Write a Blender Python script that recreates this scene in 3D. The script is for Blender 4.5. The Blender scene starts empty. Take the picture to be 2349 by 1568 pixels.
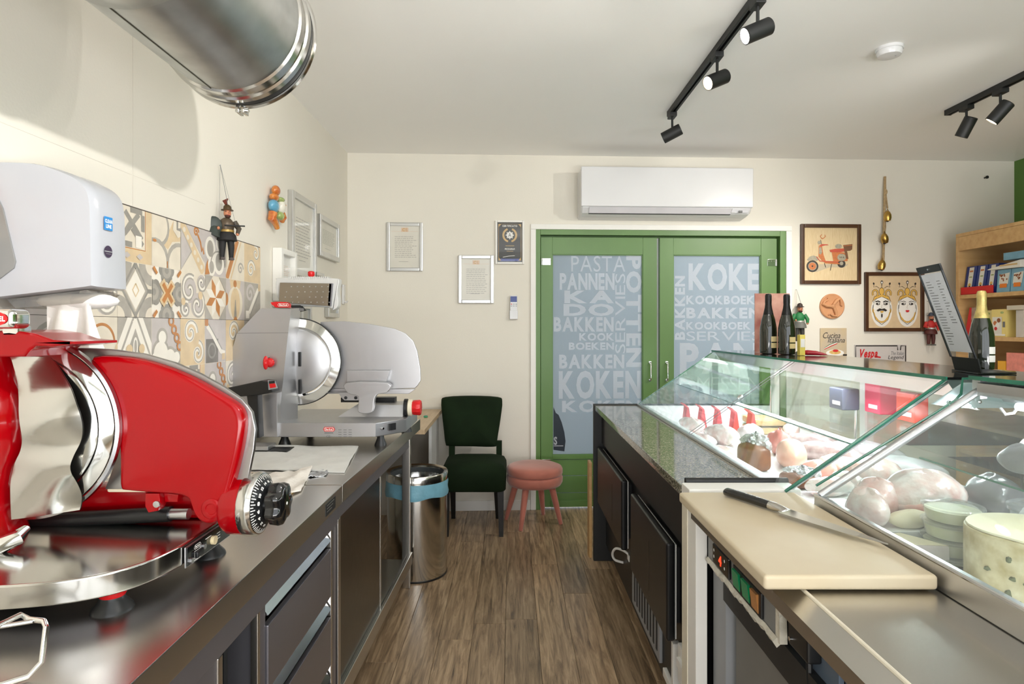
import bpy, bmesh, math, random
from mathutils import Vector, Matrix

# ------------------------------------------------------------------ camera
SC = bpy.context.scene
COL = SC.collection
FPX, VPX, VPY, CAMH = 1380.0, 1172.0, 750.0, 1.38
cam_d = bpy.data.cameras.new('camera')
cam = bpy.data.objects.new('camera', cam_d)
COL.objects.link(cam)
cam.location = (0, 0, CAMH)
cam.rotation_euler = (math.pi / 2, 0, 0)
cam_d.sensor_fit = 'HORIZONTAL'
cam_d.sensor_width = 36.0
cam_d.lens = 36.0 * FPX / 2349.0
cam_d.shift_x = (1174.5 - VPX) / 2349.0
cam_d.shift_y = -(784.0 - VPY) / 2349.0
cam_d.clip_start = 0.02
SC.camera = cam

# ------------------------------------------------------------------ world, exposure
SC.view_settings.view_transform = 'Standard'
SC.view_settings.look = 'None'
SC.view_settings.gamma = 1.0
SC.view_settings.use_curve_mapping = False
SC.view_settings.exposure = 0.2
W_ = bpy.data.worlds.new('world')
SC.world = W_
W_.use_nodes = True
W_.node_tree.nodes['Background'].inputs[0].default_value = (0.75, 0.86, 1.0, 1)
W_.node_tree.nodes['Background'].inputs[1].default_value = 1.0


def light(kind, name, loc, target, energy, color=(1, 1, 1), size=0.1, size_y=None, spot=None, blend=0.6):
    d = bpy.data.lights.new(name, kind)
    d.energy = energy
    d.color = color
    if kind == 'AREA':
        d.shape = 'RECTANGLE' if size_y else 'SQUARE'
        d.size = size
        if size_y:
            d.size_y = size_y
    else:
        d.shadow_soft_size = size
    if kind == 'SPOT':
        d.spot_size = spot
        d.spot_blend = blend
    o = bpy.data.objects.new(name, d)
    COL.objects.link(o)
    o.location = loc
    o.rotation_euler = (Vector(target) - Vector(loc)).to_track_quat('-Z', 'Y').to_euler()
    return o


# added fill behind the camera in place of daylight through a shop window
light('AREA', 'added_front_fill', (1.3, -1.45, 1.55), (0.8, 3.0, 1.8), 44, (1.0, 0.985, 0.965), 4.2, 2.3)
# second added fill, aimed up to brighten the ceiling; there is no pavement
light('AREA', 'added_ceiling_fill', (1.3, -1.47, 0.75), (1.0, 1.6, 3.0), 80, (1.0, 0.98, 0.95), 4.0, 0.7)
light('AREA', 'back_room_area_light', (2.2, 6.7, 2.1), (0.9, 4.6, 1.0), 170, (0.88, 0.93, 1.0), 2.0, 1.4)  # area lamp brightening the room behind the doors; no window is there

# ------------------------------------------------------------------ helpers
def lin(c):
    r = []
    for x in c[:3]:
        x = x / 255.0
        r.append(x / 12.92 if x <= 0.04045 else ((x + 0.055) / 1.055) ** 2.4)
    return (r[0], r[1], r[2], 1.0)


MATS = {}


def mat(name, col=(200, 200, 200), rough=0.5, metal=0.0, spec=0.5, vary=0.06, vscale=6.0, stretch=(1, 1, 1),
        bump=0.0, bscale=40.0, coat=0.0, emit=None, estr=0.0, col2=None, rvary=0.0, sheen=0.0, trans=0.0):
    if name in MATS:
        return MATS[name]
    m = bpy.data.materials.new(name)
    m.use_nodes = True
    nt = m.node_tree
    b = nt.nodes['Principled BSDF']
    c1 = lin(col)
    b.inputs['Roughness'].default_value = rough
    b.inputs['Metallic'].default_value = metal
    b.inputs['Specular IOR Level'].default_value = spec
    b.inputs['Coat Weight'].default_value = coat
    b.inputs['Coat Roughness'].default_value = 0.06
    b.inputs['Sheen Weight'].default_value = sheen
    b.inputs['Transmission Weight'].default_value = trans
    tc = nt.nodes.new('ShaderNodeTexCoord')
    mp = nt.nodes.new('ShaderNodeMapping')
    mp.inputs['Scale'].default_value = stretch
    nt.links.new(tc.outputs['Object'], mp.inputs['Vector'])
    nz = nt.nodes.new('ShaderNodeTexNoise')
    nz.inputs['Scale'].default_value = vscale
    nz.inputs['Detail'].default_value = 4.0
    nt.links.new(mp.outputs['Vector'], nz.inputs['Vector'])
    rp = nt.nodes.new('ShaderNodeValToRGB')
    rp.color_ramp.elements[0].position = 0.3
    rp.color_ramp.elements[1].position = 0.7
    if col2:
        rp.color_ramp.elements[0].color = lin(col2)
        rp.color_ramp.elements[1].color = c1
    else:
        rp.color_ramp.elements[0].color = tuple(max(0, x * (1 - vary)) for x in c1[:3]) + (1,)
        rp.color_ramp.elements[1].color = tuple(min(1, x * (1 + vary)) for x in c1[:3]) + (1,)
    nt.links.new(nz.outputs['Fac'], rp.inputs['Fac'])
    nt.links.new(rp.outputs['Color'], b.inputs['Base Color'])
    if bump or rvary:
        nb = nt.nodes.new('ShaderNodeTexNoise')
        nb.inputs['Scale'].default_value = bscale
        nb.inputs['Detail'].default_value = 3.0
        nt.links.new(mp.outputs['Vector'], nb.inputs['Vector'])
        if bump:
            bp = nt.nodes.new('ShaderNodeBump')
            bp.inputs['Strength'].default_value = bump
            bp.inputs['Distance'].default_value = 0.01
            nt.links.new(nb.outputs['Fac'], bp.inputs['Height'])
            nt.links.new(bp.outputs['Normal'], b.inputs['Normal'])
        if rvary:
            mr = nt.nodes.new('ShaderNodeMapRange')
            mr.inputs['To Min'].default_value = max(0.02, rough - rvary)
            mr.inputs['To Max'].default_value = rough + rvary
            nt.links.new(nb.outputs['Fac'], mr.inputs['Value'])
            nt.links.new(mr.outputs['Result'], b.inputs['Roughness'])
    if emit:
        b.inputs['Emission Color'].default_value = lin(emit)
        b.inputs['Emission Strength'].default_value = estr
    MATS[name] = m
    return m


def mat_glass(name, tint=(235, 248, 242), refl=0.9, haze=0.0, rough=0.02):
    """thin pane: clear with a fresnel mirror on top, optionally a little milky haze"""
    if name in MATS:
        return MATS[name]
    m = bpy.data.materials.new(name)
    m.use_nodes = True
    nt = m.node_tree
    nt.nodes.clear()
    out = nt.nodes.new('ShaderNodeOutputMaterial')
    tr = nt.nodes.new('ShaderNodeBsdfTransparent')
    tr.inputs[0].default_value = lin(tint)
    gl = nt.nodes.new('ShaderNodeBsdfGlossy')
    gl.inputs['Roughness'].default_value = rough
    gl.inputs['Color'].default_value = (0.95, 0.97, 0.97, 1)
    # Schlick's law from the facing ratio, the same from both sides of the sheet
    fr = nt.nodes.new('ShaderNodeLayerWeight')
    fr.inputs['Blend'].default_value = 0.5
    pw = nt.nodes.new('ShaderNodeMath')
    pw.operation = 'POWER'
    pw.inputs[1].default_value = 5.0
    nt.links.new(fr.outputs['Facing'], pw.inputs[0])
    mu = nt.nodes.new('ShaderNodeMath')
    mu.operation = 'MULTIPLY_ADD'
    mu.inputs[1].default_value = refl * 0.9
    mu.inputs[2].default_value = 0.04 * refl
    nt.links.new(pw.outputs[0], mu.inputs[0])
    mx = nt.nodes.new('ShaderNodeMixShader')
    nt.links.new(mu.outputs[0], mx.inputs[0])
    nt.links.new(tr.outputs[0], mx.inputs[1])
    nt.links.new(gl.outputs[0], mx.inputs[2])
    last = mx
    if haze:
        df = nt.nodes.new('ShaderNodeBsdfDiffuse')
        df.inputs[0].default_value = (0.85, 0.88, 0.9, 1)
        tc = nt.nodes.new('ShaderNodeTexCoord')
        nz = nt.nodes.new('ShaderNodeTexNoise')
        nz.inputs['Scale'].default_value = 3.0
        nz.inputs['Detail'].default_value = 5.0
        nt.links.new(tc.outputs['Object'], nz.inputs['Vector'])
        m2 = nt.nodes.new('ShaderNodeMath')
        m2.operation = 'MULTIPLY'
        m2.inputs[1].default_value = haze * 2
        nt.links.new(nz.outputs['Fac'], m2.inputs[0])
        mx2 = nt.nodes.new('ShaderNodeMixShader')
        nt.links.new(m2.outputs[0], mx2.inputs[0])
        nt.links.new(mx.outputs[0], mx2.inputs[1])
        nt.links.new(df.outputs[0], mx2.inputs[2])
        last = mx2
    nt.links.new(last.outputs[0], out.inputs[0])
    MATS[name] = m
    return m


def mat_frost(name, col, transl=0.6):
    """frosted glass or film: light passes diffusely"""
    m = bpy.data.materials.new(name)
    m.use_nodes = True
    nt = m.node_tree
    nt.nodes.clear()
    out = nt.nodes.new('ShaderNodeOutputMaterial')
    tl = nt.nodes.new('ShaderNodeBsdfTranslucent')
    df = nt.nodes.new('ShaderNodeBsdfPrincipled')
    df.inputs['Roughness'].default_value = 0.35
    tc = nt.nodes.new('ShaderNodeTexCoord')
    nz = nt.nodes.new('ShaderNodeTexNoise')
    nz.inputs['Scale'].default_value = 2.0
    nt.links.new(tc.outputs['Object'], nz.inputs['Vector'])
    rp = nt.nodes.new('ShaderNodeValToRGB')
    c = lin(col)
    rp.color_ramp.elements[0].color = tuple(x * 0.97 for x in c[:3]) + (1,)
    rp.color_ramp.elements[1].color = c
    nt.links.new(nz.outputs['Fac'], rp.inputs['Fac'])
    nt.links.new(rp.outputs['Color'], tl.inputs[0])
    nt.links.new(rp.outputs['Color'], df.inputs['Base Color'])
    mx = nt.nodes.new('ShaderNodeMixShader')
    mx.inputs[0].default_value = transl
    nt.links.new(df.outputs[0], mx.inputs[1])
    nt.links.new(tl.outputs[0], mx.inputs[2])
    nt.links.new(mx.outputs[0], out.inputs[0])
    MATS[name] = m
    return m


# glyph outlines of the built-in font, taken once, so that lettering can be laid out freely
GLYPHS = {}


def load_glyphs():
    chars = 'ABCDEFGHIJKLMNOPQRSTUVWXYZabcdefghijklmnopqrstuvwxyz0123456789&.-+°'
    tmp = []
    for wt, off in (('n', 0.0), ('b', 0.042), ('t', -0.012)):
        for ch in chars:
            cu = bpy.data.curves.new('g', 'FONT')
            cu.body = ch
            cu.size = 1.0
            cu.offset = off
            cu.resolution_u = 3
            o = bpy.data.objects.new('g', cu)
            COL.objects.link(o)
            tmp.append((wt, ch, o))
    bpy.context.view_layer.update()
    dg = bpy.context.evaluated_depsgraph_get()
    for wt, ch, o in tmp:
        e = o.evaluated_get(dg)
        me = e.to_mesh()
        vs = [(v.co.x, v.co.y) for v in me.vertices]
        fs = [tuple(p.vertices) for p in me.polygons]
        e.to_mesh_clear()
        x0 = min(v[0] for v in vs)
        x1 = max(v[0] for v in vs)
        GLYPHS[(wt, ch)] = ([(x - x0, y) for x, y in vs], fs, x1 - x0)
    for wt, ch, o in tmp:
        cu = o.data
        bpy.data.objects.remove(o)
        bpy.data.curves.remove(cu)


load_glyphs()


class MB:
    """collects shapes into one mesh; T places local coordinates in the world"""

    def __init__(s, m=None, T=None):
        s.v, s.f, s.mi, s.mats = [], [], [], []
        s.cur = 0
        s.wn = False
        s.T = T or Matrix()
        if m:
            s.m(m)

    def m(s, m):
        if m not in s.mats:
            s.mats.append(m)
        s.cur = s.mats.index(m)
        return s

    def add(s, vs, fs):
        n = len(s.v)
        s.v += [s.T @ Vector(p) for p in vs]
        for f in fs:
            s.f.append(tuple(i + n for i in f))
            s.mi.append(s.cur)
        return s

    def bm(s, bm):
        bm.verts.index_update()
        s.add([v.co.copy() for v in bm.verts], [[v.index for v in f.verts] for f in bm.faces])
        bm.free()
        return s

    def box(s, x0, x1, y0, y1, z0, z1, b=0.0, seg=2):
        bm = bmesh.new()
        bmesh.ops.create_cube(bm, size=1.0)
        for v in bm.verts:
            v.co = ((x0 + x1) / 2 + v.co.x * (x1 - x0), (y0 + y1) / 2 + v.co.y * (y1 - y0), (z0 + z1) / 2 + v.co.z * (z1 - z0))
        if b > 0:
            s.wn = True
            bmesh.ops.bevel(bm, geom=bm.edges[:], offset=b, segments=seg, affect='EDGES', profile=0.5)
        return s.bm(bm)

    def hexa(s, bot, top):
        """eight corners: four of one end, four of the other"""
        return s.add(list(bot) + list(top), [(0, 1, 2, 3), (7, 6, 5, 4), (0, 4, 5, 1), (1, 5, 6, 2), (2, 6, 7, 3), (3, 7, 4, 0)])

    def loft(s, rings, cap=True, closed=True):
        n = len(rings[0])
        vs = [p for r in rings for p in r]
        fs = []
        for i in range(len(rings) - 1):
            for j in range(n if closed else n - 1):
                k = (j + 1) % n
                fs.append((i * n + j, i * n + k, (i + 1) * n + k, (i + 1) * n + j))
        if cap and closed:
            fs.append(tuple(range(n)))
            fs.append(tuple(range((len(rings) - 1) * n, len(rings) * n)))
        return s.add(vs, fs)

    def cyl(s, p0, p1, r0, r1=None, n=24, cap=True):
        r1 = r0 if r1 is None else r1
        p0, p1 = Vector(p0), Vector(p1)
        a = (p1 - p0).normalized()
        u = a.orthogonal().normalized()
        w = a.cross(u)
        R = []
        for p, r in ((p0, r0), (p1, r1)):
            R.append([p + (u * math.cos(2 * math.pi * i / n) + w * math.sin(2 * math.pi * i / n)) * r for i in range(n)])
        return s.loft(R, cap)

    def lathe(s, prof, c=(0, 0, 0), axis=(0, 0, 1), n=32, cap=True):
        """prof: (radius, height along axis)"""
        c = Vector(c)
        a = Vector(axis).normalized()
        u = Vector((1, 0, 0)) if abs(a.x) < 0.9 else Vector((0, 1, 0))
        u = (u - a * u.dot(a)).normalized()
        w = a.cross(u)
        R = []
        for r, h in prof:
            r = max(r, 1e-4)
            R.append([c + a * h + (u * math.cos(2 * math.pi * i / n) + w * math.sin(2 * math.pi * i / n)) * r for i in range(n)])
        return s.loft(R, cap)

    def tube(s, pts, r, n=8, closed=False, cap=True):
        pts = [Vector(p) for p in pts]
        R = []
        N = len(pts)
        rr = r if isinstance(r, (list, tuple)) else [r] * N
        up = None
        for i, p in enumerate(pts):
            if closed:
                t = pts[(i + 1) % N] - pts[i - 1]
            else:
                t = pts[min(i + 1, N - 1)] - pts[max(i - 1, 0)]
            t.normalize()
            if up is None:
                up = t.orthogonal().normalized()
            else:
                up = up - t * up.dot(t)
                up = up.normalized() if up.length > 1e-6 else t.orthogonal().normalized()
            w = t.cross(up)
            R.append([p + (up * math.cos(2 * math.pi * k / n) + w * math.sin(2 * math.pi * k / n)) * rr[i] for k in range(n)])
        if closed:
            R.append(R[0])
            return s.loft(R, False)
        return s.loft(R, cap)

    def ell(s, c, r, nu=20, nv=12, rot=None, jit=0.0, seed=0):
        rx, ry, rz = (r, r, r) if not isinstance(r, (tuple, list)) else r
        rnd = random.Random(seed)
        ph = [rnd.uniform(0, 6.28) for _ in range(6)]
        vs, fs = [], []
        rot = rot or Matrix()
        for j in range(nv + 1):
            th = math.pi * j / nv
            for i in range(nu):
                a = 2 * math.pi * i / nu
                k = 1 + jit * (math.sin(2 * a + ph[0]) * math.sin(3 * th + ph[1]) + 0.6 * math.sin(5 * a + ph[2]) * math.sin(4 * th + ph[3]))
                p = Vector((rx * math.sin(th) * math.cos(a), ry * math.sin(th) * math.sin(a), rz * math.cos(th))) * k
                vs.append(Vector(c) + (rot @ p))
        for j in range(nv):
            for i in range(nu):
                k = (i + 1) % nu
                fs.append((j * nu + i, j * nu + k, (j + 1) * nu + k, (j + 1) * nu + i))
        return s.add(vs, fs)

    def prism(s, poly, a0, a1, plane='xz', b=0.0, seg=2):
        """poly extruded from a0 to a1 along the third axis"""
        def P(u, v, w):
            return {'xz': (u, w, v), 'xy': (u, v, w), 'yz': (w, u, v)}[plane]
        bm = bmesh.new()
        A = [bm.verts.new(P(u, v, a0)) for u, v in poly]
        B = [bm.verts.new(P(u, v, a1)) for u, v in poly]
        n = len(poly)
        bm.faces.new(A)
        bm.faces.new(list(reversed(B)))
        for i in range(n):
            k = (i + 1) % n
            bm.faces.new((A[k], A[i], B[i], B[k]))
        bmesh.ops.recalc_face_normals(bm, faces=bm.faces[:])
        if b > 0:
            s.wn = True
            ed = [e for e in bm.edges if (e.verts[0] in A) == (e.verts[1] in A)]
            bmesh.ops.bevel(bm, geom=ed, offset=b, segments=seg, affect='EDGES', profile=0.5)
        return s.bm(bm)

    # ---- flat print on the local (u, v) plane, h above it
    def p2(s, pts, h=0.0004):
        return s.add([(p[0], p[1], h) for p in pts], [tuple(range(len(pts)))])

    def rect2(s, u0, v0, u1, v1, h=0.0004):
        return s.p2([(u0, v0), (u1, v0), (u1, v1), (u0, v1)], h)

    def disc2(s, u, v, r, h=0.0004, ry=None, n=24, a0=0.0):
        ry = r if ry is None else ry
        return s.p2([(u + r * math.cos(a0 + 2 * math.pi * i / n), v + ry * math.sin(a0 + 2 * math.pi * i / n)) for i in range(n)], h)

    def ring2(s, u, v, r0, r1, h=0.0004, n=24, a0=0.0, a1=2 * math.pi):
        vs, fs = [], []
        for i in range(n + 1):
            a = a0 + (a1 - a0) * i / n
            vs += [(u + r0 * math.cos(a), v + r0 * math.sin(a), h), (u + r1 * math.cos(a), v + r1 * math.sin(a), h)]
        for i in range(n):
            fs.append((2 * i, 2 * i + 1, 2 * i + 3, 2 * i + 2))
        return s.add(vs, fs)

    def line2(s, pts, w, h=0.0004):
        vs, fs = [], []
        N = len(pts)
        for i, p in enumerate(pts):
            a = pts[max(i - 1, 0)]
            b = pts[min(i + 1, N - 1)]
            dx, dy = b[0] - a[0], b[1] - a[1]
            L = math.hypot(dx, dy) or 1
            ww = w[i] if isinstance(w, (list, tuple)) else w
            nx, ny = -dy / L * ww / 2, dx / L * ww / 2
            vs += [(p[0] + nx, p[1] + ny, h), (p[0] - nx, p[1] - ny, h)]
        for i in range(N - 1):
            fs.append((2 * i, 2 * i + 1, 2 * i + 3, 2 * i + 2))
        return s.add(vs, fs)

    def text2(s, txt, u0, v0, u1, v1, h=0.0004, wt='b', rot=0, gap=0.07, slant=0.0, ref=None):
        """lettering stretched to fill the box; rot 90 reads upwards, -90 downwards"""
        vs, fs, x = [], [], 0.0
        for ch in txt:
            if ch == ' ':
                x += 0.3
                continue
            g = GLYPHS.get((wt, ch))
            if not g:
                continue
            n = len(vs)
            vs += [(x + a + slant * b, b) for a, b in g[0]]
            fs += [tuple(i + n for i in f) for f in g[1]]
            x += g[2] + gap
        a0 = min(p[0] for p in vs)
        a1 = max(p[0] for p in vs)
        b0 = min(p[1] for p in vs)
        b1 = max(p[1] for p in vs)
        out = []
        for a, b in vs:
            p, q = (a - a0) / (a1 - a0), (b - b0) / (b1 - b0)
            if rot == 90:
                p, q = 1 - q, p
            elif rot == -90:
                p, q = q, 1 - p
            out.append((u0 + (u1 - u0) * p, v0 + (v1 - v0) * q, h))
        return s.add(out, fs)

    def build(s, name, parent=None, sharp=40.0, base=None):
        me = bpy.data.meshes.new(name)
        if parent is not None:
            inv = WM[parent].inverted()
            org = None
        else:
            xs = [p.x for p in s.v]
            ys = [p.y for p in s.v]
            zs = [p.z for p in s.v]
            org = Vector(base) if base else Vector(((min(xs) + max(xs)) / 2, (min(ys) + max(ys)) / 2, min(zs)))
            inv = Matrix.Translation(-org)
        me.from_pydata([inv @ p for p in s.v], [], s.f)
        for mm in s.mats:
            me.materials.append(mm)
        me.polygons.foreach_set('material_index', s.mi)
        bm = bmesh.new()
        bm.from_mesh(me)
        bmesh.ops.recalc_face_normals(bm, faces=bm.faces[:])
        bm.to_mesh(me)
        bm.free()
        me.polygons.foreach_set('use_smooth', [True] * len(me.polygons))
        me.set_sharp_from_angle(angle=math.radians(sharp))
        me.update()
        o = bpy.data.objects.new(name, me)
        COL.objects.link(o)
        if s.wn:
            wn = o.modifiers.new('weighted_normals', 'WEIGHTED_NORMAL')
            wn.keep_sharp = True
        if parent is not None:
            o.parent = parent
            WM[o] = WM[parent].copy()
        else:
            o.location = org
            WM[o] = Matrix.Translation(org)
        return o


WM = {}


def tag(o, label, cat, group=None):
    o['label'] = label
    o['category'] = cat
    if group:
        o['group'] = group
    return o


def thing(name, label, cat, loc=(0, 0, 0), rotz=0.0, group=None):
    o = bpy.data.objects.new(name, None)
    o.empty_display_size = 0.05
    COL.objects.link(o)
    o.location = loc
    o.rotation_euler = (0, 0, rotz)
    WM[o] = Matrix.Translation(Vector(loc)) @ Matrix.Rotation(rotz, 4, 'Z')
    return tag(o, label, cat, group)


def struct(o):
    o['kind'] = 'structure'
    return o


def struct_root(name, loc=(0, 0, 0)):
    o = bpy.data.objects.new(name, None)
    o.empty_display_size = 0.05
    COL.objects.link(o)
    o.location = loc
    WM[o] = Matrix.Translation(Vector(loc))
    return struct(o)


def dup(root, M, label=None, group=None):
    """copy of a thing with its parts; M is the new world matrix"""
    r = root.copy()
    COL.objects.link(r)
    r.matrix_world = M
    WM[r] = M.copy()
    if label:
        r['label'] = label
    if group:
        r['group'] = group
    for ch in root.children:
        c = ch.copy()
        COL.objects.link(c)
        c.parent = r
        for g in ch.children:
            e = g.copy()
            COL.objects.link(e)
            e.parent = c
    return r


# ---- places: a photograph pixel and a known plane give a point of the room
ANG = math.atan(0.0446)                     # the back wall stands slightly askew
BW0, LWX, CEIL = 4.545, -1.22, 2.68
T_BACK = Matrix(((math.cos(ANG), 0, math.sin(ANG), 0), (math.sin(ANG), 0, -math.cos(ANG), BW0), (0, 1, 0, 0), (0, 0, 0, 1)))
T_LEFT = Matrix(((0, 0, 1, LWX), (1, 0, 0, 0), (0, 1, 0, 0), (0, 0, 0, 1)))


def ray(px, py):
    return Vector(((px - VPX) / FPX, 1.0, -(py - VPY) / FPX))


def at(px, py, d):
    r = ray(px, py)
    return Vector((r.x * d, d, CAMH + r.z * d))


def xz(px, py, d):
    p = at(px, py, d)
    return (p.x, p.z)


def onz(px, py, z):
    r = ray(px, py)
    d = (z - CAMH) / r.z
    return Vector((r.x * d, d, z))


def bw(px, py, n=0.0):
    """(u, v) on the plane n in front of the back wall"""
    Ti = T_BACK.inverted()
    o = Ti @ Vector((0, 0, CAMH))
    d = (Ti.to_3x3() @ ray(px, py))
    t = (n - o.z) / d.z
    p = o + d * t
    return (p.x, p.y)


def lw(px, py, n=0.0):
    d = (LWX + n) / ((px - VPX) / FPX)
    return (d, CAMH - (py - VPY) / FPX * d)

# ------------------------------------------------------------------ materials
M_wall = mat('wall_paint', (230, 225, 213), 0.75, vary=0.02, vscale=1.5, bump=0.05, bscale=120)
M_ceil = mat('ceiling_paint', (250, 249, 246), 0.55, vary=0.015, vscale=1.0)
M_white = mat('white_paint', (238, 236, 230), 0.45, vary=0.02)
M_whitep = mat('white_plastic', (222, 222, 223), 0.22, vary=0.01, coat=0.3)
M_green = mat('green_door_paint', (98, 134, 74), 0.38, vary=0.08, vscale=3, stretch=(1, 1, 0.2))
M_greenwall = mat('green_wall_paint', (84, 122, 50), 0.6, vary=0.03)
M_steel = mat('brushed_steel', (205, 202, 196), 0.27, 1.0, vary=0.012, vscale=2)
M_steeld = mat('brushed_steel_front', (138, 137, 144), 0.32, 0.8, vary=0.02, vscale=2)
M_chrome = mat('polished_chrome', (225, 225, 222), 0.09, 1.0, vary=0.02)
M_polish = mat('polished_steel', (205, 203, 198), 0.15, 1.0, vary=0.04, vscale=4)
M_alu = mat('aluminium', (200, 201, 203), 0.34, 1.0, vary=0.03, vscale=7, rvary=0.05, bscale=30)
M_galv = mat('galvanised_steel', (186, 188, 186), 0.33, 1.0, vary=0.14, vscale=9, rvary=0.1, bscale=14)
M_red = mat('red_enamel', (152, 1, 9), 0.16, spec=0.3, vary=0.04, coat=0.12)
M_redp = mat('red_plastic', (206, 26, 30), 0.25, vary=0.05)
M_black = mat('black_plastic', (22, 23, 24), 0.35, vary=0.2)
M_blackm = mat('matt_black_metal', (30, 31, 31), 0.5, vary=0.15)
M_blackg = mat('gloss_black', (14, 14, 15), 0.12, vary=0.2, coat=0.5)
M_grey = mat('grey_plastic', (150, 152, 154), 0.5, vary=0.05)
M_greylt = mat('light_grey_enamel', (205, 205, 202), 0.3, vary=0.03)
M_paper = mat('paper', (238, 236, 230), 0.7, vary=0.02)
M_ink = mat('grey_ink', (120, 120, 120), 0.7)
M_inkd = mat('dark_ink', (40, 40, 42), 0.6)
M_woodlt = mat('pine_wood', (214, 176, 120), 0.45, vscale=3, stretch=(1, 9, 9), col2=(196, 152, 98))
M_wooddesk = mat('desk_laminate_wood', (202, 178, 146), 0.4, vscale=4, stretch=(12, 1, 8), col2=(182, 156, 122))
M_brownframe = mat('brown_frame_wood', (88, 56, 34), 0.35, vscale=6, col2=(64, 38, 22))
M_silverframe = mat('silver_frame', (205, 205, 203), 0.28, 0.85, vary=0.04)
M_glass = mat_glass('clear_glass', (250, 254, 252), 0.9)
M_glasshaze = mat_glass('hazed_glass', (248, 252, 250), 0.9, haze=0.05)  # milky haze in the pane stands in for its grey reflections
M_edge = mat('green_glass_edge', (40, 110, 88), 0.15, vary=0.25, vscale=12)
M_brass = mat('brass', (196, 158, 84), 0.28, 1.0, vary=0.15)
M_rope = mat('jute_rope', (176, 150, 112), 0.9, vary=0.2, vscale=80)


def mat_plank():
    m = bpy.data.materials.new('plank_vinyl')
    m.use_nodes = True
    nt = m.node_tree
    b = nt.nodes['Principled BSDF']
    b.inputs['Roughness'].default_value = 0.3
    tc = nt.nodes.new('ShaderNodeTexCoord')
    oi = nt.nodes.new('ShaderNodeObjectInfo')
    va = nt.nodes.new('ShaderNodeVectorMath')
    va.operation = 'MULTIPLY_ADD'
    co = nt.nodes.new('ShaderNodeCombineXYZ')
    for k, mlt in enumerate((17.0, 31.0, 7.0)):
        mm = nt.nodes.new('ShaderNodeMath')
        mm.operation = 'MULTIPLY'
        mm.inputs[1].default_value = mlt
        nt.links.new(oi.outputs['Random'], mm.inputs[0])
        nt.links.new(mm.outputs[0], co.inputs[k])
    va.inputs[1].default_value = (16, 1.1, 1)
    nt.links.new(tc.outputs['Object'], va.inputs[0])
    nt.links.new(co.outputs[0], va.inputs[2])
    n1 = nt.nodes.new('ShaderNodeTexNoise')
    n1.inputs['Scale'].default_value = 3.2
    n1.inputs['Detail'].default_value = 7
    n1.inputs['Roughness'].default_value = 0.68
    n1.inputs['Distortion'].default_value = 0.7
    nt.links.new(va.outputs[0], n1.inputs['Vector'])
    rp = nt.nodes.new('ShaderNodeValToRGB')
    rp.color_ramp.elements[0].position = 0.28
    rp.color_ramp.elements[0].color = lin((82, 64, 49))
    rp.color_ramp.elements[1].position = 0.76
    rp.color_ramp.elements[1].color = lin((222, 194, 158))
    e = rp.color_ramp.elements.new(0.5)
    e.color = lin((168, 141, 110))
    nt.links.new(n1.outputs['Fac'], rp.inputs['Fac'])
    hs = nt.nodes.new('ShaderNodeHueSaturation')
    mr = nt.nodes.new('ShaderNodeMapRange')
    mr.inputs['To Min'].default_value = 0.72
    mr.inputs['To Max'].default_value = 1.12
    nt.links.new(oi.outputs['Random'], mr.inputs['Value'])
    nt.links.new(mr.outputs['Result'], hs.inputs['Value'])
    nt.links.new(rp.outputs['Color'], hs.inputs['Color'])
    nt.links.new(hs.outputs['Color'], b.inputs['Base Color'])
    bp = nt.nodes.new('ShaderNodeBump')
    bp.inputs['Strength'].default_value = 0.12
    bp.inputs['Distance'].default_value = 0.004
    nt.links.new(n1.outputs['Fac'], bp.inputs['Height'])
    nt.links.new(bp.outputs['Normal'], b.inputs['Normal'])
    return m


M_plank = mat_plank()


def mat_granite():
    m = bpy.data.materials.new('speckled_granite')
    m.use_nodes = True
    nt = m.node_tree
    b = nt.nodes['Principled BSDF']
    b.inputs['Roughness'].default_value = 0.08
    b.inputs['Coat Weight'].default_value = 0.4
    tc = nt.nodes.new('ShaderNodeTexCoord')
    vo = nt.nodes.new('ShaderNodeTexVoronoi')
    vo.inputs['Scale'].default_value = 240
    nz = nt.nodes.new('ShaderNodeTexNoise')
    nz.inputs['Scale'].default_value = 160
    nz.inputs['Detail'].default_value = 5
    nz.inputs['Roughness'].default_value = 0.75
    nt.links.new(tc.outputs['Object'], vo.inputs['Vector'])
    nt.links.new(tc.outputs['Object'], nz.inputs['Vector'])
    mx = nt.nodes.new('ShaderNodeMix')
    mx.data_type = 'FLOAT'
    mx.inputs[0].default_value = 0.5
    nt.links.new(vo.outputs['Color'], mx.inputs[2])
    nt.links.new(nz.outputs['Fac'], mx.inputs[3])
    rp = nt.nodes.new('ShaderNodeValToRGB')
    els = rp.color_ramp.elements
    els[0].position, els[0].color = 0.25, lin((40, 39, 36))
    els[1].position, els[1].color = 0.75, lin((190, 184, 168))
    e = els.new(0.42)
    e.color = lin((96, 91, 78))
    e = els.new(0.55)
    e.color = lin((140, 132, 112))
    nt.links.new(mx.outputs[0], rp.inputs['Fac'])
    nt.links.new(rp.outputs['Color'], b.inputs['Base Color'])
    return m


M_granite = mat_granite()

# ------------------------------------------------------------------ room shell
RX, RY0 = 3.95, -1.35
uL, uR = -1.35, 4.15
du0, du1 = bw(1228, 800)[0], bw(1803, 800)[0]
dvt = bw(1500, 527)[1]
w = MB(M_wall, T_BACK)
w.box(uL, du0, 0, CEIL, -0.14, 0)
w.box(du1, uR, 0, CEIL, -0.14, 0)
w.box(du0, du1, dvt, CEIL, -0.14, 0)
struct(w.build('wall_back'))
w = MB(M_wall)
w.box(LWX - 0.12, LWX, RY0, 4.6, 0, CEIL)
struct(w.build('wall_left'))
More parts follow.
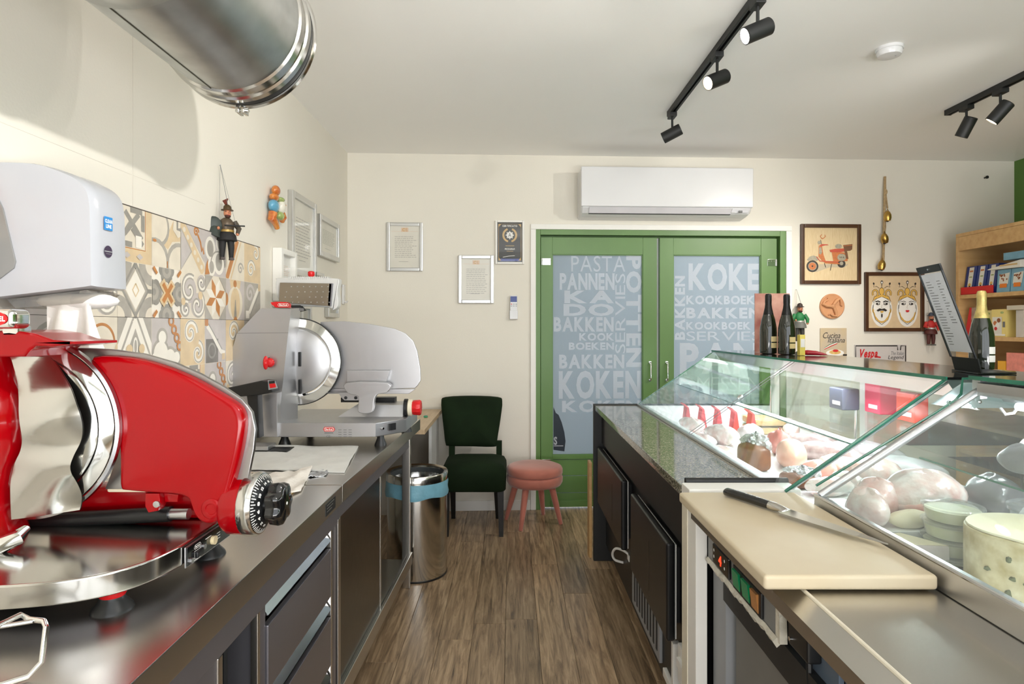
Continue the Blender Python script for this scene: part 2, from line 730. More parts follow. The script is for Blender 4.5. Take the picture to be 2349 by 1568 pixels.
# hairline joints between the boards of the left wall
w = MB(mat('wall_joint_filler', (214, 208, 196), 0.8), T_LEFT)
d0 = lw(304, 200)[0]
w.box(d0 - 0.0012, d0 + 0.0012, 1.77, 2.45, 0, 0.0008)
w.box(0.9, 2.4, 2.0895 - 0.22, 2.0905 - 0.22, 0, 0.0008)
struct(w.build('trim_3'))
w = MB(M_greenwall)
w.box(RX, RX + 0.12, RY0, 4.9, 0, CEIL)
struct(w.build('wall_right'))
w = MB(M_ceil)
w.box(LWX - 0.12, RX + 0.12, RY0, 4.9, CEIL, CEIL + 0.1)
struct(w.build('ceiling'))
# unseen wall behind the camera, opened by a window added for the fill
w = MB(M_wall)
w.box(LWX, -0.8, RY0 - 0.1, RY0, 0, CEIL)
w.box(3.4, RX, RY0 - 0.1, RY0, 0, CEIL)
w.box(-0.8, 3.4, RY0 - 0.1, RY0, 0, 0.4)
w.box(-0.8, 3.4, RY0 - 0.1, RY0, 2.6, CEIL)
struct(w.build('wall_front'))
wr = struct_root('added_window', (1.3, RY0 - 0.05, 0.4))  # unseen window frame, added around the fill light
for x in (-0.8, 0.6, 2.0, 3.36):
    MB(M_green).box(x, x + 0.04, RY0 - 0.08, RY0 - 0.02, 0.4, 2.6).build('mullion', wr)
for z in (0.4, 2.56):
    MB(M_green).box(-0.8, 3.4, RY0 - 0.08, RY0 - 0.02, z, z + 0.04).build('rail', wr)

# floor with its planks; they run towards the green doors
fl = MB(mat('floor_underlay', (70, 58, 47), 0.5))
fl.box(LWX - 0.1, RX + 0.1, RY0 - 0.05, 4.85, -0.05, -0.004)
flo = struct(fl.build('floor', base=(0, 0, 0)))
rnd = random.Random(4)
PW_, PL_ = 0.148, 1.21
pm = MB(M_plank)
pm.box(-PW_ / 2 + 0.0006, PW_ / 2 - 0.0006, -PL_ / 2 + 0.0006, PL_ / 2 - 0.0006, -0.004, 0.0, 0.0012, 1)
plank0 = pm.build('plank', flo)
first = True
for i in range(15):
    x = -1.135 + PW_ * i
    off = rnd.uniform(0, PL_)
    y = 1.35 - off
    while y < 4.75:
        o = plank0 if first else plank0.copy()
        if not first:
            COL.objects.link(o)
        first = False
        o.location = (x, y + PL_ / 2, 0)
        y += PL_
# floor further right and nearer, past the counters
struct(MB(M_plank).box(1.02, RX, RY0, 4.85, -0.004, 0).build('floor_1'))
struct(MB(M_plank).box(LWX, 1.02, RY0, 0.1, -0.004, 0).build('floor_2'))

# baseboard of the back wall
b_ = MB(M_white, T_BACK)
b_.box(-1.2, bw(1216, 1100)[0], 0, 0.075, 0, 0.012, 0.003)
b_.box(bw(1816, 1100)[0], 3.9, 0, 0.075, 0, 0.012, 0.003)
struct(b_.build('baseboard_back'))

# room behind the glass doors
w = MB(mat('back_room_paint', (215, 220, 226), 0.8), T_BACK)
w.box(-0.9, -0.8, 0, 2.6, -2.6, -0.16)
w.box(3.3, 3.4, 0, 2.6, -2.6, -0.16)
w.box(-0.9, 3.4, 0, 2.6, -2.7, -2.6)
w.box(-0.9, 3.4, 2.6, 2.7, -2.7, -0.16)
struct(w.build('wall_beyond'))
w = MB(mat('back_room_floor', (150, 150, 150), 0.6), T_BACK)
w.box(-0.9, 3.4, -0.05, -0.001, -2.7, 0)
struct(w.build('floor_beyond'))

# ------------------------------------------------------------------ double door
t1 = MB(M_white, T_BACK)
for a, b in ((1217, 1229), (1802, 1815)):
    t1.box(bw(a, 800)[0], bw(b, 800)[0], 0, bw(1500, 528)[1], 0, 0.014, 0.003)
t1.box(bw(1217, 520)[0], bw(1815, 520)[0], bw(1500, 528)[1], bw(1500, 516)[1], 0, 0.014, 0.003)
struct(t1.build('trim_1'))
fr = struct_root('trim_2', tuple(T_BACK @ Vector((0.7, 0, 0))))
NF = -0.02
ju = (bw(1239, 800, NF)[0], bw(1786, 800, NF)[0])
hv = bw(1500, 541, NF)[1]
MB(M_green, T_BACK).box(du0, ju[0], 0, dvt, -0.13, 0.006, 0.003).build('jamb', fr)
MB(M_green, T_BACK).box(ju[1], du1, 0, dvt, -0.13, 0.006, 0.003).build('jamb', fr)
MB(M_green, T_BACK).box(ju[0], ju[1], hv, dvt, -0.13, 0.006, 0.003).build('head', fr)
MB(M_green, T_BACK).box(ju[0], ju[1], hv - 0.035, hv, -0.13, NF - 0.044).build('light_stop', fr)  # strips added behind the leaf edges to block light leaks
MB(M_green, T_BACK).box(ju[0], ju[0] + 0.02, 0, hv - 0.035, -0.13, NF - 0.044).build('light_stop', fr)
MB(M_green, T_BACK).box(ju[1] - 0.032, ju[1], 0, hv - 0.035, -0.13, NF - 0.044).build('light_stop', fr)

M_pane = mat_frost('frosted_glass', (172, 180, 184), 0.6)
M_film = mat_frost('white_film', (236, 240, 246), 0.55)
M_filmd = mat_frost('dark_film', (52, 60, 70), 0.25)


def leaf(name, xl, xr, gl, gr, hinge_left):
    u0, u1 = bw(xl, 800, NF)[0], bw(xr, 800, NF)[0]
    g0, g1 = bw(gl, 800, NF)[0], bw(gr, 800, NF)[0]
    vt, gt, gb = bw(1500, 545, NF)[1], bw(1500, 584, NF)[1], bw(1400, 1043, NF)[1]
    root = struct_root(name, tuple(T_BACK @ Vector(((u0 + u1) / 2, 0, NF))))
    n0, n1 = NF - 0.04, NF
    for a, b in ((u0, g0), (g1, u1)):
        MB(M_green, T_BACK).box(a, b, 0.012, vt, n0, n1, 0.0025).build('stile', root)
    MB(M_green, T_BACK).box(g0, g1, gt, vt, n0, n1 - 0.0012, 0.0025).build('rail', root)
    v1 = bw(1400, 1052, NF)[1]
    MB(M_green, T_BACK).box(g0, g1, v1, gb, n0, n1 - 0.0012, 0.0025).build('rail', root)
    vv = [v1 - 0.004, bw(1400, 1091, NF)[1], bw(1400, 1130, NF)[1], 0.055]
    for i in range(3):
        MB(M_green, T_BACK).box(g0, g1, vv[i + 1] + 0.004, vv[i], n0, n1 - 0.010, 0.004).build('board', root)
    MB(M_green, T_BACK).box(g0 - 0.01, g1 + 0.01, 0.0125, 0.062, n0, n1 + 0.008, 0.003).build('kickboard', root)
    # glazing beads and pane
    bd = 0.006
    for a, b, c, d in ((g0, g0 + bd, gb, gt), (g1 - bd, g1, gb, gt), (g0, g1, gb, gb + bd), (g0, g1, gt - bd, gt)):
        MB(M_green, T_BACK).box(a, b, c, d, n0 + 0.01, n1 - 0.008).build('bead', root)
    pane = MB(M_pane, T_BACK).box(g0, g1, gb, gt, n0 + 0.014, n0 + 0.02).build('pane', root)
    # pull handle and hinge
    hx = (u0 + g0) / 2 if not hinge_left else (g1 + u1) / 2
    vz0, vz1 = bw(1500, 871, NF)[1], bw(1500, 831, NF)[1]
    h = MB(M_chrome, T_BACK)
    h.tube([(hx, vz0, n1), (hx, vz0, n1 + 0.026), (hx, vz0 + 0.004, n1 + 0.03), (hx, vz1 - 0.004, n1 + 0.03), (hx, vz1, n1 + 0.026), (hx, vz1, n1)], 0.006, 10)
    h.box(hx - 0.009, hx + 0.009, vz0 - 0.009, vz0 + 0.009, n1, n1 + 0.004)
    h.box(hx - 0.009, hx + 0.009, vz1 - 0.009, vz1 + 0.009, n1, n1 + 0.004)
    h.build('handle', root)
    for vy in (bw(1500, 601, NF)[1], 0.35):
        h = MB(M_chrome, T_BACK)
        a = u0 + 0.006 if hinge_left else u1 - 0.076
        h.box(a, a + 0.07, vy - 0.026, vy + 0.026, n1, n1 + 0.004, 0.002)
        h.cyl((a + (0 if hinge_left else 0.07), vy - 0.026, n1 + 0.006), (a + (0 if hinge_left else 0.07), vy + 0.026, n1 + 0.006), 0.006, n=10)
        for q in (0.2, 0.5, 0.8):
            h.cyl((a + 0.07 * q, vy + 0.012, n1 + 0.003), (a + 0.07 * q, vy + 0.012, n1 + 0.006), 0.004, n=8)
        h.build('hinge', root)
    return root, pane, n0 + 0.021


def words(pane, nn, lst):
    Tt = T_BACK @ Matrix.Translation((0, 0, nn))
    for it in lst:
        txt, x0, y0, x1, y1 = it[:5]
        wt = it[5] if len(it) > 5 else 'b'
        rot = it[6] if len(it) > 6 else 0
        p0 = bw(1200 + x0 / 2.24, 500 + y1 / 2.24, nn)
        p1 = bw(1200 + x1 / 2.24, 500 + y0 / 2.24, nn)
        MB(M_film, Tt).text2(txt, p0[0], p0[1], p1[0], p1[1], 0.0, wt, rot).build('lettering', pane)


r1, pane1, nn1 = leaf('door_1', 1240.5, 1507, 1267, 1475, True)
words(pane1, nn1, [
    ('PASTA', 247, 195, 525, 275, 'n'), ('PANNEN', 188, 283, 470, 368), ('KA', 212, 372, 467, 437), ('DO', 208, 440, 467, 503),
    ('BAKKEN', 157, 508, 465, 583), ('KOOK', 288, 590, 467, 630), ('BOEKEN', 235, 638, 467, 677), ('BAKKEN', 185, 700, 520, 773),
    ('KOKEN', 183, 782, 605, 930), ('KOKEN', 200, 935, 606, 998), ('SERVIES', 473, 285, 525, 695, 'n', 90), ('POTTEN', 528, 192, 609, 765, 'b', -90)])
Tt = T_BACK @ Matrix.Translation((0, 0, nn1))
q = [bw(1200 + a / 2.24, 500 + b / 2.24, nn1) for a, b in ((156, 970), (168, 1000), (182, 1010), (198, 1048), (212, 1100), (218, 1145), (212, 1198), (156, 1190))]
dk = MB(M_filmd, Tt).p2(q, 0.0).build('film_silhouette', pane1)
dk['label'] = 'dark rounded silhouette low on the frosted pane'
p0, p1 = bw(1200 + 158 / 2.24, 500 + 1165 / 2.24, nn1), bw(1200 + 175 / 2.24, 500 + 1122 / 2.24, nn1)
mm = MB(M_film, Tt).text2('S', p0[0], p0[1], p1[0], p1[1], 0.0006, 'b')
p0, p1 = bw(1200 + 158 / 2.24, 500 + 1172 / 2.24, nn1), bw(1200 + 206 / 2.24, 500 + 1167 / 2.24, nn1)
mm.rect2(p0[0], p0[1], p1[0], p1[1], 0.0006)
mm.build('lettering', pane1)
su = bw(1510, 800, -0.05)[0]
MB(M_whitep, T_BACK).box(su - 0.018, su + 0.018, 0.012, bw(1500, 545, NF)[1], NF - 0.048, NF - 0.041).build('gap_light_stop', r1)  # strip added behind the leaf gap to hold back light from beyond
r2, pane2, nn2 = leaf('door_2', 1513.5, 1782, 1545, 1746, False)
words(pane2, nn2, [
    ('KOKE', 850, 232, 1212, 372), ('BAKKEN', 779, 297, 832, 625, 'b', 90), ('KOOKBOEKE', 838, 398, 1222, 443), ('BAKKEN', 838, 460, 1222, 515),
    ('KOOKBOEK', 838, 533, 1170, 573), ('SERVIES', 838, 582, 1222, 630, 'n'), ('PAN', 805, 640, 1215, 800), ('O', 780, 812, 888, 930),
    ('MESSEN', 895, 815, 1220, 890, 't'), ('PANNE', 905, 900, 1215, 985), ('O', 780, 940, 888, 1060), ('KOKEN', 900, 1000, 1218, 1080)])

# ------------------------------------------------------------------ air conditioner
ND = 0.205
au0, au1 = bw(1333, 430, ND)[0], bw(1729, 430, ND)[0]
avt, av1 = bw(1500, 383, ND)[1], bw(1500, 474, ND)[1]
av2 = bw(1500, 494, 0.15)[1]
ac = thing('air_conditioner', 'white wall mounted air conditioner above the green double door', 'air conditioner', tuple(T_BACK @ Vector(((au0 + au1) / 2, av2, 0.0))))
prof = [(0.0, avt - 0.03), (0.03, avt), (0.17, avt), (0.19, avt - 0.01), (0.19, av1 - 0.005), (0.16, av2 + 0.012), (0.10, av2), (0.0, av2 - 0.012)]
bmb = MB(M_whitep, T_BACK)
bmb.prism([(n, v) for n, v in prof], au0 + 0.004, au1 - 0.004, 'yz', 0.008)
# prism plane 'yz' puts poly on (y, z) of the local frame: swap to (v, n)
bmb.v = []
bmb.f, bmb.mi = [], []
R = []
for uu, k in ((au0 + 0.004, 0.94), (au0 + 0.016, 1.0), (au1 - 0.016, 1.0), (au1 - 0.004, 0.94)):
    vc = (avt + av2) / 2
    R.append([(uu, vc + (v - vc) * k, n * k) for n, v in prof])
bmb.loft(R)
bmb.build('body', ac, 30)
MB(M_whitep, T_BACK).box(au0, au1, av1, avt + 0.002, 0.186, ND, 0.009, 3).build('front_panel', ac)
fu0, fu1 = bw(1352, 485, 0.19)[0], bw(1678, 485, 0.19)[0]
fl_ = MB(mat('ac_flap', (214, 212, 216), 0.35), T_BACK)
fl_.hexa([(fu0, av1 - 0.004, 0.192), (fu1, av1 - 0.004, 0.192), (fu1, av2 + 0.012, 0.165), (fu0, av2 + 0.012, 0.165)],
         [(fu0, av1 - 0.004, 0.199), (fu1, av1 - 0.004, 0.199), (fu1, av2 + 0.01, 0.172), (fu0, av2 + 0.01, 0.172)])
fl_.build('flap', ac)
MB(M_inkd, T_BACK).box(fu0, fu1, av2 + 0.006, av2 + 0.0105, 0.15, 0.17).build('air_slot', ac)
dsp = MB(mat('ac_display', (232, 232, 236), 0.2), T_BACK)
dsp.hexa([(fu1 + 0.006, av1 - 0.004, 0.19), (au1 - 0.02, av1 - 0.004, 0.19), (au1 - 0.035, av2 + 0.02, 0.17), (fu1 + 0.002, av2 + 0.02, 0.17)],
         [(fu1 + 0.006, av1 - 0.004, 0.198), (au1 - 0.02, av1 - 0.004, 0.198), (au1 - 0.035, av2 + 0.02, 0.178), (fu1 + 0.002, av2 + 0.02, 0.178)])
dsp.m(M_ink).box(fu1 + 0.055, fu1 + 0.08, av1 - 0.035, av1 - 0.02, 0.185, 0.196)
dsp.build('display_panel', ac)

# ------------------------------------------------------------------ ceiling tracks, spotlights, smoke detector
def track(y0, y1, x, label):
    t = thing('ceiling_track', label, 'track', (x, (y0 + y1) / 2, CEIL - 0.03))
    MB(M_blackm).box(x - 0.018, x - 0.006, y0, y1, CEIL - 0.03, CEIL).build('rail', t)
    MB(M_blackm).box(x + 0.006, x + 0.018, y0, y1, CEIL - 0.03, CEIL).build('rail', t)
    MB(M_black).box(x - 0.006, x + 0.006, y0, y1, CEIL - 0.012, CEIL).build('channel', t)
    MB(M_blackm).box(x - 0.0185, x + 0.0185, y1, y1 + 0.012, CEIL - 0.031, CEIL).build('end_cap', t)


track(-0.6, 3.62, 0.96, 'long black track on the ceiling left of the smoke detector')
track(0.2, 3.60, 2.62, 'black track on the ceiling at the right edge')
M_lens = {'white': mat('lit_lens_white', (255, 255, 255), 0.3, emit=(255, 250, 246), estr=9.0),
          'warm': mat('lit_lens_warm', (255, 240, 210), 0.3, emit=(255, 232, 190), estr=14.0),
          'off': mat('unlit_lens', (60, 60, 58), 0.2)}


def spot_lamp(x, y, d, lit, label, power=0, col=(1, 0.93, 0.83), cone=100):
    z = CEIL - 0.03
    t = thing('track_spotlight', label, 'spotlight', (x, y, z - 0.13), group='spotlights on the ceiling tracks')
    MB(M_blackm).box(x - 0.02, x + 0.02, y - 0.035, y + 0.035, z - 0.025, z, 0.003).build('adapter', t)
    MB(M_blackm).cyl((x, y, z - 0.025), (x, y, z - 0.085), 0.0065, n=12).build('stem', t)
    d = Vector(d).normalized()
    c = Vector((x, y, z - 0.118))
    a, b = c - d * 0.055, c + d * 0.06
    h = MB(M_blackm)
    h.lathe([(0.030, 0), (0.0335, 0.004), (0.0335, 0.113), (0.030, 0.115), (0.030, 0.108)], a, d, 28)
    h.build('head', t)
    MB(M_lens[lit]).cyl(c + d * 0.0545, c + d * 0.0565, 0.0295, n=24).build('lens', t)
    if power:
        light('SPOT', 'track_spotlight_beam', tuple(c + d * 0.07), tuple(c + d), power, col, 0.03, spot=math.radians(cone), blend=0.8)
    return t


WARM = (1, 0.93, 0.84)
spot_lamp(0.96, 2.34, (-0.88, -0.1, -0.40), 'white', 'lit spotlight nearest the top edge on the long track', 13, (1, 0.97, 0.93))
spot_lamp(0.96, 2.80, (-0.84, -0.3, -0.42), 'warm', 'brightly glowing warm spotlight in the middle of the long track', 11, WARM)
spot_lamp(0.96, 3.58, (-0.80, 0.35, -0.36), 'off', 'dark spotlight hanging at the far end of the long track')
spot_lamp(2.62, 3.46, (-0.22, 0.42, -0.88), 'warm', 'spotlight pointing down at the end of the right track', 28, WARM, 110)
spot_lamp(2.62, 3.22, (-0.48, 0.42, -0.76), 'warm', 'tilted spotlight second from the end of the right track', 28, WARM, 110)
spot_lamp(0.96, 0.42, (-0.84, 0.50, -0.02), 'white', 'added unseen spotlight on the long track above the camera', 120, (1, 0.97, 0.93), 100)  # added out of view to throw the duct's shadow on the wall
spot_lamp(0.96, 1.30, (0.1, 0.9, -0.42), 'white', 'added unseen forward facing spotlight on the long track', 22, (1, 0.96, 0.9), 120)  # added out of view to light the back of the room
spot_lamp(2.62, 2.20, (-0.52, 0.78, -0.36), 'white', 'added unseen forward facing spotlight on the right track', 75, (1, 0.96, 0.9), 78)  # added out of view so the air conditioner casts its shadow leftwards

sd = onz(2040, 110, CEIL)
t = thing('smoke_detector', 'round white smoke detector on the ceiling', 'detector', (sd.x, sd.y, CEIL - 0.042))
MB(M_whitep).lathe([(0.058, 0), (0.058, -0.012), (0.056, -0.014)], (sd.x, sd.y, CEIL), n=36).build('base', t)
MB(M_whitep).lathe([(0.053, -0.014), (0.054, -0.026), (0.048, -0.038), (0.02, -0.042), (0.001, -0.042)], (sd.x, sd.y, CEIL), n=36).build('cover', t)
MB(M_grey).cyl((sd.x + 0.02, sd.y - 0.015, CEIL - 0.0415), (sd.x + 0.02, sd.y - 0.015, CEIL - 0.044), 0.003, n=8).build('indicator', t)

# ------------------------------------------------------------------ ventilation duct
DC = Vector((-0.785, 0, 2.235))
DR = 0.2
dy1 = 1.78
t = thing('ventilation_duct', 'large round galvanised ventilation duct hanging under the ceiling', 'duct', (DC.x, 1.0, DC.z - DR))
MB(M_galv).lathe([(DR, -1.2), (DR, 1.70)], DC, (0, 1, 0), 72, cap=False).build('pipe', t)
MB(mat('duct_seam', (120, 118, 108), 0.4, 1.0)).tube([(DC.x - DR * math.sin(a), y, DC.z - DR * math.cos(a)) for a in (0.22,) for y in (-1.2, 1.69)], 0.0022, 6).build('seam', t)
MB(M_galv).lathe([(DR + 0.001, 1.17), (DR + 0.006, 1.175), (DR + 0.006, 1.23), (DR + 0.001, 1.236)], DC, (0, 1, 0), 72, cap=False).build('coupling', t)
MB(M_polish).lathe([(DR, 1.66), (DR + 0.006, 1.665), (DR + 0.006, 1.70), (DR + 0.012, 1.705), (DR + 0.012, 1.725), (DR + 0.002, 1.73)], DC, (0, 1, 0), 72, cap=False).build('collar', t)
MB(M_blackm).lathe([(DR + 0.004, 1.728), (DR + 0.008, 1.732), (DR + 0.008, 1.752), (DR + 0.004, 1.756)], DC, (0, 1, 0), 72, cap=False).build('gasket', t)
MB(M_polish).lathe([(DR + 0.002, 1.755), (DR + 0.013, 1.757), (DR + 0.016, 1.765), (DR + 0.013, 1.773), (DR + 0.004, 1.78), (DR - 0.012, 1.78), (DR - 0.012, 1.70)], DC, (0, 1, 0), 72, cap=False).build('clamp_ring', t)
cl = MB(M_chrome)
bx = DC.x - 0.004
cl.box(bx - 0.012, bx - 0.003, 1.75, 1.785, DC.z - DR - 0.03, DC.z - DR - 0.008, 0.002)
cl.box(bx + 0.003, bx + 0.012, 1.75, 1.785, DC.z - DR - 0.03, DC.z - DR - 0.008, 0.002)
cl.cyl((bx - 0.02, 1.768, DC.z - DR - 0.02), (bx + 0.02, 1.768, DC.z - DR - 0.02), 0.004, n=10)
cl.build('clamp_bolt', t)
for y in (0.3, 1.3):
    MB(M_polish).cyl((DC.x, y, DC.z + DR - 0.005), (DC.x, y, CEIL), 0.005, n=10).build('hanger_rod', t)


def smooth(pts, closed=True, k=5):
    """Catmull-Rom through the points"""
    out = []
    N = len(pts)
    rng = range(N if closed else N - 1)
    for i in rng:
        p = [pts[(i + j) % N] if closed else pts[min(max(i + j, 0), N - 1)] for j in (-1, 0, 1, 2)]
        for s_ in range(k):
            t = s_ / k
            out.append(tuple(0.5 * ((2 * p[1][c]) + (-p[0][c] + p[2][c]) * t + (2 * p[0][c] - 5 * p[1][c] + 4 * p[2][c] - p[3][c]) * t * t
                                    + (-p[0][c] + 3 * p[1][c] - 3 * p[2][c] + p[3][c]) * t ** 3) for c in range(len(p[1]))))
    if not closed:
        out.append(tuple(pts[-1]))
    return out


def PX(pts, d):
    return [xz(a, b, d) for a, b in pts]


# ------------------------------------------------------------------ near steel counter with drawers
FX = -0.555
CZ = 0.86
t = thing('steel_counter', 'stainless steel counter with drawers under the red slicer', 'counter', (-0.9, 1.1, 0))
MB(M_steel).box(LWX + 0.003, FX, 0.15, 1.982, 0.80, CZ, 0.003).build('worktop', t)
MB(M_steeld).box(LWX + 0.01, FX - 0.022, 0.16, 0.19, 0.10, 0.80).build('side_panel', t)
MB(M_steeld).box(LWX + 0.01, FX - 0.022, 1.955, 1.98, 0.10, 0.80).build('side_panel', t)
MB(M_steeld).box(LWX + 0.01, FX - 0.022, 1.37, 1.395, 0.10, 0.80).build('partition', t)
MB(M_blackm).box(LWX + 0.01, LWX + 0.03, 0.19, 1.955, 0.10, 0.80).build('back_panel', t)
MB(M_steeld).box(LWX + 0.01, FX - 0.022, 0.19, 1.955, 0.08, 0.10).build('bottom_panel', t)
MB(M_steeld).box(FX - 0.03, FX - 0.014, 0.16, 1.98, 0.735, 0.80, 0.002).build('apron', t)
MB(M_steeld).box(FX - 0.05, FX - 0.016, 0.16, 1.98, 0.06, 0.10, 0.002).build('lower_rail', t)
for y0, y1 in ((1.358, 1.408), (1.912, 1.958)):
    MB(M_steel).box(FX - 0.034, FX - 0.016, y0, y0 + 0.014, 0.10, 0.735, 0.003).build('corner_strip', t)
    MB(M_steeld).box(FX - 0.034, FX - 0.020, y0 + 0.014, y1, 0.10, 0.735).build('post', t)
for i in range(3):
    zt = 0.732 - 0.217 * i
    dr = MB(M_steeld).box(FX - 0.03, FX - 0.014, 1.412, 1.905, zt - 0.205, zt - 0.052, 0.003).build('drawer', t)
    x0, x1 = FX - 0.036, FX - 0.015
    MB(mat('drawer_lip_steel', (225, 225, 232), 0.2, 1.0)).hexa(
        [(x1, 1.412, zt - 0.028), (x1, 1.905, zt - 0.028), (x0, 1.905, zt), (x0, 1.412, zt)],
        [(x1 - 0.004, 1.412, zt - 0.028), (x1 - 0.004, 1.905, zt - 0.028), (x0 - 0.004, 1.905, zt), (x0 - 0.004, 1.412, zt)]).build('handle_lip', dr)
    MB(mat('drawer_recess', (120, 112, 96), 0.45, 0.8)).box(FX - 0.05, FX - 0.046, 1.412, 1.905, zt - 0.06, zt - 0.026).build('handle_recess', dr)
# cupboard left of the drawers, its sliding door pushed aside
MB(M_steeld).box(FX - 0.03, FX - 0.018, 0.2, 1.17, 0.10, 0.735, 0.002).build('door', t)
MB(M_steel).box(FX - 0.036, FX - 0.014, 1.17, 1.19, 0.10, 0.735, 0.003).build('corner_strip', t)
for y in (1.215, 1.25, 1.285, 1.32):
    MB(M_blackm).box(FX - 0.09, FX - 0.075, y, y + 0.018, 0.10, 0.735).build('inner_slat', t)
lb = MB(M_blackm).box(FX - 0.0005, FX + 0.001, 1.80, 1.90, 0.812, 0.848).build('rating_plate', t)
mm = MB(M_alu, Matrix(((0, 0, 1, FX + 0.0011), (1, 0, 0, 0), (0, 1, 0, 0), (0, 0, 0, 1))))
for k in range(3):
    mm.rect2(1.81, 0.84 - k * 0.009, 1.885 - 0.012 * k, 0.843 - k * 0.009)
mm.build('print', lb)
for y in (0.25, 1.36, 1.9):
    MB(M_steel).cyl((FX - 0.06, y, 0), (FX - 0.06, y, 0.082), 0.02, n=16).build('foot', t)
    MB(M_steel).cyl((LWX + 0.06, y, 0), (LWX + 0.06, y, 0.082), 0.02, n=16).build('foot', t)

# ------------------------------------------------------------------ far steel counter, slightly turned
T2 = Matrix.Translation((FX - 0.001, 1.988, 0)) @ Matrix.Rotation(-math.radians(1.72), 4, 'Z')
CW, CL = -0.625, 1.42
t = thing('steel_counter', 'stainless steel counter with sliding doors under the silver slicer', 'counter', tuple(T2 @ Vector((-0.3, 0.7, 0))))
MB(M_steel, T2).box(CW, 0, 0, CL, 0.80, CZ, 0.003).build('worktop', t)
MB(M_steeld, T2).box(-0.030, -0.016, 0.0, 1.215, 0.745, 0.80, 0.002).build('apron', t)
MB(M_steel, T2).box(-0.05, -0.014, 0.0, 0.022, 0.06, 0.745, 0.003).build('post', t)
MB(M_steel, T2).box(-0.055, -0.012, 1.185, 1.22, 0.0, 0.80, 0.004).build('leg', t)
MB(M_steel, T2).box(CW + 0.02, CW + 0.06, 1.185, 1.22, 0.0, 0.80, 0.004).build('leg', t)
MB(M_steel, T2).box(CW + 0.02, CW + 0.06, 0.0, 0.035, 0.0, 0.80, 0.004).build('leg', t)
MB(M_steel, T2).box(-0.05, -0.014, 0.0, 0.035, 0.0, 0.062, 0.004).build('leg', t)
MB(M_steel, T2).box(CW + 0.01, -0.016, 0.0, 1.185, 0.135, 0.155).build('bottom_shelf', t)
MB(M_steeld, T2).box(CW + 0.005, CW + 0.018, 0.0, 0.75, 0.155, 0.80).build('back_panel', t)
for x in (-0.030, -0.0165):
    MB(M_steel, T2).box(x - 0.003, x + 0.003, 0.0, 1.185, 0.155, 0.178).build('door_track', t)
MB(M_steel, T2).box(-0.014, -0.006, 0.0, 1.22, 0.12, 0.182, 0.002).build('lower_rail', t)
d1 = MB(mat('dark_door_steel', (104, 104, 104), 0.22, 1.0, rvary=0.05), T2).box(-0.028, -0.020, 0.03, 0.59, 0.16, 0.748, 0.002).build('door', t)
MB(M_steel, T2).box(-0.031, -0.018, 0.578, 0.59, 0.16, 0.748, 0.002).build('edge_strip', d1)
MB(M_steel, T2).box(-0.031, -0.018, 0.03, 0.038, 0.16, 0.748, 0.002).build('edge_strip', d1)
d2 = MB(mat('dark_door_steel'), T2).box(-0.045, -0.037, 0.09, 0.66, 0.16, 0.748, 0.002).build('door', t)
MB(M_steel, T2).box(-0.047, -0.035, 0.652, 0.664, 0.16, 0.748, 0.002).build('edge_strip', d2)

# ------------------------------------------------------------------ wooden desk ledge beyond
t = thing('desk', 'wood topped desk with grey side panels beside the green chair', 'desk', (-0.85, 3.95, 0))
dt = 0.767
y0d = 3.60
MB(M_wooddesk).hexa([(LWX + 0.005, y0d, dt - 0.028), (-0.516, y0d, dt - 0.028), (-0.516, 4.50, dt - 0.028), (LWX + 0.005, 4.48, dt - 0.028)],
                    [(LWX + 0.005, y0d, dt), (-0.516, y0d, dt), (-0.516, 4.50, dt), (LWX + 0.005, 4.48, dt)]).build('top', t)
MB(M_greylt).box(-0.56, -0.54, 4.10, 4.49, 0, dt - 0.028).build('side_panel', t)
MB(mat('desk_back_panel', (178, 172, 160), 0.5)).box(LWX + 0.05, -0.56, 4.42, 4.44, 0, dt - 0.028).build('back_panel', t)
MB(M_greylt).box(LWX + 0.01, LWX + 0.03, y0d + 0.02, 4.45, 0, dt - 0.028).build('side_panel', t)
p = onz(975, 958, dt)
t = thing('green_clip', 'tiny green clip lying on the wooden desk', 'clip', (p.x, p.y + 0.02, dt))
MB(mat('green_clip', (60, 150, 110), 0.4)).box(p.x - 0.012, p.x + 0.016, p.y + 0.01, p.y + 0.03, dt, dt + 0.012, 0.004).build('body', t)
MB(M_grey).tube([(p.x - 0.01, p.y + 0.012, dt + 0.012), (p.x, p.y + 0.02, dt + 0.016), (p.x + 0.012, p.y + 0.027, dt + 0.012)], 0.0015, 6).build('spring', t)

# ------------------------------------------------------------------ patterned wall tiles
G1 = mat('tile_cream', (226, 216, 198), 0.35, vary=0.05, vscale=20)
G2 = mat('tile_grey', (172, 166, 156), 0.35, vary=0.10, vscale=25)
G3 = mat('tile_dark_grey', (150, 146, 138), 0.35, vary=0.12, vscale=25)
G4 = mat('tile_orange', (190, 128, 72), 0.35, vary=0.12, vscale=25)
G5 = mat('tile_sand', (218, 194, 156), 0.35, vary=0.08, vscale=20)
G6 = mat('tile_white', (238, 232, 220), 0.3, vary=0.03, vscale=20)
G7 = mat('tile_lilac_grey', (196, 188, 184), 0.35, vary=0.06, vscale=20)
G8 = mat('tile_charcoal', (122, 117, 110), 0.35, vary=0.2, vscale=18)
TS = 0.176


